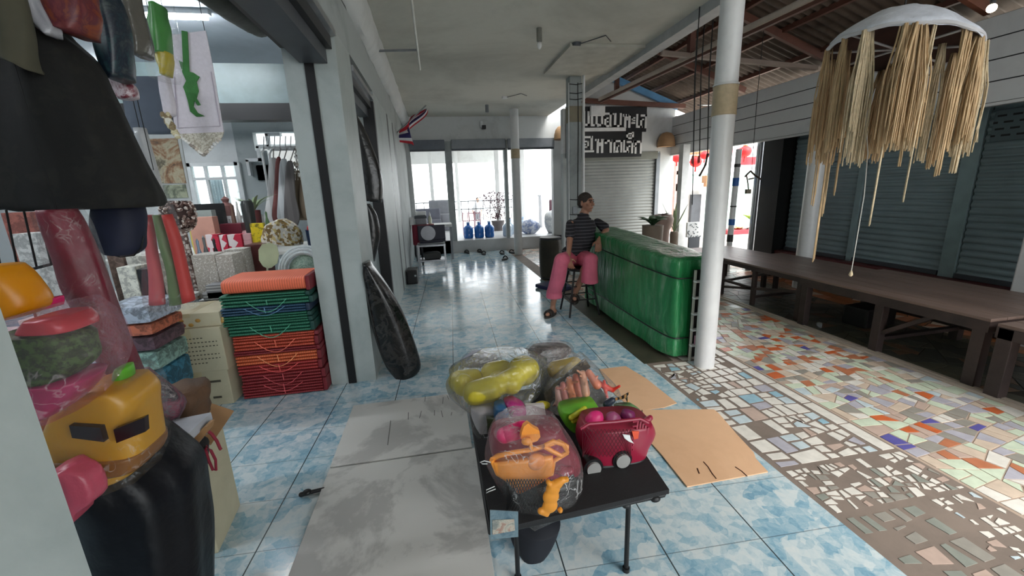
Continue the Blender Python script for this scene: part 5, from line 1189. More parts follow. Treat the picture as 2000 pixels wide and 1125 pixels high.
for i, (px, pb, wd, k) in enumerate(TS):
    a = (px-1777)/168*LR; a = max(-LR*.97, min(LR*.97, a))
    yy = math.sqrt(max(0, LR*LR-a*a))*(1 if i % 2 else -1)*(.96 if i % 3 else .5)
    top = Vector((LC.x+a, LY+yy, lz+.01-.20*a))
    dist = (LY+yy)
    zb = at(px, pb, y=dist).z
    nst = {0: 3, 1: 11, 2: 26, 3: 40}[k]
    w = wd/FPX*dist*(.78 if k else .6)
    mb = MB()
    for s_ in range(nst):
        ph = rng.uniform(0, 6); off = rng.uniform(-1, 1); o2 = rng.uniform(-1, 1)
        end = zb+abs(rng.gauss(0, .05 if k > 1 else .015))
        pts = []
        for q in range(8):
            f_ = q/7; sp = (.4+.6*min(1, f_*2.2)) if k else .5
            pts.append((top.x+off*w*sp*.9+.003*math.sin(ph+f_*13), top.y+o2*w*sp*.6+.003*math.cos(ph+f_*11), top.z+(end-top.z)*f_))
        mb.tube(pts, .0042 if k else .0046, 5, True, .0034 if k else .004)
        if k > 1 and s_ % 2 == 0:
            for u in range(2):
                f_ = rng.uniform(.55, .95); p = pts[int(f_*7)]; mb.tube([p, (p[0]+rng.uniform(-.012, .012), p[1]+rng.uniform(-.01, .01), p[2]-rng.uniform(.03, .08))], .0018, 4)
    put('rope_tassel', mb, M_jute_p if i % 4 == 0 else M_jute, t, smooth='all')
# the long pull cord with frayed knob
c = at(1662, 538, z=.62); p0 = Vector((LC.x-.12, LY+.10, lz+.03))
D = LY+.1; mb = MB(); mb.tube([p0]+[at(a, b_, y=D) for a, b_ in ((1695, 300), (1688, 380), (1678, 440), (1668, 500), (1663, 528))], .0028, 6)
put('pull_cord', mb, plain('white_cotton_cord', sr((206, 204, 196)), .8), t, smooth=True)
mb = MB(); e_ = at(1663, 528, y=D); mb.lathe([(.004, 0), (.008, -.012), (.012, -.03), (.006, -.04)], e_, 10); put('cord_tassel', mb, M_jute_p, t, smooth=True)

# bamboo-like hanging ropes and wind chimes in front of the exit
def hanger(label, px, pyb, Y, extra=None, n=1, z1=None, col=None, wob=6):
    tp = at(px, 0, y=Y); t = thing('hanging_mobile', label, 'mobile', (tp.x, Y, at(px, pyb, y=Y).z))
    b_ = at(px, pyb, y=Y); rz = ROOFZ(b_.x)
    put('line', MB().tube([(b_.x, Y, rz), b_], .005, 6), M_black, t)
    return t, b_
HG = [(1354, 318, 4.6, 'leftmost dark rope hanging above the green stall, long thin line'), (1366, 318, 4.7, 'second dark rope from the left above the stall'), (1382, 300, 4.5, 'third dark rope above the stall with a forked driftwood stick'), (1352, 400, 4.2, 'longest dark rope above the stall, reaching lowest')]
for i, (px, pyb, Y, lb) in enumerate(HG):
    b_ = at(px, pyb, y=Y); tpx = at(px+(3 if i < 3 else 6), 150, y=Y); t = thing('hanging_rope', lb, 'rope', b_)
    put('line', MB().tube([(tpx.x, Y, ROOFZ(tpx.x)), tpx, b_], .0065 if i < 3 else .005, 6), M_black, t, smooth=True)
    if i == 2:
        mb = MB(); mb.tube([b_, at(1378, 322, y=Y), at(1366, 344, y=Y)], .012, 8); mb.tube([at(1374, 330, y=Y), at(1384, 300, y=Y)], .009, 8); put('driftwood', mb, plain('dark_driftwood', sr((60, 44, 36)), .8), t, smooth=True)
    if i < 2: put('red_weight', MB().ell(at(px-2, pyb-6, y=Y), (.012, .012, .05)), plain('red_bead', sr((170, 40, 40)), .4), t, smooth=True)
t = thing('driftwood_chime', 'driftwood wind chime with a hanging square block in front of the exit', 'wind chime', at(1465, 390, y=5.1)); Y = 5.1
put('line', MB().tube([(at(1478, 200, y=Y).x, Y, ROOFZ(at(1478, 200, y=Y).x)), at(1478, 200, y=Y), at(1468, 335, y=Y)], .004, 6), M_black, t)
mb = MB(); mb.tube([at(1455, 345, y=Y), at(1466, 334, y=Y), at(1474, 342, y=Y), at(1486, 350, y=Y)], .012, 8); mb.tube([at(1458, 342, y=Y), at(1461, 360, y=Y), at(1462, 372, y=Y)], .008, 8); mb.tube([at(1462, 350, y=Y), at(1472, 348, y=Y)], .01, 8)
put('driftwood', mb, plain('dark_driftwood', sr((60, 44, 36)), .8), t, smooth=True)
q = at(1461, 374, y=Y); put('wooden_block', MB().span((q.x-.035, Y-.02, q.z-.03), (q.x+.035, Y+.02, q.z+.03), .004), plain('grey_wood_block', sr((130, 122, 106)), .8), t)
t = thing('float_pole', 'white pole with blue bands and black rings standing behind the white column', 'pole', (at(1428, 470, y=6.2).x, 6.2, 0)); Y = 6.2
b0 = at(1424, 478, y=Y); x0 = b0.x; 
put('pole', MB().cyl((x0, Y, 0), (x0+.03, Y, 2.0), .045, n=16), M_white, t, smooth=True)
for zz, h, cc in ((1.42, .13, 'blue'), (.78, .10, 'blue'), (1.72, .05, 'black'), (1.08, .02, 'black'), (.50, .12, 'black')):
    put('%s_band' % cc, MB().cyl((x0+.015*zz/1, Y, zz), (x0+.015*zz, Y, zz+h), .05, n=16), plain('band_'+cc, sr((40, 96, 170)) if cc == 'blue' else (.02, .02, .02), .5), t, smooth=True)

# ------------------------------------------------------------ beyond the exit on the right
one('steel_post', 'round grey steel post at the edge of the exit beside the black wall end', 'post', MB().cyl((5.22, 6.12, 0), (5.22, 6.12, 2.2), .05, n=20), M_steel, smooth=True)
one('exit_post', 'white square post left of the exit beyond the green stall', 'post', MB().span((at(1331, 400, y=7.4).x-.07, 7.33, 0), (at(1331, 400, y=7.4).x+.07, 7.47, 2.2)), M_white)
def lantern(px, py, Y, r, lb):
    c = at(px, py, y=Y); t = thing('paper_lantern', lb, 'lantern', c, 0, 'red lanterns outside the exit')
    put('shade', MB().lathe([(r*.35, -r*.85), (r*.8, -r*.55), (r, 0), (r*.8, r*.55), (r*.35, r*.85)], c, 20, mod=lambda i, j: 1+.03*(i % 2)), plain('red_paper', sr((224, 36, 40)), .5), t, smooth=True)
    put('cap', MB().lathe([(r*.36, r*.85), (r*.36, r*1.0)], c, 16), M_brass, t); put('tassel', MB().lathe([(r*.12, -r*.85), (r*.16, -r*1.6)], c, 8), plain('red_paper', 0), t)
    put('cord', MB().tube([c+V((0, 0, r)), (c.x, Y, 2.88)], .004, 5), M_black, t)
LN = [(1455, 296, 8.6, .14, 'red paper lantern in the upper part of the exit'), (1322, 308, 9.4, .12, 'small red lantern just right of the sign wall pier'), (1359, 316, 9.0, .14, 'red lantern behind the hanging ropes'), (1376, 303, 9.3, .11, 'smallest red lantern behind the white column edge'), (1495, 372, 7.4, .12, 'dark red lantern beside the steel post')]
for l in LN: lantern(*l)
for _y in (7.4, 8.6, 8.8, 9.0, 9.3, 9.4, 10.0, 10.5): struct('outdoor_wire_beam', MB().cyl((4.9, _y, 2.89), (9.5, _y, 2.89), .012, n=8), M_steel)
struct('outdoor_awning_beam', MB().span((4.9, 9.8, 2.52), (13, 9.9, 2.62)), M_white)
t = thing('red_banner', 'red cloth banner strung across outside the exit', 'banner', at(1470, 318, y=8.8))
mb = MB(); pa, pb_ = at(1444, 306, y=8.8), at(1496, 303, y=8.8); 
mb.grid(lambda u, v: pa+(pb_-pa)*u+V((0, .02*math.sin(u*14), -.18*v-.02*math.sin(u*PI))), 20, 3); put('cloth', mb, plain('bright_red_cloth', sr((222, 50, 60)), .6), t, smooth='all')
put('line', MB().tube([(pa.x, pa.y, 2.88), pa, pb_, (pb_.x, pb_.y, 2.88)], .006, 5), M_black, t)
for i, (a, b_) in enumerate((((1432, 268, 8.8), (1500, 262, 8.8)), ((1430, 290, 10), (1502, 285, 10)), ((1436, 345, 10.5), (1500, 338, 10.5)))):
    one('garland', ('red and pink bunting line high in the exit', 'pink bunting line behind the red lantern', 'pale wire line with small flags low in the exit')[i], 'bunting', (lambda p, q: MB().grid(lambda u, v: p+(q-p)*u+V((0, 0, -.07*v*(1+math.sin(u*40)))), 40, 1).tube([(p.x, p.y, 2.88), p, q, (q.x, q.y, 2.88)], .004, 5))(at(*a[:2], y=a[2]), at(*b_[:2], y=b_[2])), plain(('bunting_red', 'bunting_pink', 'bunting_white')[i], sr(((230, 60, 80), (236, 150, 160), (220, 224, 220))[i]), .6))
# fence with pale green curtain, planter and bushes outside
t = thing('outdoor_fence', 'pale green corrugated fence standing outside the exit', 'fence', (8.4, 12.2, 0))
mb = MB(); mb.grid(lambda u, v: V((5.6+6*u, 12.2+.03*math.sin(u*260), -.1+1.9*v)), 300, 1); put('sheets', mb, plain('pale_green_sheet', sr((190, 214, 206)), .6), t, smooth='all')
put('rail', MB().span((5.6, 12.14, 1.75), (11.6, 12.17, 1.8)), M_steel, t)
c = at(1460, 452, y=10.6); t = thing('planter', 'dark red raised planter with shrubs outside the exit', 'planter', (c.x+.1, 10.7, -.05))
put('box', MB().span((at(1428, 450, y=10.6).x, 10.6, -.1), (at(1492, 450, y=10.6).x, 11.2, at(1460, 449, y=10.6).z)), plain('maroon_painted_brick', sr((150, 44, 56)), .6), t)
for k, (px, py, nm, col, L) in enumerate(((1473, 425, 'bright_green_leaf', (140, 190, 60), .55), (1440, 440, 'orange_leaf', (216, 130, 80), .3), (1458, 442, 'pale_leaf', (150, 170, 160), .3))):
    c = at(px, py+12, y=10.9); t2 = thing('shrub', ('bright green leafy shrub growing in the red planter', 'orange-leaved low plant at the left of the red planter', 'pale low plant in the middle of the red planter')[k], 'shrub', c, 0)
    leafy(t2, c, 18, L, .12 if k == 0 else .08, plain(nm, sr(col), .5, var=.3), .5, k, .75)
t = thing('outdoor_stall_frame', 'pale wooden kiosk with shelf seen between the sign wall and the white column', 'kiosk', (at(1350, 400, y=10).x, 10, 0)); Y = 10.0
xa, xb = at(1318, 400, y=Y).x, at(1392, 400, y=Y).x
mb = MB(); mb.span((xa, Y, at(1350, 372, y=Y).z), (xb, Y+.3, at(1350, 358, y=Y).z)); mb.span((xa, Y, at(1350, 340, y=Y).z), (xb, Y+.3, at(1350, 333, y=Y).z)); put('shelf', mb, M_white, t)
mb = MB(); mb.span((xa-.02, Y, 0), (xa+.08, Y+.1, 2.5)); mb.span((xb-.1, Y, 0), (xb, Y+.1, 2.5)); put('posts', mb, plain('faded_pink_paint', sr((196, 160, 150)), .6), t)
put('back_panel', MB().span((xa, Y+.32, 0), (xb, Y+.36, 1.3)), M_white, t)
put('dark_door', MB().span((at(1360, 400, y=Y).x, Y+.2, .3), (at(1378, 400, y=Y).x, Y+.3, at(1370, 380, y=Y).z)), M_dkgrey, t)
put('roof_board', MB().span((xa-.1, Y-.1, at(1350, 300, y=Y).z), (xb+.2, Y+.5, at(1350, 292, y=Y).z)), plain('orange_board', sr((196, 120, 70)), .6), t)
c = at(1388, 352, y=9.9); one('cardboard_sign', 'tan cardboard box standing on the kiosk shelf beside the white column', 'box', MB().span((c.x-.12, 9.9, at(1388, 364, y=9.9).z), (c.x+.08, 10.1, c.z+.12)), plain('tan_card', sr((176, 132, 96)), .7))
t = thing('pebble_board', 'small white board with a pattern of grey pebbles beside the white post', 'board', at(1356, 462, y=7.0)); Y = 7.0
a, b_ = at(1341, 464, y=Y), at(1374, 433, y=Y)
put('board', MB().span((a.x, Y, a.z), (b_.x, Y+.04, b_.z), .004), M_white, t)
mb = MB(); rng = random.Random(9)
for k in range(30): x = rng.uniform(a.x+.02, b_.x-.02); z = a.z+(b_.z-a.z)*rng.random()**1.4; mb.ell((x, Y-.006, z), (.012, .006, .010), n=8, m=6)
put('pebbles', mb, plain('grey_pebble', sr((110, 120, 124)), .5), t, smooth=True)
put('stand', MB().span((a.x+.05, Y, 0), (b_.x-.05, Y+.03, a.z)), M_dkgrey, t)
# plants on a pot stand behind the stall
c = at(1275, 440, y=6.3); t = thing('potted_plant', 'broad dark leafed pot plant behind the green stall', 'plant', (c.x, 6.3, 0))
put('pot', MB().lathe([(.12, 0), (.16, .5), (.17, .84), (.14, .84)], (c.x, 6.3, 0), 24), plain('grey_brown_pot', sr((120, 106, 92)), .7), t, smooth=True)
leafy(t, (c.x, 6.3, .84), 13, .36, .13, plain('deep_green_leaf', sr((74, 104, 74)), .5, var=.3), .7, 5, .72)
c = at(1300, 445, y=6.6); t = thing('round_pot', 'round grey-pink pot with dark dried plant behind the green stall', 'pot', (c.x, 6.7, 0))
put('pot', MB().lathe([(.10, 0), (.12, .7), (.17, .82), (.18, .90), (.15, .97), (.11, .97)], (c.x, 6.7, 0), 24), plain('pinkish_grey_pot', sr((152, 130, 120)), .7), t, smooth=True)
leafy(t, (c.x, 6.7, .95), 9, .16, .05, plain('dried_brown_leaf', sr((70, 52, 42)), .8), .7, 8, .6)
c = at(1318, 430, y=7.2); t = thing('stick_bundle', 'thin upright snake-plant leaves beside the pier', 'plant', (c.x, 7.2, 0))
put('pot', MB().lathe([(.06, 0), (.08, .55), (.07, .6)], (c.x, 7.2, 0), 16), plain('grey_brown_pot', 0), t, smooth=True); leafy(t, (c.x, 7.2, .58), 6, .6, .05, M_leafp, .1, 3, .97)

# ------------------------------------------------------------ sign
YG_ = YS-.03; SL, SR_ = at(1138, 256, y=YG_).x, at(1262, 256, y=YG_).x
ztop, zbot = at(1200, 208, y=YG_).z, at(1200, 307, y=YG_).z
M_signk = plain('sign_black', (.008, .008, .009), .4); M_signw = plain('sign_white', sr((238, 238, 238)), .4)
t = thing('shop_sign', 'big black sign with white block letters on the wall above the pale shutter', 'sign', ((SL+SR_)/2, YG_, zbot))
H1 = ztop-zbot; zmid = ztop-H1*.50; xr2 = SL+(SR_-SL)*.935
put('board', MB().span((SL-.35, YG_, zmid), (SR_, YG_+.03, ztop)), M_signk, t)
put('board', MB().span((SL-.35, YG_, zbot), (xr2, YG_+.03, zmid)), M_signk, t)
# glyph strokes in sign units: x 0..100 across the visible board, y 0..100 downwards
def stroke(mb, rects):
    sx = (SR_-SL)/100; sz = H1/100
    for (x0, y0, x1, y1) in rects: mb.span((SL+x0*sx, YG_-.014, ztop-y0*sz), (SL+x1*sx, YG_+.005, ztop-y1*sz))
def letter(nm, rects):
    mb = MB(); stroke(mb, rects); o = put('letter', mb, M_signw, t); return o
letter('u', [(0, 9, 3.5, 37), (7, 9, 10.5, 37), (0, 33, 10.5, 37)])
letter('i', [(12, 10, 15.5, 38), (15.5, 34, 18, 38), (12, 10, 18, 13)])
letter('kh', [(19.5, 14, 22.5, 34), (22, 33, 24.5, 39), (24, 34, 31, 38), (28, 12, 31, 38), (17, 12, 22, 15)])
letter('o', [(33, 12, 44, 16), (41, 12, 44, 40), (33, 21, 39.5, 24), (33, 21, 36, 40), (33, 36, 42, 40), (37, 28, 39.5, 31)])
letter('n', [(46, 13, 49, 16), (48, 13, 51.5, 40), (57, 13, 60, 40), (51, 36, 60, 40), (48, 36, 53, 40)])
letter('th', [(62, 15, 66, 20), (64, 15, 67.5, 42), (67, 20, 71, 27), (70.5, 15, 74, 42), (71, 15, 74, 18)])
letter('a', [(75.5, 21, 81.5, 24), (75.5, 21, 78, 28), (75.5, 26, 81.5, 29), (75.5, 31, 81.5, 34)])
letter('e', [(83, 15, 86, 42), (86, 38, 89, 42)])
letter('l', [(90, 16, 100, 20), (97, 16, 100, 43), (89.5, 24, 95.5, 27), (89.5, 24, 92.5, 42), (89, 38, 93.5, 42)])
put('underline', (lambda m_: (stroke(m_, [(0, 41, 67, 48)]), m_)[1])(MB()), M_signw, t)
letter('oang', [(0, 57, 14, 61), (12, 57, 15.5, 84), (0, 66, 9, 69), (7, 66, 9.5, 80), (0, 77, 9.5, 80), (0, 85, 17.5, 89), (2, 72, 5, 75)])
letter('h', [(19, 63, 23, 67), (21.5, 63, 25, 91), (25, 70, 28.5, 77), (28.5, 63, 32, 91), (31, 63, 33, 66)])
letter('aa', [(34, 65, 45, 69), (34, 65, 38, 73), (42, 65, 45.5, 91)])
letter('d', [(48, 66, 62, 70), (48, 66, 51, 91), (59, 66, 62, 91), (53, 76, 57, 79), (53, 76, 55, 87), (50, 87, 56, 91)])
letter('e2', [(63.5, 66, 66, 91), (66, 87, 69, 91)])
letter('l2', [(69, 68, 79, 72), (76.5, 68, 79.5, 93), (69, 77, 75, 80), (69, 77, 72, 92), (69, 88, 73, 92)])
letter('tone', [(68, 52, 79, 55), (68, 52, 71, 64), (68, 61, 80, 64), (77, 50, 80, 64), (73, 57, 75.5, 59)])
letter('k', [(82, 68, 93, 72), (90.5, 68, 93.5, 94), (82, 68, 85, 94), (80.5, 77, 85, 80)])
t = thing('flood_light', 'small white flood lamp fixed over the top left of the sign', 'light', at(1168, 215, y=YS-.12))
a, b_ = at(1154, 226, y=YS-.15), at(1182, 206, y=YS-.15)
put('housing', MB().span((a.x, YS-.16, a.z), (b_.x, YS-.08, b_.z), .01), M_white, t); put('bracket', MB().bar(((a.x+b_.x)/2, YS-.08, b_.z-.03), ((a.x+b_.x)/2, YS-.02, b_.z+.03), .03, .02), M_white, t)
# basket lampshades on the wall
for k, (px, py, Y, lb) in enumerate(((1301, 286, YS-.14, 'woven tan basket lamp on the white pier right of the sign'), (1098, 272, 10.05, 'woven tan basket lamp on the wall left of the square post'))):
    c = at(px, py, y=Y); r = (at(px+16, py, y=Y)-at(px-16, py, y=Y)).length/2*(.95); t = thing('basket_lamp', lb, 'lamp', c, 0, None)
    put('woven_shade', MB().lathe([(r, 0), (r*.98, r*.5), (r*.85, r*1.05), (r*.55, r*1.45), (r*.1, r*1.6)], c, 28), striped('woven_rattan', sr((196, 158, 118)), sr((150, 112, 78)), 2, 60, .6), t, smooth=True)
    put('rim', MB().tube([c+V((r*math.cos(a), r*math.sin(a), 0)) for a in [2*PI*q/28 for q in range(29)]], .008, 6), plain('rattan_rim', sr((140, 104, 72)), .7), t, smooth=True)
    put('wall_arm', MB().bar(c+V((0, 0, r*1.55)), V((c.x, (YS if k == 0 else 10.3), c.z+r*1.55)), .02, .02), M_dkgrey, t)
item_c = at(1305, 285, y=YS)
# wall switches on the pier / conduit box etc.

c = at(1937, 16, y=3.3); t = thing('spot_bulb', 'lit warm bulb under the roof at the top right corner', 'bulb', c)
put('bulb', MB().ell(c, (.035, .035, .035)), glow('warm_bulb', (1, .82, .55), 8), t, smooth='all'); put('holder', MB().cyl(c+V((0, 0, .03)), (c.x, c.y, c.z+.12), .02, n=10), M_dkgrey, t); put('cable', MB().cyl((c.x, c.y, c.z+.1), (c.x, c.y, ROOFZ(c.x)), .004, n=6), M_black, t)
# ------------------------------------------------------------ boards and cardboard on the tiles
M_board = stained('grey_vinyl_board', sr((204, 202, 197)), sr((176, 174, 170)), .38, (.5, .56), 1.7, bmp=.05, fine=.04)
def flat(name, label, cat, pts, th, mat, z=.002, group=None):
    v = [at(a, b, z=z) for a, b in pts]; mb = MB(); mb.prism([p+V((0, 0, th/2)) for p in v], (0, 0, th)); return one(name, label, cat, mb, mat, group)
one('floor_board', 'far pale grey board lying on the blue tiles, scuffed with dark marks', 'board', MB().span((-.70, 2.165, .003), (.10, 2.86, .022), .003), M_board, 'grey boards on the tiles')
one('floor_board', 'near pale grey board with damp stains lying on the blue tiles, cut by the bottom edge', 'board', MB().span((-.70, .75, .003), (.115, 2.150, .022), .003), M_board, 'grey boards on the tiles')
fb = bpy.data.objects['floor_board']
mb = MB(); rng = random.Random(5)
for k in range(9):
    x = rng.uniform(-.3, .08); y = rng.uniform(2.5, 2.8); mb.bar((x, y, .0225), (x+rng.uniform(-.01, .01), y+rng.uniform(.03, .1), .0225), .004, .001)
mb.bar((-.40, 2.30, .0225), (-.41, 2.58, .0225), .005, .001)
PM[fb.name] = Matrix.Translation(fb.location); put('scuff_marks', mb, plain('dark_scuff', sr((96, 94, 90)), .6), fb)
mb = MB(); a = at(588, 966, z=.015); b_ = at(632, 955, z=.015); mb.capsule(a, b_, .012, .009); mb.ell(a+V((.03, 0, .01)), (.022, .02, .012))
one('black_clip', 'black plastic clip lying on the tiles beside the near grey board', 'clip', mb, M_black, smooth=True)
M_kraft = stained('kraft_cardboard', sr((228, 184, 146)), sr((210, 164, 126)), .75, (.45, .8), 1.6, bmp=.08)
t = thing('cardboard_sheet', 'near tan cardboard sheet with torn cuts on the tiles right of the toy table', 'cardboard', (1.4, 1.95, 0), 0, 'cardboard sheets')
v = [at(a, b, z=.006) for a, b in ((1342, 951), (1500, 922), (1476, 896), (1472, 884), (1440, 850), (1404, 808), (1394, 800), (1255, 801), (1262, 855), (1290, 886))]
put('sheet', MB().prism(v, (0, 0, .006)), M_kraft, t)
mb = MB()
for pl in (((1374, 902), (1383, 912), (1391, 925), (1399, 935)), ((1436, 912), (1448, 920), (1459, 930)), ((1362, 915), (1366, 925))):
    put('torn_cut', MB().tube([at(a, b, z=.0095) for a, b in pl], .003, 5), plain('dark_cut', sr((84, 52, 36)), .9), t)
flat('cardboard_sheet', 'far tan cardboard sheet on the tiles behind the toy table', 'cardboard', ((1170, 722), (1222, 716), (1262, 740), (1322, 788), (1296, 797), (1240, 803), (1200, 770)), .005, M_kraft, .002, 'cardboard sheets')

# ------------------------------------------------------------ folding table with toys
TZ = .37
t = thing('folding_table', 'low black fabric-topped folding table covered with bagged toys', 'table', (.46, 1.65, 0))
mb = MB(); mb.prism([(.105, 1.17, TZ-.012), (.79, 1.215, TZ-.012), (.86, 2.15, TZ-.012), (.085, 2.12, TZ-.012)], (0, 0, .02)); put('tabletop', mb, plain('black_nylon', (.010, .010, .011), .8, sc=60, bmp=.3), t)
mb = MB(); mb.cyl((.10, 1.19, TZ-.03), (.775, 1.225, TZ-.03), .010); mb.cyl((.10, 2.1, TZ-.03), (.84, 2.13, TZ-.03), .010); mb.cyl((.775, 1.225, TZ-.03), (.84, 2.13, TZ-.03), .010); mb.cyl((.10, 1.19, TZ-.03), (.10, 2.1, TZ-.03), .010)
put('frame_tube', mb, M_black, t, smooth=True)
for x, y in ((.205, 1.29), (.635, 1.235), (.22, 2.06), (.76, 2.08)):
    lg = put('leg', MB().cyl((x, y, .01), (x, y, TZ-.03), .0095, n=12), M_black, t, smooth=True)
    put('foot_cap', MB().cyl((x, y, 0), (x, y, .018), .014, n=12), M_black, lg, smooth=True)
mb = MB(); mb.bar((.635, 1.235, TZ-.05), (.50, 1.23, TZ-.035), .012, .012); mb.ell((.625, 1.232, TZ-.055), (.018, .014, .012)); mb.ell((.735, 1.215, TZ-.035), (.02, .012, .012)); put('leg_hinge', mb, M_black, t)
# label card hanging from the front left corner
t = thing('label_card', 'small blue and cream printed card hanging from the front left corner of the toy table', 'card', at(985, 1050, y=1.15))
put('card', outline([(957, 996), (1012, 999), (1012, 1048), (958, 1053)], .003, y=1.150), pat('card_sky_print', [(84, 112, 126), (110, 130, 138), (70, 96, 112)], 10, .4, 'N'), t)
put('printed_picture', outline([(962, 1016), (1004, 1014), (1006, 1036), (962, 1044)], .002, y=1.147), pat('card_figure_print', [(170, 160, 146), (150, 110, 96), (180, 174, 160), (120, 124, 120)], 26, .4, 'N'), t)
# black hat under the table
one('black_hat', 'round dark navy-black hat hanging under the toy table', 'hat', loft([(1008, 1020, 1092, 1006), (998, 1035, 1088, 1022), (998, 1052, 1078, 1042), (1008, 1066, 1060, 1062), (1020, 1073, 1045, 1072)], .22, y=1.45, fold=.02), plain('navy_black_cloth', (.006, .008, .014), .8), smooth='all')

# -- toy helpers on the table: everything measured on an upright plane at distance y
def L(rows, dep, Y, **k): return loft(rows, dep, y=Y, **k)
M_lemon = plain('lemon_plastic', sr((226, 208, 60)), .3, var=.08)
def lemon(t, prims):
    for (p, q, r1, r2, Y) in prims: blob('yellow_float', MB().capsule(at(*p, y=Y), at(*q, y=Y), r1, r2, 16), M_lemon, t, .006, 2)
YA = 1.95
t = thing('yellow_toy_bag', 'big clear bag of lemon yellow plastic toys at the back left of the table', 'toy', (at(960, 770, y=YA).x, YA, TZ))
mb = MB(); mb.capsule(at(928, 768, y=1.85), at(958, 760, y=1.87), .062, .066, 16); mb.capsule(at(958, 760, y=1.87), at(1006, 738, y=1.9), .05, .058, 16); mb.ell(at(1022, 724, y=1.95), (.088, .07, .082)); mb.ell(at(1000, 752, y=1.86), (.05, .04, .05)); mb.ell(at(975, 742, y=1.98), (.06, .05, .05)); blob('yellow_float', mb, M_lemon, t, .007, 3)
mb = MB(); mb.capsule(at(898, 745, y=2.0), at(925, 740, y=2.05), .06, .055, 16); mb.ell(at(905, 752, y=1.95), (.055, .05, .06)); blob('yellow_float', mb, M_lemon, t, .007, 3)
mb = MB(); mb.capsule(at(960, 728, y=2.05), at(982, 722, y=2.05), .06, .055, 16); blob('yellow_float', mb, M_lemon, t, .007, 3)
put('clear_bag', L([(925, 704, 1040, 694), (888, 722, 1062, 700), (872, 742, 1060, 730), (878, 768, 1048, 762), (900, 788, 1030, 780), (915, 800, 990, 795)], .34, YA, fold=.10, nf=9, seed=2), film('wrinkled_bag_film', (1, 1, 1), .95, 11, gl=1.5), t, smooth='all')
t = thing('yellow_toy_bag', 'smaller clear bag of yellow toys at the back middle of the table', 'toy', (at(1090, 740, y=2.05).x, 2.05, TZ))
mb = MB(); mb.capsule(at(1085, 722, y=2.0), at(1122, 712, y=2.02), .05, .045, 16); blob('yellow_float', mb, plain('pale_amber_plastic', sr((206, 176, 84)), .3), t, .007, 3)
mb = MB(); mb.ell(at(1058, 792, y=1.80), (.045, .03, .02)); put('small_yellow_part', mb, M_lemon, t, smooth='all')
put('clear_bag', L([(1052, 706, 1128, 694), (1042, 720, 1138, 706), (1040, 745, 1120, 735), (1048, 775, 1090, 765), (1050, 790, 1080, 785)], .26, 2.0, fold=.08, nf=8, seed=5), film('toy_bag_film'), t, smooth='all')
t = thing('brown_toy_bag', 'dark brown oval toy in a clear bag lying behind the table', 'toy', (at(1070, 690, y=2.35).x, 2.35, at(1070, 712, y=2.35).z))
put('brown_disc', L([(1040, 676, 1108, 674), (1032, 684, 1116, 681), (1034, 694, 1112, 692), (1050, 702, 1100, 702), (1062, 712, 1085, 712)], .12, 2.35, e=2.2), pat('brown_marbled', [(72, 62, 60), (110, 96, 92), (60, 50, 50)], 16, .5, 'N'), t, smooth='all')
put('clear_rim', L([(1036, 673, 1112, 671), (1026, 684, 1120, 680), (1026, 700, 1118, 696), (1040, 712, 1100, 712)], .16, 2.35, fold=.05), film('toy_bag_film'), t, smooth='all')
put('support', MB().cyl((at(1070, 690, y=2.35).x, 2.35, 0), (at(1070, 690, y=2.35).x, 2.35, at(1070, 700, y=2.35).z), .05), M_black, t)
t = thing('white_toy_bag', 'crumpled bag of white and pale violet foam behind the yellow toys', 'toy', (at(930, 700, y=2.3).x, 2.22, at(930, 712, y=2.2).z))
put('foam', L([(918, 692, 950, 690), (906, 700, 972, 696), (902, 712, 965, 708)], .12, 2.22, fold=.06), plain('pale_violet_foam', sr((196, 196, 212)), .6), t, smooth='all')
put('clear_wrap', L([(914, 690, 956, 687), (902, 700, 980, 693), (898, 716, 972, 712)], .15, 2.22, fold=.08), film('toy_bag_film'), t, smooth='all')
t = thing('clear_white_bag', 'empty-looking clear bag with white contents at the left edge of the table', 'bag', (at(935, 830, y=1.78).x, 1.78, TZ))
put('white_fill', L([(920, 795, 968, 790), (922, 815, 965, 812), (930, 835, 958, 833), (938, 842, 952, 842)], .12, 1.80, fold=.08), plain('white_crumple', sr((206, 200, 204)), .6, bmp=.4), t, smooth='all')
put('clear_bag', L([(914, 788, 980, 784), (914, 812, 975, 808), (922, 838, 966, 836), (936, 848, 958, 848)], .18, 1.78, fold=.09), film('toy_bag_film'), t, smooth='all')
t = thing('colour_toy_set', 'bag of blue, magenta and dark green plastic pieces in the middle of the table', 'toy', (at(1000, 810, y=1.72).x, 1.72, TZ))
put('blue_piece', L([(966, 792, 986, 788), (964, 806, 992, 800), (966, 822, 994, 818), (972, 834, 992, 830)], .09, 1.72, e=3), plain('mid_blue_plastic', sr((44, 96, 140)), .35), t, smooth='all')
put('magenta_piece', L([(985, 785, 1006, 780), (990, 800, 1024, 790), (996, 812, 1026, 806), (1000, 824, 1022, 818)], .09, 1.74, e=3.5), plain('magenta_toy', sr((182, 50, 124)), .3), t, smooth='all')
put('green_card', outline([(950, 815), (972, 816), (972, 842), (952, 844)], .03, y=1.71), plain('dark_green_card', sr((52, 60, 34)), .5), t)
put('white_card', outline([(1026, 790), (1062, 788), (1066, 812), (1028, 814)], .02, y=1.74), plain('white_card', sr((214, 208, 206)), .5), t)
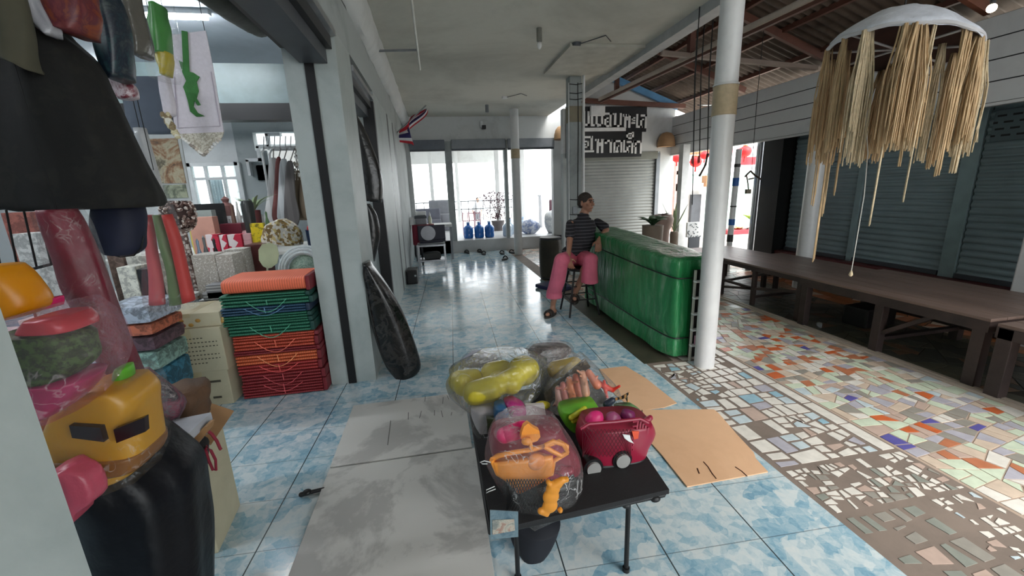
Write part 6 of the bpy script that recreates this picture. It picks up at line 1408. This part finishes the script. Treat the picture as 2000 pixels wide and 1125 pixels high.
# bag of plastic animals with dark header card
t = thing('animal_bag', 'clear bag of orange, pink and red plastic animals with a dark header card', 'toy', (at(1130, 790, y=1.82).x, 1.82, TZ))
put('header_card', outline([(1062, 768), (1142, 700), (1153, 716), (1070, 790)], .012, y=1.86), pat('header_print', [(60, 48, 36), (90, 76, 56), (46, 38, 30), (110, 96, 74)], 20, .45, 'N'), t)
CR = [((1090, 760), (1094, 790), 'pale pink', (226, 178, 168), 4), ((1100, 752), (1106, 786), 'rose', (204, 120, 110), 3), ((1112, 742), (1120, 780), 'orange', (214, 120, 70), 4), ((1124, 736), (1134, 776), 'terracotta', (190, 92, 62), 4), ((1138, 730), (1144, 768), 'peach', (220, 160, 130), 4), ((1150, 728), (1166, 752), 'salmon', (214, 130, 104), 3)]
rng = random.Random(21)
for i, (p, q, nm, col, n_) in enumerate(CR):
    a, b_ = at(*p, y=1.80-.01*i), at(*q, y=1.76-.01*i); mb = MB(); mb.capsule(a, b_, .018, .022, 10)
    for k in range(n_): c = a+(b_-a)*rng.random(); mb.capsule(c, c+V((rng.uniform(-.04, .04), rng.uniform(-.05, .0), rng.uniform(-.05, .03))), .008, .006, 8)
    o = blob('plastic_animal', mb, plain('animal_'+nm.replace(' ', '_'), sr(col), .4), t, .005, 1); o['label'] = nm+' plastic animal'
mb = MB(); a, b_ = at(1162, 745, y=1.78), at(1196, 762, y=1.74); mb.capsule(a, b_, .018, .013, 10); mb.capsule(b_, at(1210, 754, y=1.72), .010, .007, 8); mb.capsule((a+b_)/2, at(1186, 776, y=1.72), .010, .008, 8); mb.capsule((a+b_)/2, at(1180, 744, y=1.75), .012, .008, 8)
o = blob('plastic_animal', mb, plain('bright_red_toy', sr((218, 56, 40)), .35), t, .005, 1); o['label'] = 'bright red plastic animal'
mb = MB(); mb.capsule(at(1200, 780, y=1.70), at(1216, 776, y=1.68), .008, .007, 8); mb.capsule(at(1216, 776, y=1.68), at(1228, 768, y=1.66), .009, .006, 8); mb.capsule(at(1222, 772, y=1.67), at(1226, 784, y=1.67), .008, .006, 8)
o = blob('plastic_animal', mb, striped('tiger_stripes', sr((200, 150, 90)), (.02, .02, .02), 0, 60, .5, .5), t, .004, 1); o['label'] = 'striped animal'
mb = MB(); mb.capsule(at(1100, 795, y=1.74), at(1120, 784, y=1.72), .026, .02, 10); mb.capsule(at(1185, 790, y=1.66), at(1196, 782, y=1.66), .020, .016, 10); o = blob('plastic_animal', mb, plain('navy_black_toy', sr((30, 40, 56)), .4), t, .005, 1); o['label'] = 'dark blue plastic animal'
put('clear_bag', L([(1140, 698, 1156, 706), (1100, 728, 1186, 734), (1070, 756, 1206, 756), (1064, 782, 1212, 776), (1074, 800, 1204, 794), (1090, 806, 1190, 800)], .2, 1.80, fold=.07, nf=8, seed=4), film('toy_bag_film'), t, smooth='all')
# green truck behind, crimson truck front right, orange set front left
t = thing('green_toy_truck', 'lime green and yellow toy truck tray behind the crimson truck', 'toy', (at(1120, 810, y=1.66).x, 1.66, TZ))
mb = L([(1094, 796, 1160, 782), (1092, 808, 1170, 800), (1100, 824, 1165, 820), (1110, 834, 1150, 832)], .12, 1.66, e=4)
put('tray', mb, plain('lime_green_toy', sr((104, 172, 48)), .35), t, smooth='all')
mb = MB(); mb.capsule(at(1116, 816, y=1.585), at(1142, 798, y=1.585), .014, .012, 8); mb.capsule(at(1120, 822, y=1.585), at(1150, 806, y=1.585), .012, .012, 8); put('yellow_lattice', mb, plain('yellow_green_toy', sr((200, 204, 50)), .35), t, smooth='all')
put('rear_panel', L([(1200, 794, 1236, 790), (1205, 804, 1250, 800), (1212, 814, 1250, 812)], .06, 1.66, e=3), plain('grey_green_toy', sr((96, 130, 84)), .4), t, smooth='all')
YC = 1.48
t = thing('crimson_toy_truck', 'crimson toy truck with two pale wheels, loaded with pink toys and wrapped in netting', 'toy', (at(1190, 920, y=YC).x, YC, TZ))
M_crim = plain('crimson_plastic', sr((142, 26, 54)), .35)
put('cab_rim', MB().tube([at(a_, b_, y=YC-.10) for a_, b_ in ((1134, 838), (1150, 828), (1200, 824), (1250, 818), (1266, 826))], .007, 8), M_crim, t, smooth=True)
put('truck_bed', L([(1140, 822, 1262, 812), (1132, 840, 1270, 832), (1130, 862, 1258, 856), (1140, 884, 1250, 876), (1160, 896, 1240, 890)], .2, YC, e=3.6), M_crim, t, smooth='all')
put('chassis', L([(1136, 886, 1250, 872), (1136, 905, 1252, 890), (1142, 925, 1248, 908), (1150, 934, 1240, 918)], .20, YC, e=4), M_black, t, smooth='all')
for p in ((1161, 918), (1218, 902)):
    c = at(*p, y=YC-.115); wh = put('wheel', MB().cyl(c+V((0, .01, 0)), c+V((0, .05, 0)), .042, n=24), M_black, t, smooth=True)
    put('hub', MB().cyl(c, c+V((0, .012, 0)), .030, n=24), plain('pale_grey_hub', sr((150, 150, 148)), .5), wh, smooth=True)
for p, r, nm, col in (((1161, 820), (.038, .035, .042), 'pink_ball', (214, 46, 116)), ((1196, 822), (.036, .03, .045), 'mauve_figure', (150, 70, 110)), ((1226, 812), (.034, .03, .03), 'purple_figure', (110, 30, 80))):
    mb = MB().ell(at(*p, y=YC), r); mb.wobble(.008, 30); put(nm, mb, plain(nm+'_plastic', sr(col), .4), t, smooth='all')
mb = MB()
for k in range(5): mb.bar(at(1246+5*k, 826+k*4-8, y=YC-.09), at(1238+5*k, 880+k*-2, y=YC-.09), .008, .008)
for k in range(7): mb.bar(at(1235, 824+9*k, y=YC-.10), at(1268-2*k, 818+9*k, y=YC-.06), .006, .006)
mb.capsule(at(1262, 822, y=YC-.03), at(1270, 816, y=YC-.03), .014, .012, 8)
put('grille', mb, M_crim, t)
put('sticker', outline([(1216, 848), (1230, 850), (1232, 858), (1238, 866), (1228, 862), (1220, 856)], .004, y=YC-.112), M_white, t)
put('orange_sticker', outline([(1234, 842), (1248, 842), (1246, 856), (1238, 858)], .004, y=YC-.113), plain('orange_red_sticker', sr((224, 84, 50)), .4), t)
M_net = plain('dark_red_netting', sr((80, 16, 30)), .6); mb = MB()
def netting(cl, cr, rt, rb, Y, n, r=.0012):
    mb = MB()
    for k in range(n):
        f0 = k/(n-1); 
        mb.tube([at(cl+(cr-cl)*f0, rt, y=Y), at(cl+(cr-cl)*min(1, f0+.35), rb, y=Y-.006)], r, 4); mb.tube([at(cl+(cr-cl)*f0, rt, y=Y), at(cl+(cr-cl)*max(0, f0-.35), rb, y=Y-.006)], r, 4)
    return mb
put('netting', netting(1138, 1232, 838, 892, YC-.108, 14), M_net, t)
YO = 1.33
t = thing('orange_toy_set', 'bagged orange toy set with a bear mould at the table front', 'toy', (at(1040, 960, y=YO).x, YO, TZ))
M_or = plain('orange_toy_plastic', sr((240, 150, 56)), .35, var=.05)
put('crimson_base', L([(962, 840, 1092, 828), (956, 870, 1106, 856), (966, 900, 1128, 890), (985, 930, 1128, 918), (1010, 950, 1112, 944)], .17, YO+.10, e=3.2), M_crim, t, smooth='all')
mb = MB(); mb.capsule(at(985, 850, y=YO+.0), at(1020, 838, y=YO+.0), .030, .032, 14); put('pink_cup', mb, plain('hot_pink_toy', sr((226, 34, 108)), .35), t, smooth='all')
# orange boat-shaped tray
mb = MB(); yo = YO-.06
rim = [(960, 898), (975, 890), (1000, 884), (1040, 878), (1075, 868), (1092, 862), (1108, 872), (1108, 884), (1082, 900), (1078, 925), (1040, 936), (1005, 950), (990, 936), (972, 925)]
mb.tube([at(*p, y=yo-.01*math.sin(i)) for i, p in enumerate(rim+[rim[0]])], .0085, 10)
put('orange_rim', mb, M_or, t, smooth=True)
put('orange_tray', L([(962, 900, 1040, 884), (966, 912, 1078, 896), (978, 928, 1078, 915), (992, 940, 1060, 930), (1004, 950, 1020, 946)], .09, yo+.055, e=3), plain('deep_orange_plastic', sr((220, 116, 34)), .4), t, smooth='all')
put('tray_front', L([(962, 902, 1080, 890), (970, 925, 1080, 912), (990, 940, 1076, 926), (1004, 951, 1030, 944)], .03, yo-.012, e=3.4), M_or, t, smooth='all')
put('orange_disc', MB().ell(at(1047, 902, y=yo-.02), (.033, .018, .033)), plain('peach_orange_plastic', sr((240, 146, 74)), .4), t, smooth='all')
put('pink_block', MB().box(at(1016, 906, y=yo-.01), (.03, .02, .034), Euler((0, .2, 0)), .004), plain('hot_pink_toy', 0), t, smooth=True)
mb = MB(); mb.tube([at(*p, y=yo-.012) for p in ((1064, 870), (1080, 862), (1100, 868), (1108, 882), (1096, 890), (1080, 882), (1070, 876), (1062, 872))], .0085, 10); put('handle_loop', mb, M_or, t, smooth=True)
v = [(1018, 842), (1022, 830), (1030, 824), (1040, 832), (1052, 838), (1054, 850), (1048, 858), (1036, 862), (1030, 868), (1020, 862), (1016, 852)]
mb = outline(v, .022, y=yo-.0); put('star_mould', mb, M_or, t)
mb = MB(); mb.ell(at(1028, 862, y=yo-.02), (.018, .012, .014)); mb.capsule(at(1034, 858, y=yo-.02), at(1038, 876, y=yo-.02), .007, .008, 8); put('small_figure', mb, M_or, t, smooth='all')
# bear shaped mould hanging over the table edge
mb = MB(); Y = 1.155
for p, r in (((1076, 970), .030), ((1080, 955), .026), ((1074, 988), .028), ((1090, 944), .018)): mb.ell(at(*p, y=Y), (r, .014, r))
for p, r in (((1071, 942), .009), ((1106, 936), .010), ((1062, 1000), .013), ((1094, 996), .010)): mb.ell(at(*p, y=Y), (r, .012, r))
mb.capsule(at(1076, 950, y=Y), at(1098, 938, y=Y), .015, .013, 10); mb.capsule(at(1056, 998, y=Y), at(1068, 1004, y=Y), .012, .01, 10)
blob('bear_mould', mb, plain('ochre_orange_plastic', sr((214, 138, 40)), .4), t, .004, 2)
mb = netting(990, 1075, 936, 1000, YO-.10, 16, .0016); put('black_netting', mb, M_black, t)
put('black_base', L([(995, 945, 1120, 925), (1002, 965, 1124, 945), (1020, 985, 1110, 965), (1040, 998, 1080, 985)], .14, YO+.03, e=3), plain('black_toy_plastic', (.012, .012, .012), .5), t, smooth='all')
put('crimson_shells', MB().ell(at(1102, 920, y=YO-.04), (.032, .025, .022)).wobble(.01, 40), M_crim, t, smooth='all')
put('clear_bag', L([(968, 832, 1092, 822), (950, 860, 1112, 850), (950, 900, 1130, 890), (968, 940, 1134, 925), (992, 975, 1122, 955), (1010, 988, 1060, 975)], .27, YO, fold=.05, nf=9, seed=3), film('toy_bag_film'), t, smooth='all')
mb = MB()
for p in (((952, 906), (942, 906), (938, 903), (946, 900), (958, 903)), ((968, 955), (955, 960), (950, 963), (950, 957), (966, 950))): put('white_tie', MB().tube([at(*q, y=YO-.12) for q in p], .0016, 6), plain('white_string', sr((210, 210, 210)), .6), t, smooth=True)

# ------------------------------------------------------------ things along the left wall
M_bagk = pat('black_printed_plastic', [(10, 10, 11), (22, 22, 24), (52, 50, 48), (12, 12, 13), (30, 29, 28)], 9, .25, 'N')
XB = -.50
one('black_sack', 'shiny black printed plastic sack leaning against the grey pillar', 'sack', loft([(712, 512, 722, 512), (708, 530, 744, 540), (712, 560, 768, 575), (718, 600, 790, 615), (726, 640, 806, 655), (738, 680, 818, 692), (752, 712, 822, 716), (768, 730, 812, 730), (778, 737, 798, 737)], .24, y=3.36, fold=.05, nf=6, seed=2, n=40), M_bagk, smooth='all')
t = thing('hanging_bag', 'upper smoky plastic garment bag hanging in the second wall opening', 'bag', (at(720, 390, y=4.3).x, 4.3, at(725, 395, y=4.3).z))
put('bag_body', loft([(690, 226, 698, 226), (690, 250, 712, 250), (698, 290, 728, 288), (704, 330, 742, 326), (708, 365, 748, 362), (712, 392, 746, 396)], .14, y=4.3, fold=.05, nf=6, seed=4), plain('smoky_dark_plastic', sr((40, 40, 40)), .25, var=.4, bmp=.4), t, smooth='all')
put('hook', MB().tube([at(692, 222, y=4.3), V((at(692, 222, y=4.3).x, 4.3, 2.36))], .006, 6), M_steel, t)
t = thing('hanging_bag', 'lower smoky plastic bag hanging beneath the first one in the second opening', 'bag', (at(725, 510, y=4.4).x, 4.4, at(728, 512, y=4.4).z))
put('bag_body', loft([(708, 398, 722, 398), (706, 420, 736, 420), (710, 450, 742, 455), (714, 480, 738, 485), (718, 508, 732, 510)], .12, y=4.4, fold=.06, nf=5, seed=7), plain('smoky_dark_plastic', 0), t, smooth='all')
put('hook', MB().tube([at(714, 400, y=4.4), V((at(714, 400, y=4.4).x, 4.4, 2.36))], .005, 6), M_steel, t)
mb = MB(); rng = random.Random(3)
for k in range(34): mb.ell(at(rng.uniform(697, 709), rng.uniform(300, 400), y=4.9), (.012, .012, .016), n=8, m=6)
mb.tube([at(700, 228, y=4.9), at(706, 405, y=4.9)], .006, 6); one('shell_string', 'string of glittering pale shells hanging beside the smoky bags', 'mobile', mb, M_shellw, smooth=True)
# flag
t = thing('flag', 'small furled red, white and blue flag on an angled staff by the left wall', 'flag', (-.60, 8.1, 2.5))
a = at(772, 262, y=8.2); tip = at(832, 206, y=7.9)
put('staff', MB().cyl(a, tip, .012, n=8), M_steel, t, smooth=True)
def FL(u, v):
    p = a+(tip-a)*(.12+.8*u); d = V((.05*math.sin(u*7), -.1*math.sin(u*5+v*2), -.36*(1-abs(u-.3))*v*(.55+.45*math.sin(u*3+.6))))
    return p+d+V((.10*v*math.sin(u*9), .05*math.sin(v*8), 0))
for k, (v0, v1, nm, c) in enumerate(((0, .18, 'red_stripe', (190, 34, 50)), (.18, .36, 'white_stripe', (226, 224, 228)), (.36, .68, 'blue_stripe', (44, 38, 92)), (.68, .84, 'white_stripe', (226, 224, 228)), (.84, 1, 'red_stripe', (190, 34, 50)))):
    put(nm, MB().grid(lambda u, v: FL(u, v0+(v1-v0)*v), 24, 3), plain('flag_'+nm, sr(c), .7), t, smooth='all')
put('bracket', MB().bar(V((-.6, 8.2, a.z)), a, .04, .06), M_white, t)
# tube light holders / conduit under the ceiling
t = thing('ceiling_lamp_rail', 'long slim white tube light rail hung just under the passage ceiling', 'lamp rail', (-.07, 4.4, 3.1))
p0, p1 = V((-.070, 2.55, 3.07)), V((-.070, 6.0, 3.07))
put('tube', MB().cyl(p0, p1, .012, n=10), plain('pale_tube', sr((214, 214, 206)), .4), t, smooth=True)
for y in (3.3, 5.3): put('cross_conduit', MB().bar((-.60, y, 3.07), (-.07, y, 3.09), .02, .02), M_grey, t)
for y in (2.7, 4.3, 5.9): put('hanger', MB().cyl((-.07, y, 3.07), (-.07, y, 3.2), .005, n=6), M_grey, t)
t = thing('ceiling_bulb', 'bare bulb in a long holder hanging from the passage ceiling', 'bulb', (1.30, 5.0, 3.0))
c = at(1053, 55, z=3.2)
put('holder', MB().cyl((c.x, c.y, 3.2), (c.x, c.y, 3.07), .03, n=14), plain('grey_holder', sr((120, 120, 112)), .6), t, smooth=True); put('bulb', MB().ell((c.x, c.y, 3.03), (.026, .026, .04)), M_white, t, smooth='all'); t.location = (c.x, c.y, 3.0)
for o in [o for o in bpy.data.objects if o.parent == t]: o.location = V((1.30, 5.0, 3.0))-V((c.x, c.y, 3.0))
for px, py, lb in ((986, 190, 'pale round ceiling rose with a short cable in the passage'), (1126, 86, 'dark round ceiling plate near the corner of the newer board')):
    c = at(px, py, z=3.19); t = thing('ceiling_rose', lb, 'ceiling fitting', (c.x, c.y, 3.17)); put('disc', MB().lathe([(.0, 3.17), (.05, 3.17), (.06, 3.2)], (c.x, c.y, 0), 20), M_white if px < 1000 else M_dkgrey, t, smooth=True)
    put('cable', MB().tube([(c.x, c.y, 3.18), (c.x+.25, c.y-.3, 3.19), (c.x+.4, c.y-.1, 3.195)], .006, 5), M_dkgrey, t)
c = at(951, 210, z=3.15); one('ceiling_hook', 'small grey spotlight on the ceiling before the far wall', 'light', MB().cyl((c.x, c.y, 3.2), (c.x, c.y, 3.06), .035, n=12), M_grey, smooth=True)
c = at(941, 247, y=10.2); t = thing('security_camera', 'small white camera fixed on the far wall above the openings', 'camera', c); put('mount', MB().span((c.x-.03, 10.2, c.z-.02), (c.x+.03, 10.3, c.z+.12), .005), M_white, t); put('lens_body', MB().span((c.x-.0, 10.12, c.z-.06), (c.x+.09, 10.24, c.z+.02), .01), M_black, t)

# ------------------------------------------------------------ far end of the passage
t = thing('step_stand', 'low silver metal step stand at the far left of the passage', 'stand', (-.2, 8.2, 0))
x0, x1 = at(817, 490, y=8.3).x, at(869, 490, y=8.3).x
mb = MB()
for x in (x0, x1):
    for y in (8.25, 8.6): mb.bar((x, y, 0), (x, y, .50), .03, .03)
put('frame', mb, M_steel, t)
for z in (.16, .46): put('tread', MB().span((x0-.02, 8.22, z), (x1+.02, 8.62, z+.03)), M_steel, t)
one('dark_bundle', 'dark cloth bundle lying inside the silver step stand', 'bundle', MB().box(((x0+x1)/2, 8.42, .26), (.34, .3, .13), .1, .05).wobble(.02, 9), plain('grey_black_cloth', sr((60, 60, 60)), .8), smooth=True)
t = thing('plastic_chair', 'dark blue-black chair with white round back pad under the white table', 'chair', ((x0+x1)/2, 8.9, 0))
put('seat', MB().span((x0+.02, 8.75, .47), (x1+.04, 9.1, .53), .02), plain('navy_black_plastic', sr((34, 32, 50)), .5), t)
put('backrest', MB().span((x0+.0, 8.72, .53), (x1+.04, 8.76, .84), .02), plain('navy_black_plastic', 0), t)
put('pad', MB().lathe([(.0, 0), (.14, 0), (.15, .02), (.0, .03)], ((x0+x1)/2-.05, 8.72, .68), 24, Matrix.Rotation(PI/2, 3, 'X')), plain('pale_pad', sr((196, 196, 204)), .6), t, smooth=True)
for x in (x0+.05, x1):
    for y in (8.78, 9.06): put('leg', MB().bar((x, y, 0), (x, y, .47), .03, .03), M_black, t)
xa, xb = at(786, 455, y=9.3).x, at(884, 455, y=9.3).x
t = thing('white_table', 'white topped table at the far left end of the passage', 'table', ((xa+xb)/2, 9.5, 0))
put('tabletop', MB().span((-.55, 9.3, .74), (xb, 9.85, .80), .006), M_white, t)
for x in (-.52, xb-.05):
    for y in (9.34, 9.8): put('leg', MB().span((x, y, 0), (x+.04, y+.04, .74)), M_grey, t)
mb = MB(); mb.grid(lambda u, v: V((-.56+.48*u, 9.28-.03*v-.01*math.sin(u*22), .812-.42*v-.03*math.sin(u*6)*v)), 24, 8); mb.grid(lambda u, v: V((-.56+.48*u, 9.28+.3*v, .812)), 6, 3)
one('red_cloth', 'dark crimson cloth hanging over the left end of the white table', 'cloth', mb, plain('crimson_cloth', sr((128, 30, 54)), .7), smooth='all')
a, b_ = at(812, 445, y=9.45), at(832, 420, y=9.45)
t = thing('water_dispenser', 'grey countertop dispenser standing on the white table', 'dispenser', ((a.x+b_.x)/2, 9.5, .802)); put('body', MB().span((a.x, 9.42, .802), (b_.x, 9.66, b_.z), .02), plain('grey_appliance', sr((132, 134, 140)), .4), t); put('top_panel', MB().span((a.x-.01, 9.41, b_.z-.07), (b_.x+.01, 9.43, b_.z-.01), .004), M_dkgrey, t); put('top_pipe', MB().span((a.x+.02, 9.5, b_.z), (b_.x, 9.6, b_.z+.08), .01), M_white, t)
one('white_carton', 'small white carton on the white table beside the dispenser', 'box', MB().span((at(800, 445, y=9.5).x, 9.45, .802), (at(810, 445, y=9.5).x, 9.6, .802+.17), .004), M_white)
c = at(841, 445, y=9.5); t = thing('sauce_bottle', 'white squeeze bottle on the white table', 'bottle', (c.x, 9.5, .802)); put('body', MB().lathe([(.04, .802), (.042, .93), (.03, .97), (.018, .99)], (c.x, 9.5, 0), 18), plain('milky_bottle', sr((214, 220, 196)), .3), t, smooth=True); put('cap', MB().lathe([(.022, .99), (.02, 1.03), (.004, 1.08)], (c.x, 9.5, 0), 14), M_white, t, smooth=True)
t = thing('motor_box', 'small black machine on the tiles at the foot of the left wall', 'machine', (-.5, 7.1, 0)); put('body', MB().span((-.58, 6.95, 0), (-.40, 7.3, .24), .02), M_black, t); put('label_plate', MB().span((-.45, 6.945, .13), (-.42, 6.95, .16)), M_steel, t)
# water bottles on the far step
M_jb = film('blue_jug_plastic', (.12, .42, .9), .35, 10, .1, .05); M_jb = plain('blue_jug', sr((26, 104, 190)), .2, coat=.5)
def jug(lb, px, py, Y, mat, g, r=.125, h=.42):
    c = at(px, py, y=Y); t = thing('water_jug', lb, 'water jug', (c.x, Y, .30), 0, g)
    put('bottle', MB().lathe([(r*.85, .30), (r, .33), (r, .40), (r*.94, .42), (r, .44), (r, .56), (r*.8, .60+.0), (r*.3, .64), (r*.3, .70), (0, .70)], (c.x, Y, 0), 26), mat, t, smooth=True)
    put('cap', MB().lathe([(r*.34, .69), (r*.34, .72), (0, .72)], (c.x, Y, 0), 14), plain('jug_cap', sr((190, 214, 240)), .4), t, smooth=True)
for i, (px, n_) in enumerate(((915, 'left'), (936, 'middle'), (956, 'right'))): jug('blue water jug standing on the far step, %s one of three' % n_, px, 455, 10.75, M_jb, 'blue water jugs')
M_jc = plain('pale_clear_jug', sr((196, 212, 226)), .15, coat=.4)
jug('pale clear water jug on the far step just left of the round column', 991, 455, 10.75, M_jc, 'clear water jugs'); jug('pale clear water jug just behind the blue jugs beside the clear one', 996, 450, 11.15, M_jc, 'clear water jugs'); jug('pale bluish water jug behind the white sacks', 1022, 446, 11.7, M_jc, 'clear water jugs')
# shoes before the step
SH = [(912, 480, .2, 'single dark sandal below the left blue jug'), (937, 481, .1, 'dark slipper below the middle blue jug'), (945, 487, .0, 'nearest dark slipper below the right blue jug'), (981, 486, .1, 'dark sandal left of the round column'), (1000, 484, .2, 'black sandal touching the round column'), (986, 497, -.6, 'black sandal in front of the round column on the mosaic edge')]
for px, py, rz, lb in SH:
    c = at(px, py+10, z=0); c = c*(min(c.y, 10.14)/c.y); t = thing('sandal', lb, 'sandal', (c.x, c.y, .004), rz+PI/2, 'shoes left before the far step')
    pts = [V((.14*math.cos(a), (.05+.008*math.cos(a))*math.sin(a), .012)) for a in [2*PI*k/20 for k in range(20)]]
    put('sole', MB().prism(pts, (0, 0, .024)), plain('black_rubber', (.012, .012, .013), .6), t, world=False)
    put('strap', MB().tube([(.03, .05*math.cos(a), .02+.05*math.sin(a)) for a in [PI*k/10 for k in range(11)]], .014, 6), plain('black_rubber', 0), t, world=False, smooth=True)
# white sacks, dark chair, bush, figure beyond
for i, (px, py, Y, r, lb) in enumerate(((1083, 430, 10.9, (.30, .22, .34), 'large white sack on the far step beside the pier'), (1035, 448, 11.0, (.26, .2, .2), 'bundle of white and blue plastic on the far step right of the column'))):
    c = at(px, py, y=Y); mb = MB().ell((c.x, Y, .30+r[2]*.9), r, n=28, m=16); mb.wobble(.06, 5, i*3)
    for v_ in mb.b.verts: v_.co.z = max(.30, v_.co.z)
    one('sack', lb, 'sack', mb, pat('white_sack_plastic', [(214, 216, 218), (186, 190, 196), (226, 226, 226)], 12, .4, 'N') if i == 0 else pat('blue_white_plastic', [(196, 204, 220), (110, 130, 180), (206, 210, 220)], 8, .3, 'N'), smooth='all')
t = thing('office_chair', 'dark maroon high-backed chair in the far room behind the white sack', 'chair', (at(1082, 405, y=12).x, 12.0, .3)); c = at(1083, 400, y=12)
put('backrest', MB().span((c.x-.17, 11.95, c.z-.28), (c.x+.17, 12.05, c.z+.16), .05), plain('maroon_vinyl', sr((70, 40, 52)), .5), t); put('seat', MB().span((c.x-.22, 11.6, .72), (c.x+.22, 12.0, .80), .03), plain('maroon_vinyl', 0), t)
for i in (-1, 1):
    for y in (11.65, 11.95): put('leg', MB().cyl((c.x+.18*i, y, .3), (c.x+.18*i, y, .74), .018, n=8), M_black, t)
t = thing('grey_counter', 'grey counter block in the far room on the right', 'counter', (at(1075, 420, y=12.6).x, 12.8, .3)); a = at(1058, 378, y=12.6); put('panel', MB().span((a.x, 12.6, .3), (3.2, 12.9, 1.25)), plain('counter_grey', sr((158, 160, 166)), .5), t); put('top', MB().span((a.x-.05, 12.55, 1.25), (3.2, 12.95, 1.3)), M_grey, t)
for i, (px, w, Y, h, lb) in enumerate(((822, 70, 12.6, .72, 'dark grey seating block in the left far opening'), (858, 40, 13.2, .95, 'grey covered sofa back in the left far opening'))):
    c = at(px, 400, y=Y); ww = w/FPX*Y*.5; t = thing('sofa', lb, 'sofa', (c.x, Y, .3)); put('seat', MB().span((c.x-ww, Y, .3), (c.x+ww, Y+.6, .3+h*.55), .04), plain('sofa_grey_%d' % i, sr(((96, 98, 108), (136, 138, 144))[i]), .7), t); put('back', MB().span((c.x-ww, Y+.45, .3+h*.5), (c.x+ww, Y+.62, .3+h), .04), plain('sofa_grey_%d' % i, 0), t)
t = thing('potted_bush', 'dark reddish bush standing in the middle far opening against the light', 'plant', (at(972, 420, y=12.4).x, 12.4, .3)); c = V((at(972, 420, y=12.4).x, 12.4, .6))
put('pot', MB().lathe([(.15, .3), (.2, .6), (.16, .6)], (c.x, c.y, 0)), plain('grey_pot', sr((90, 84, 84)), .6), t, smooth=True)
mb = MB(); rng = random.Random(6)
for k in range(620):
    a = rng.uniform(0, 2*PI); r = abs(rng.gauss(.30, .13)); z = rng.uniform(.05, .85); p = c+V((r*math.cos(a)*(1-.3*abs(z-.5)), r*math.sin(a), z)); d = V((rng.uniform(-1, 1), rng.uniform(-1, 1), rng.uniform(-.4, 1)))*.05; e_ = V((rng.uniform(-1, 1), rng.uniform(-1, 1), rng.uniform(-1, 1)))*.03
    mb.quad(p, p+d*.5+e_, p+d, p+d*.5-e_)
put('foliage', mb, plain('dark_plum_leaf', sr((92, 62, 74)), .6, var=.4), t)
mb = MB()
for k in range(9): a = k*.7; mb.tube([c, c+V((.12*math.cos(a), .12*math.sin(a), .4)), c+V((.3*math.cos(a), .3*math.sin(a), .8))], .010, 6, True, .004)
put('branches', mb, plain('dark_branch', sr((70, 52, 50)), .8), t)
t = thing('red_rack', 'pink-red metal crates stacked behind the blue water jugs', 'crate rack', (at(918, 420, y=11.6).x, 11.6, .3))
for k in range(3):
    x = at(908+12*k, 420, y=11.6).x; mb = MB()
    for i in range(4):
        mb.bar((x-.07, 11.5+.0, .3+.2*i), (x+.07, 11.5, .3+.2*i), .02, .02)
    for i in (-1, 1): mb.bar((x+.07*i, 11.5, .3), (x+.07*i, 11.5, .95), .02, .02)
    put('crate', mb, plain('faded_red_metal', sr((196, 110, 124)), .5), t)
# distant person walking outside the middle opening
t = thing('person', 'distant person in pale clothes seen against the bright middle opening', 'person', (at(931, 400, y=18.3).x, 18.3, -.13)); x = 0; Y = 0
mb = MB(); mb.capsule((x, Y, 1.15), (x+.02, Y, 1.45), .12, .15); mb.capsule((x+.03, Y, 1.5), (x+.05, Y-.02, 1.62), .045, .05); mb.ell((x+.06, Y-.03, 1.70), (.08, .09, .11))
for i in (-1, 1): mb.capsule((x+.07*i, Y, 1.12), (x+.08*i, Y-.04*i, .72), .075, .06); mb.capsule((x+.08*i, Y-.04*i, .72), (x+.09*i, Y+.05, .36), .055, .035); mb.capsule((x+.17*i, Y, 1.45), (x+.22*i, Y-.03, 1.18), .045, .038); mb.capsule((x+.22*i, Y-.03, 1.18), (x+.18*i, Y-.16, .98), .034, .028); mb.ell((x+.175*i, Y-.18, .95), (.03, .03, .045)); mb.capsule((x+.09*i, Y+.04, .34), (x+.10*i, Y-.10, .33), .035, .03)
blob('body', mb, plain('light_brown_skin', sr((176, 142, 124)), .6), t, .014, 3)
mb = MB(); mb.capsule((x, Y, 1.14), (x+.02, Y, 1.44), .14, .17); 
for i in (-1, 1): mb.capsule((x+.16*i, Y, 1.46), (x+.21*i, Y-.02, 1.25), .062, .058)
blob('shirt', mb, plain('pale_grey_shirt', sr((186, 186, 190)), .8), t, .014, 2)
mb = MB()
for i in (-1, 1): mb.capsule((x+.07*i, Y, 1.12), (x+.08*i, Y-.04*i, .72), .09, .075); mb.capsule((x+.08*i, Y-.04*i, .72), (x+.09*i, Y+.05, .42), .07, .06)
blob('trousers', mb, plain('grey_trousers', sr((130, 130, 138)), .8), t, .014, 2)
mb = MB(); mb.ell((x+.05, Y-.0, 1.74), (.085, .095, .09)); put('hair', mb, plain('dark_hair', 0), t, smooth='all')
# the distant figure's parts were shaped round the origin on a .3 m floor: bring them to their place
for o in [o for o in bpy.data.objects if o.parent == t]: o.data.transform(PM[t.name]); o.data.transform(Matrix.Translation((0, 0, -.30))); o.data.transform(Matrix.Scale(.88, 4))
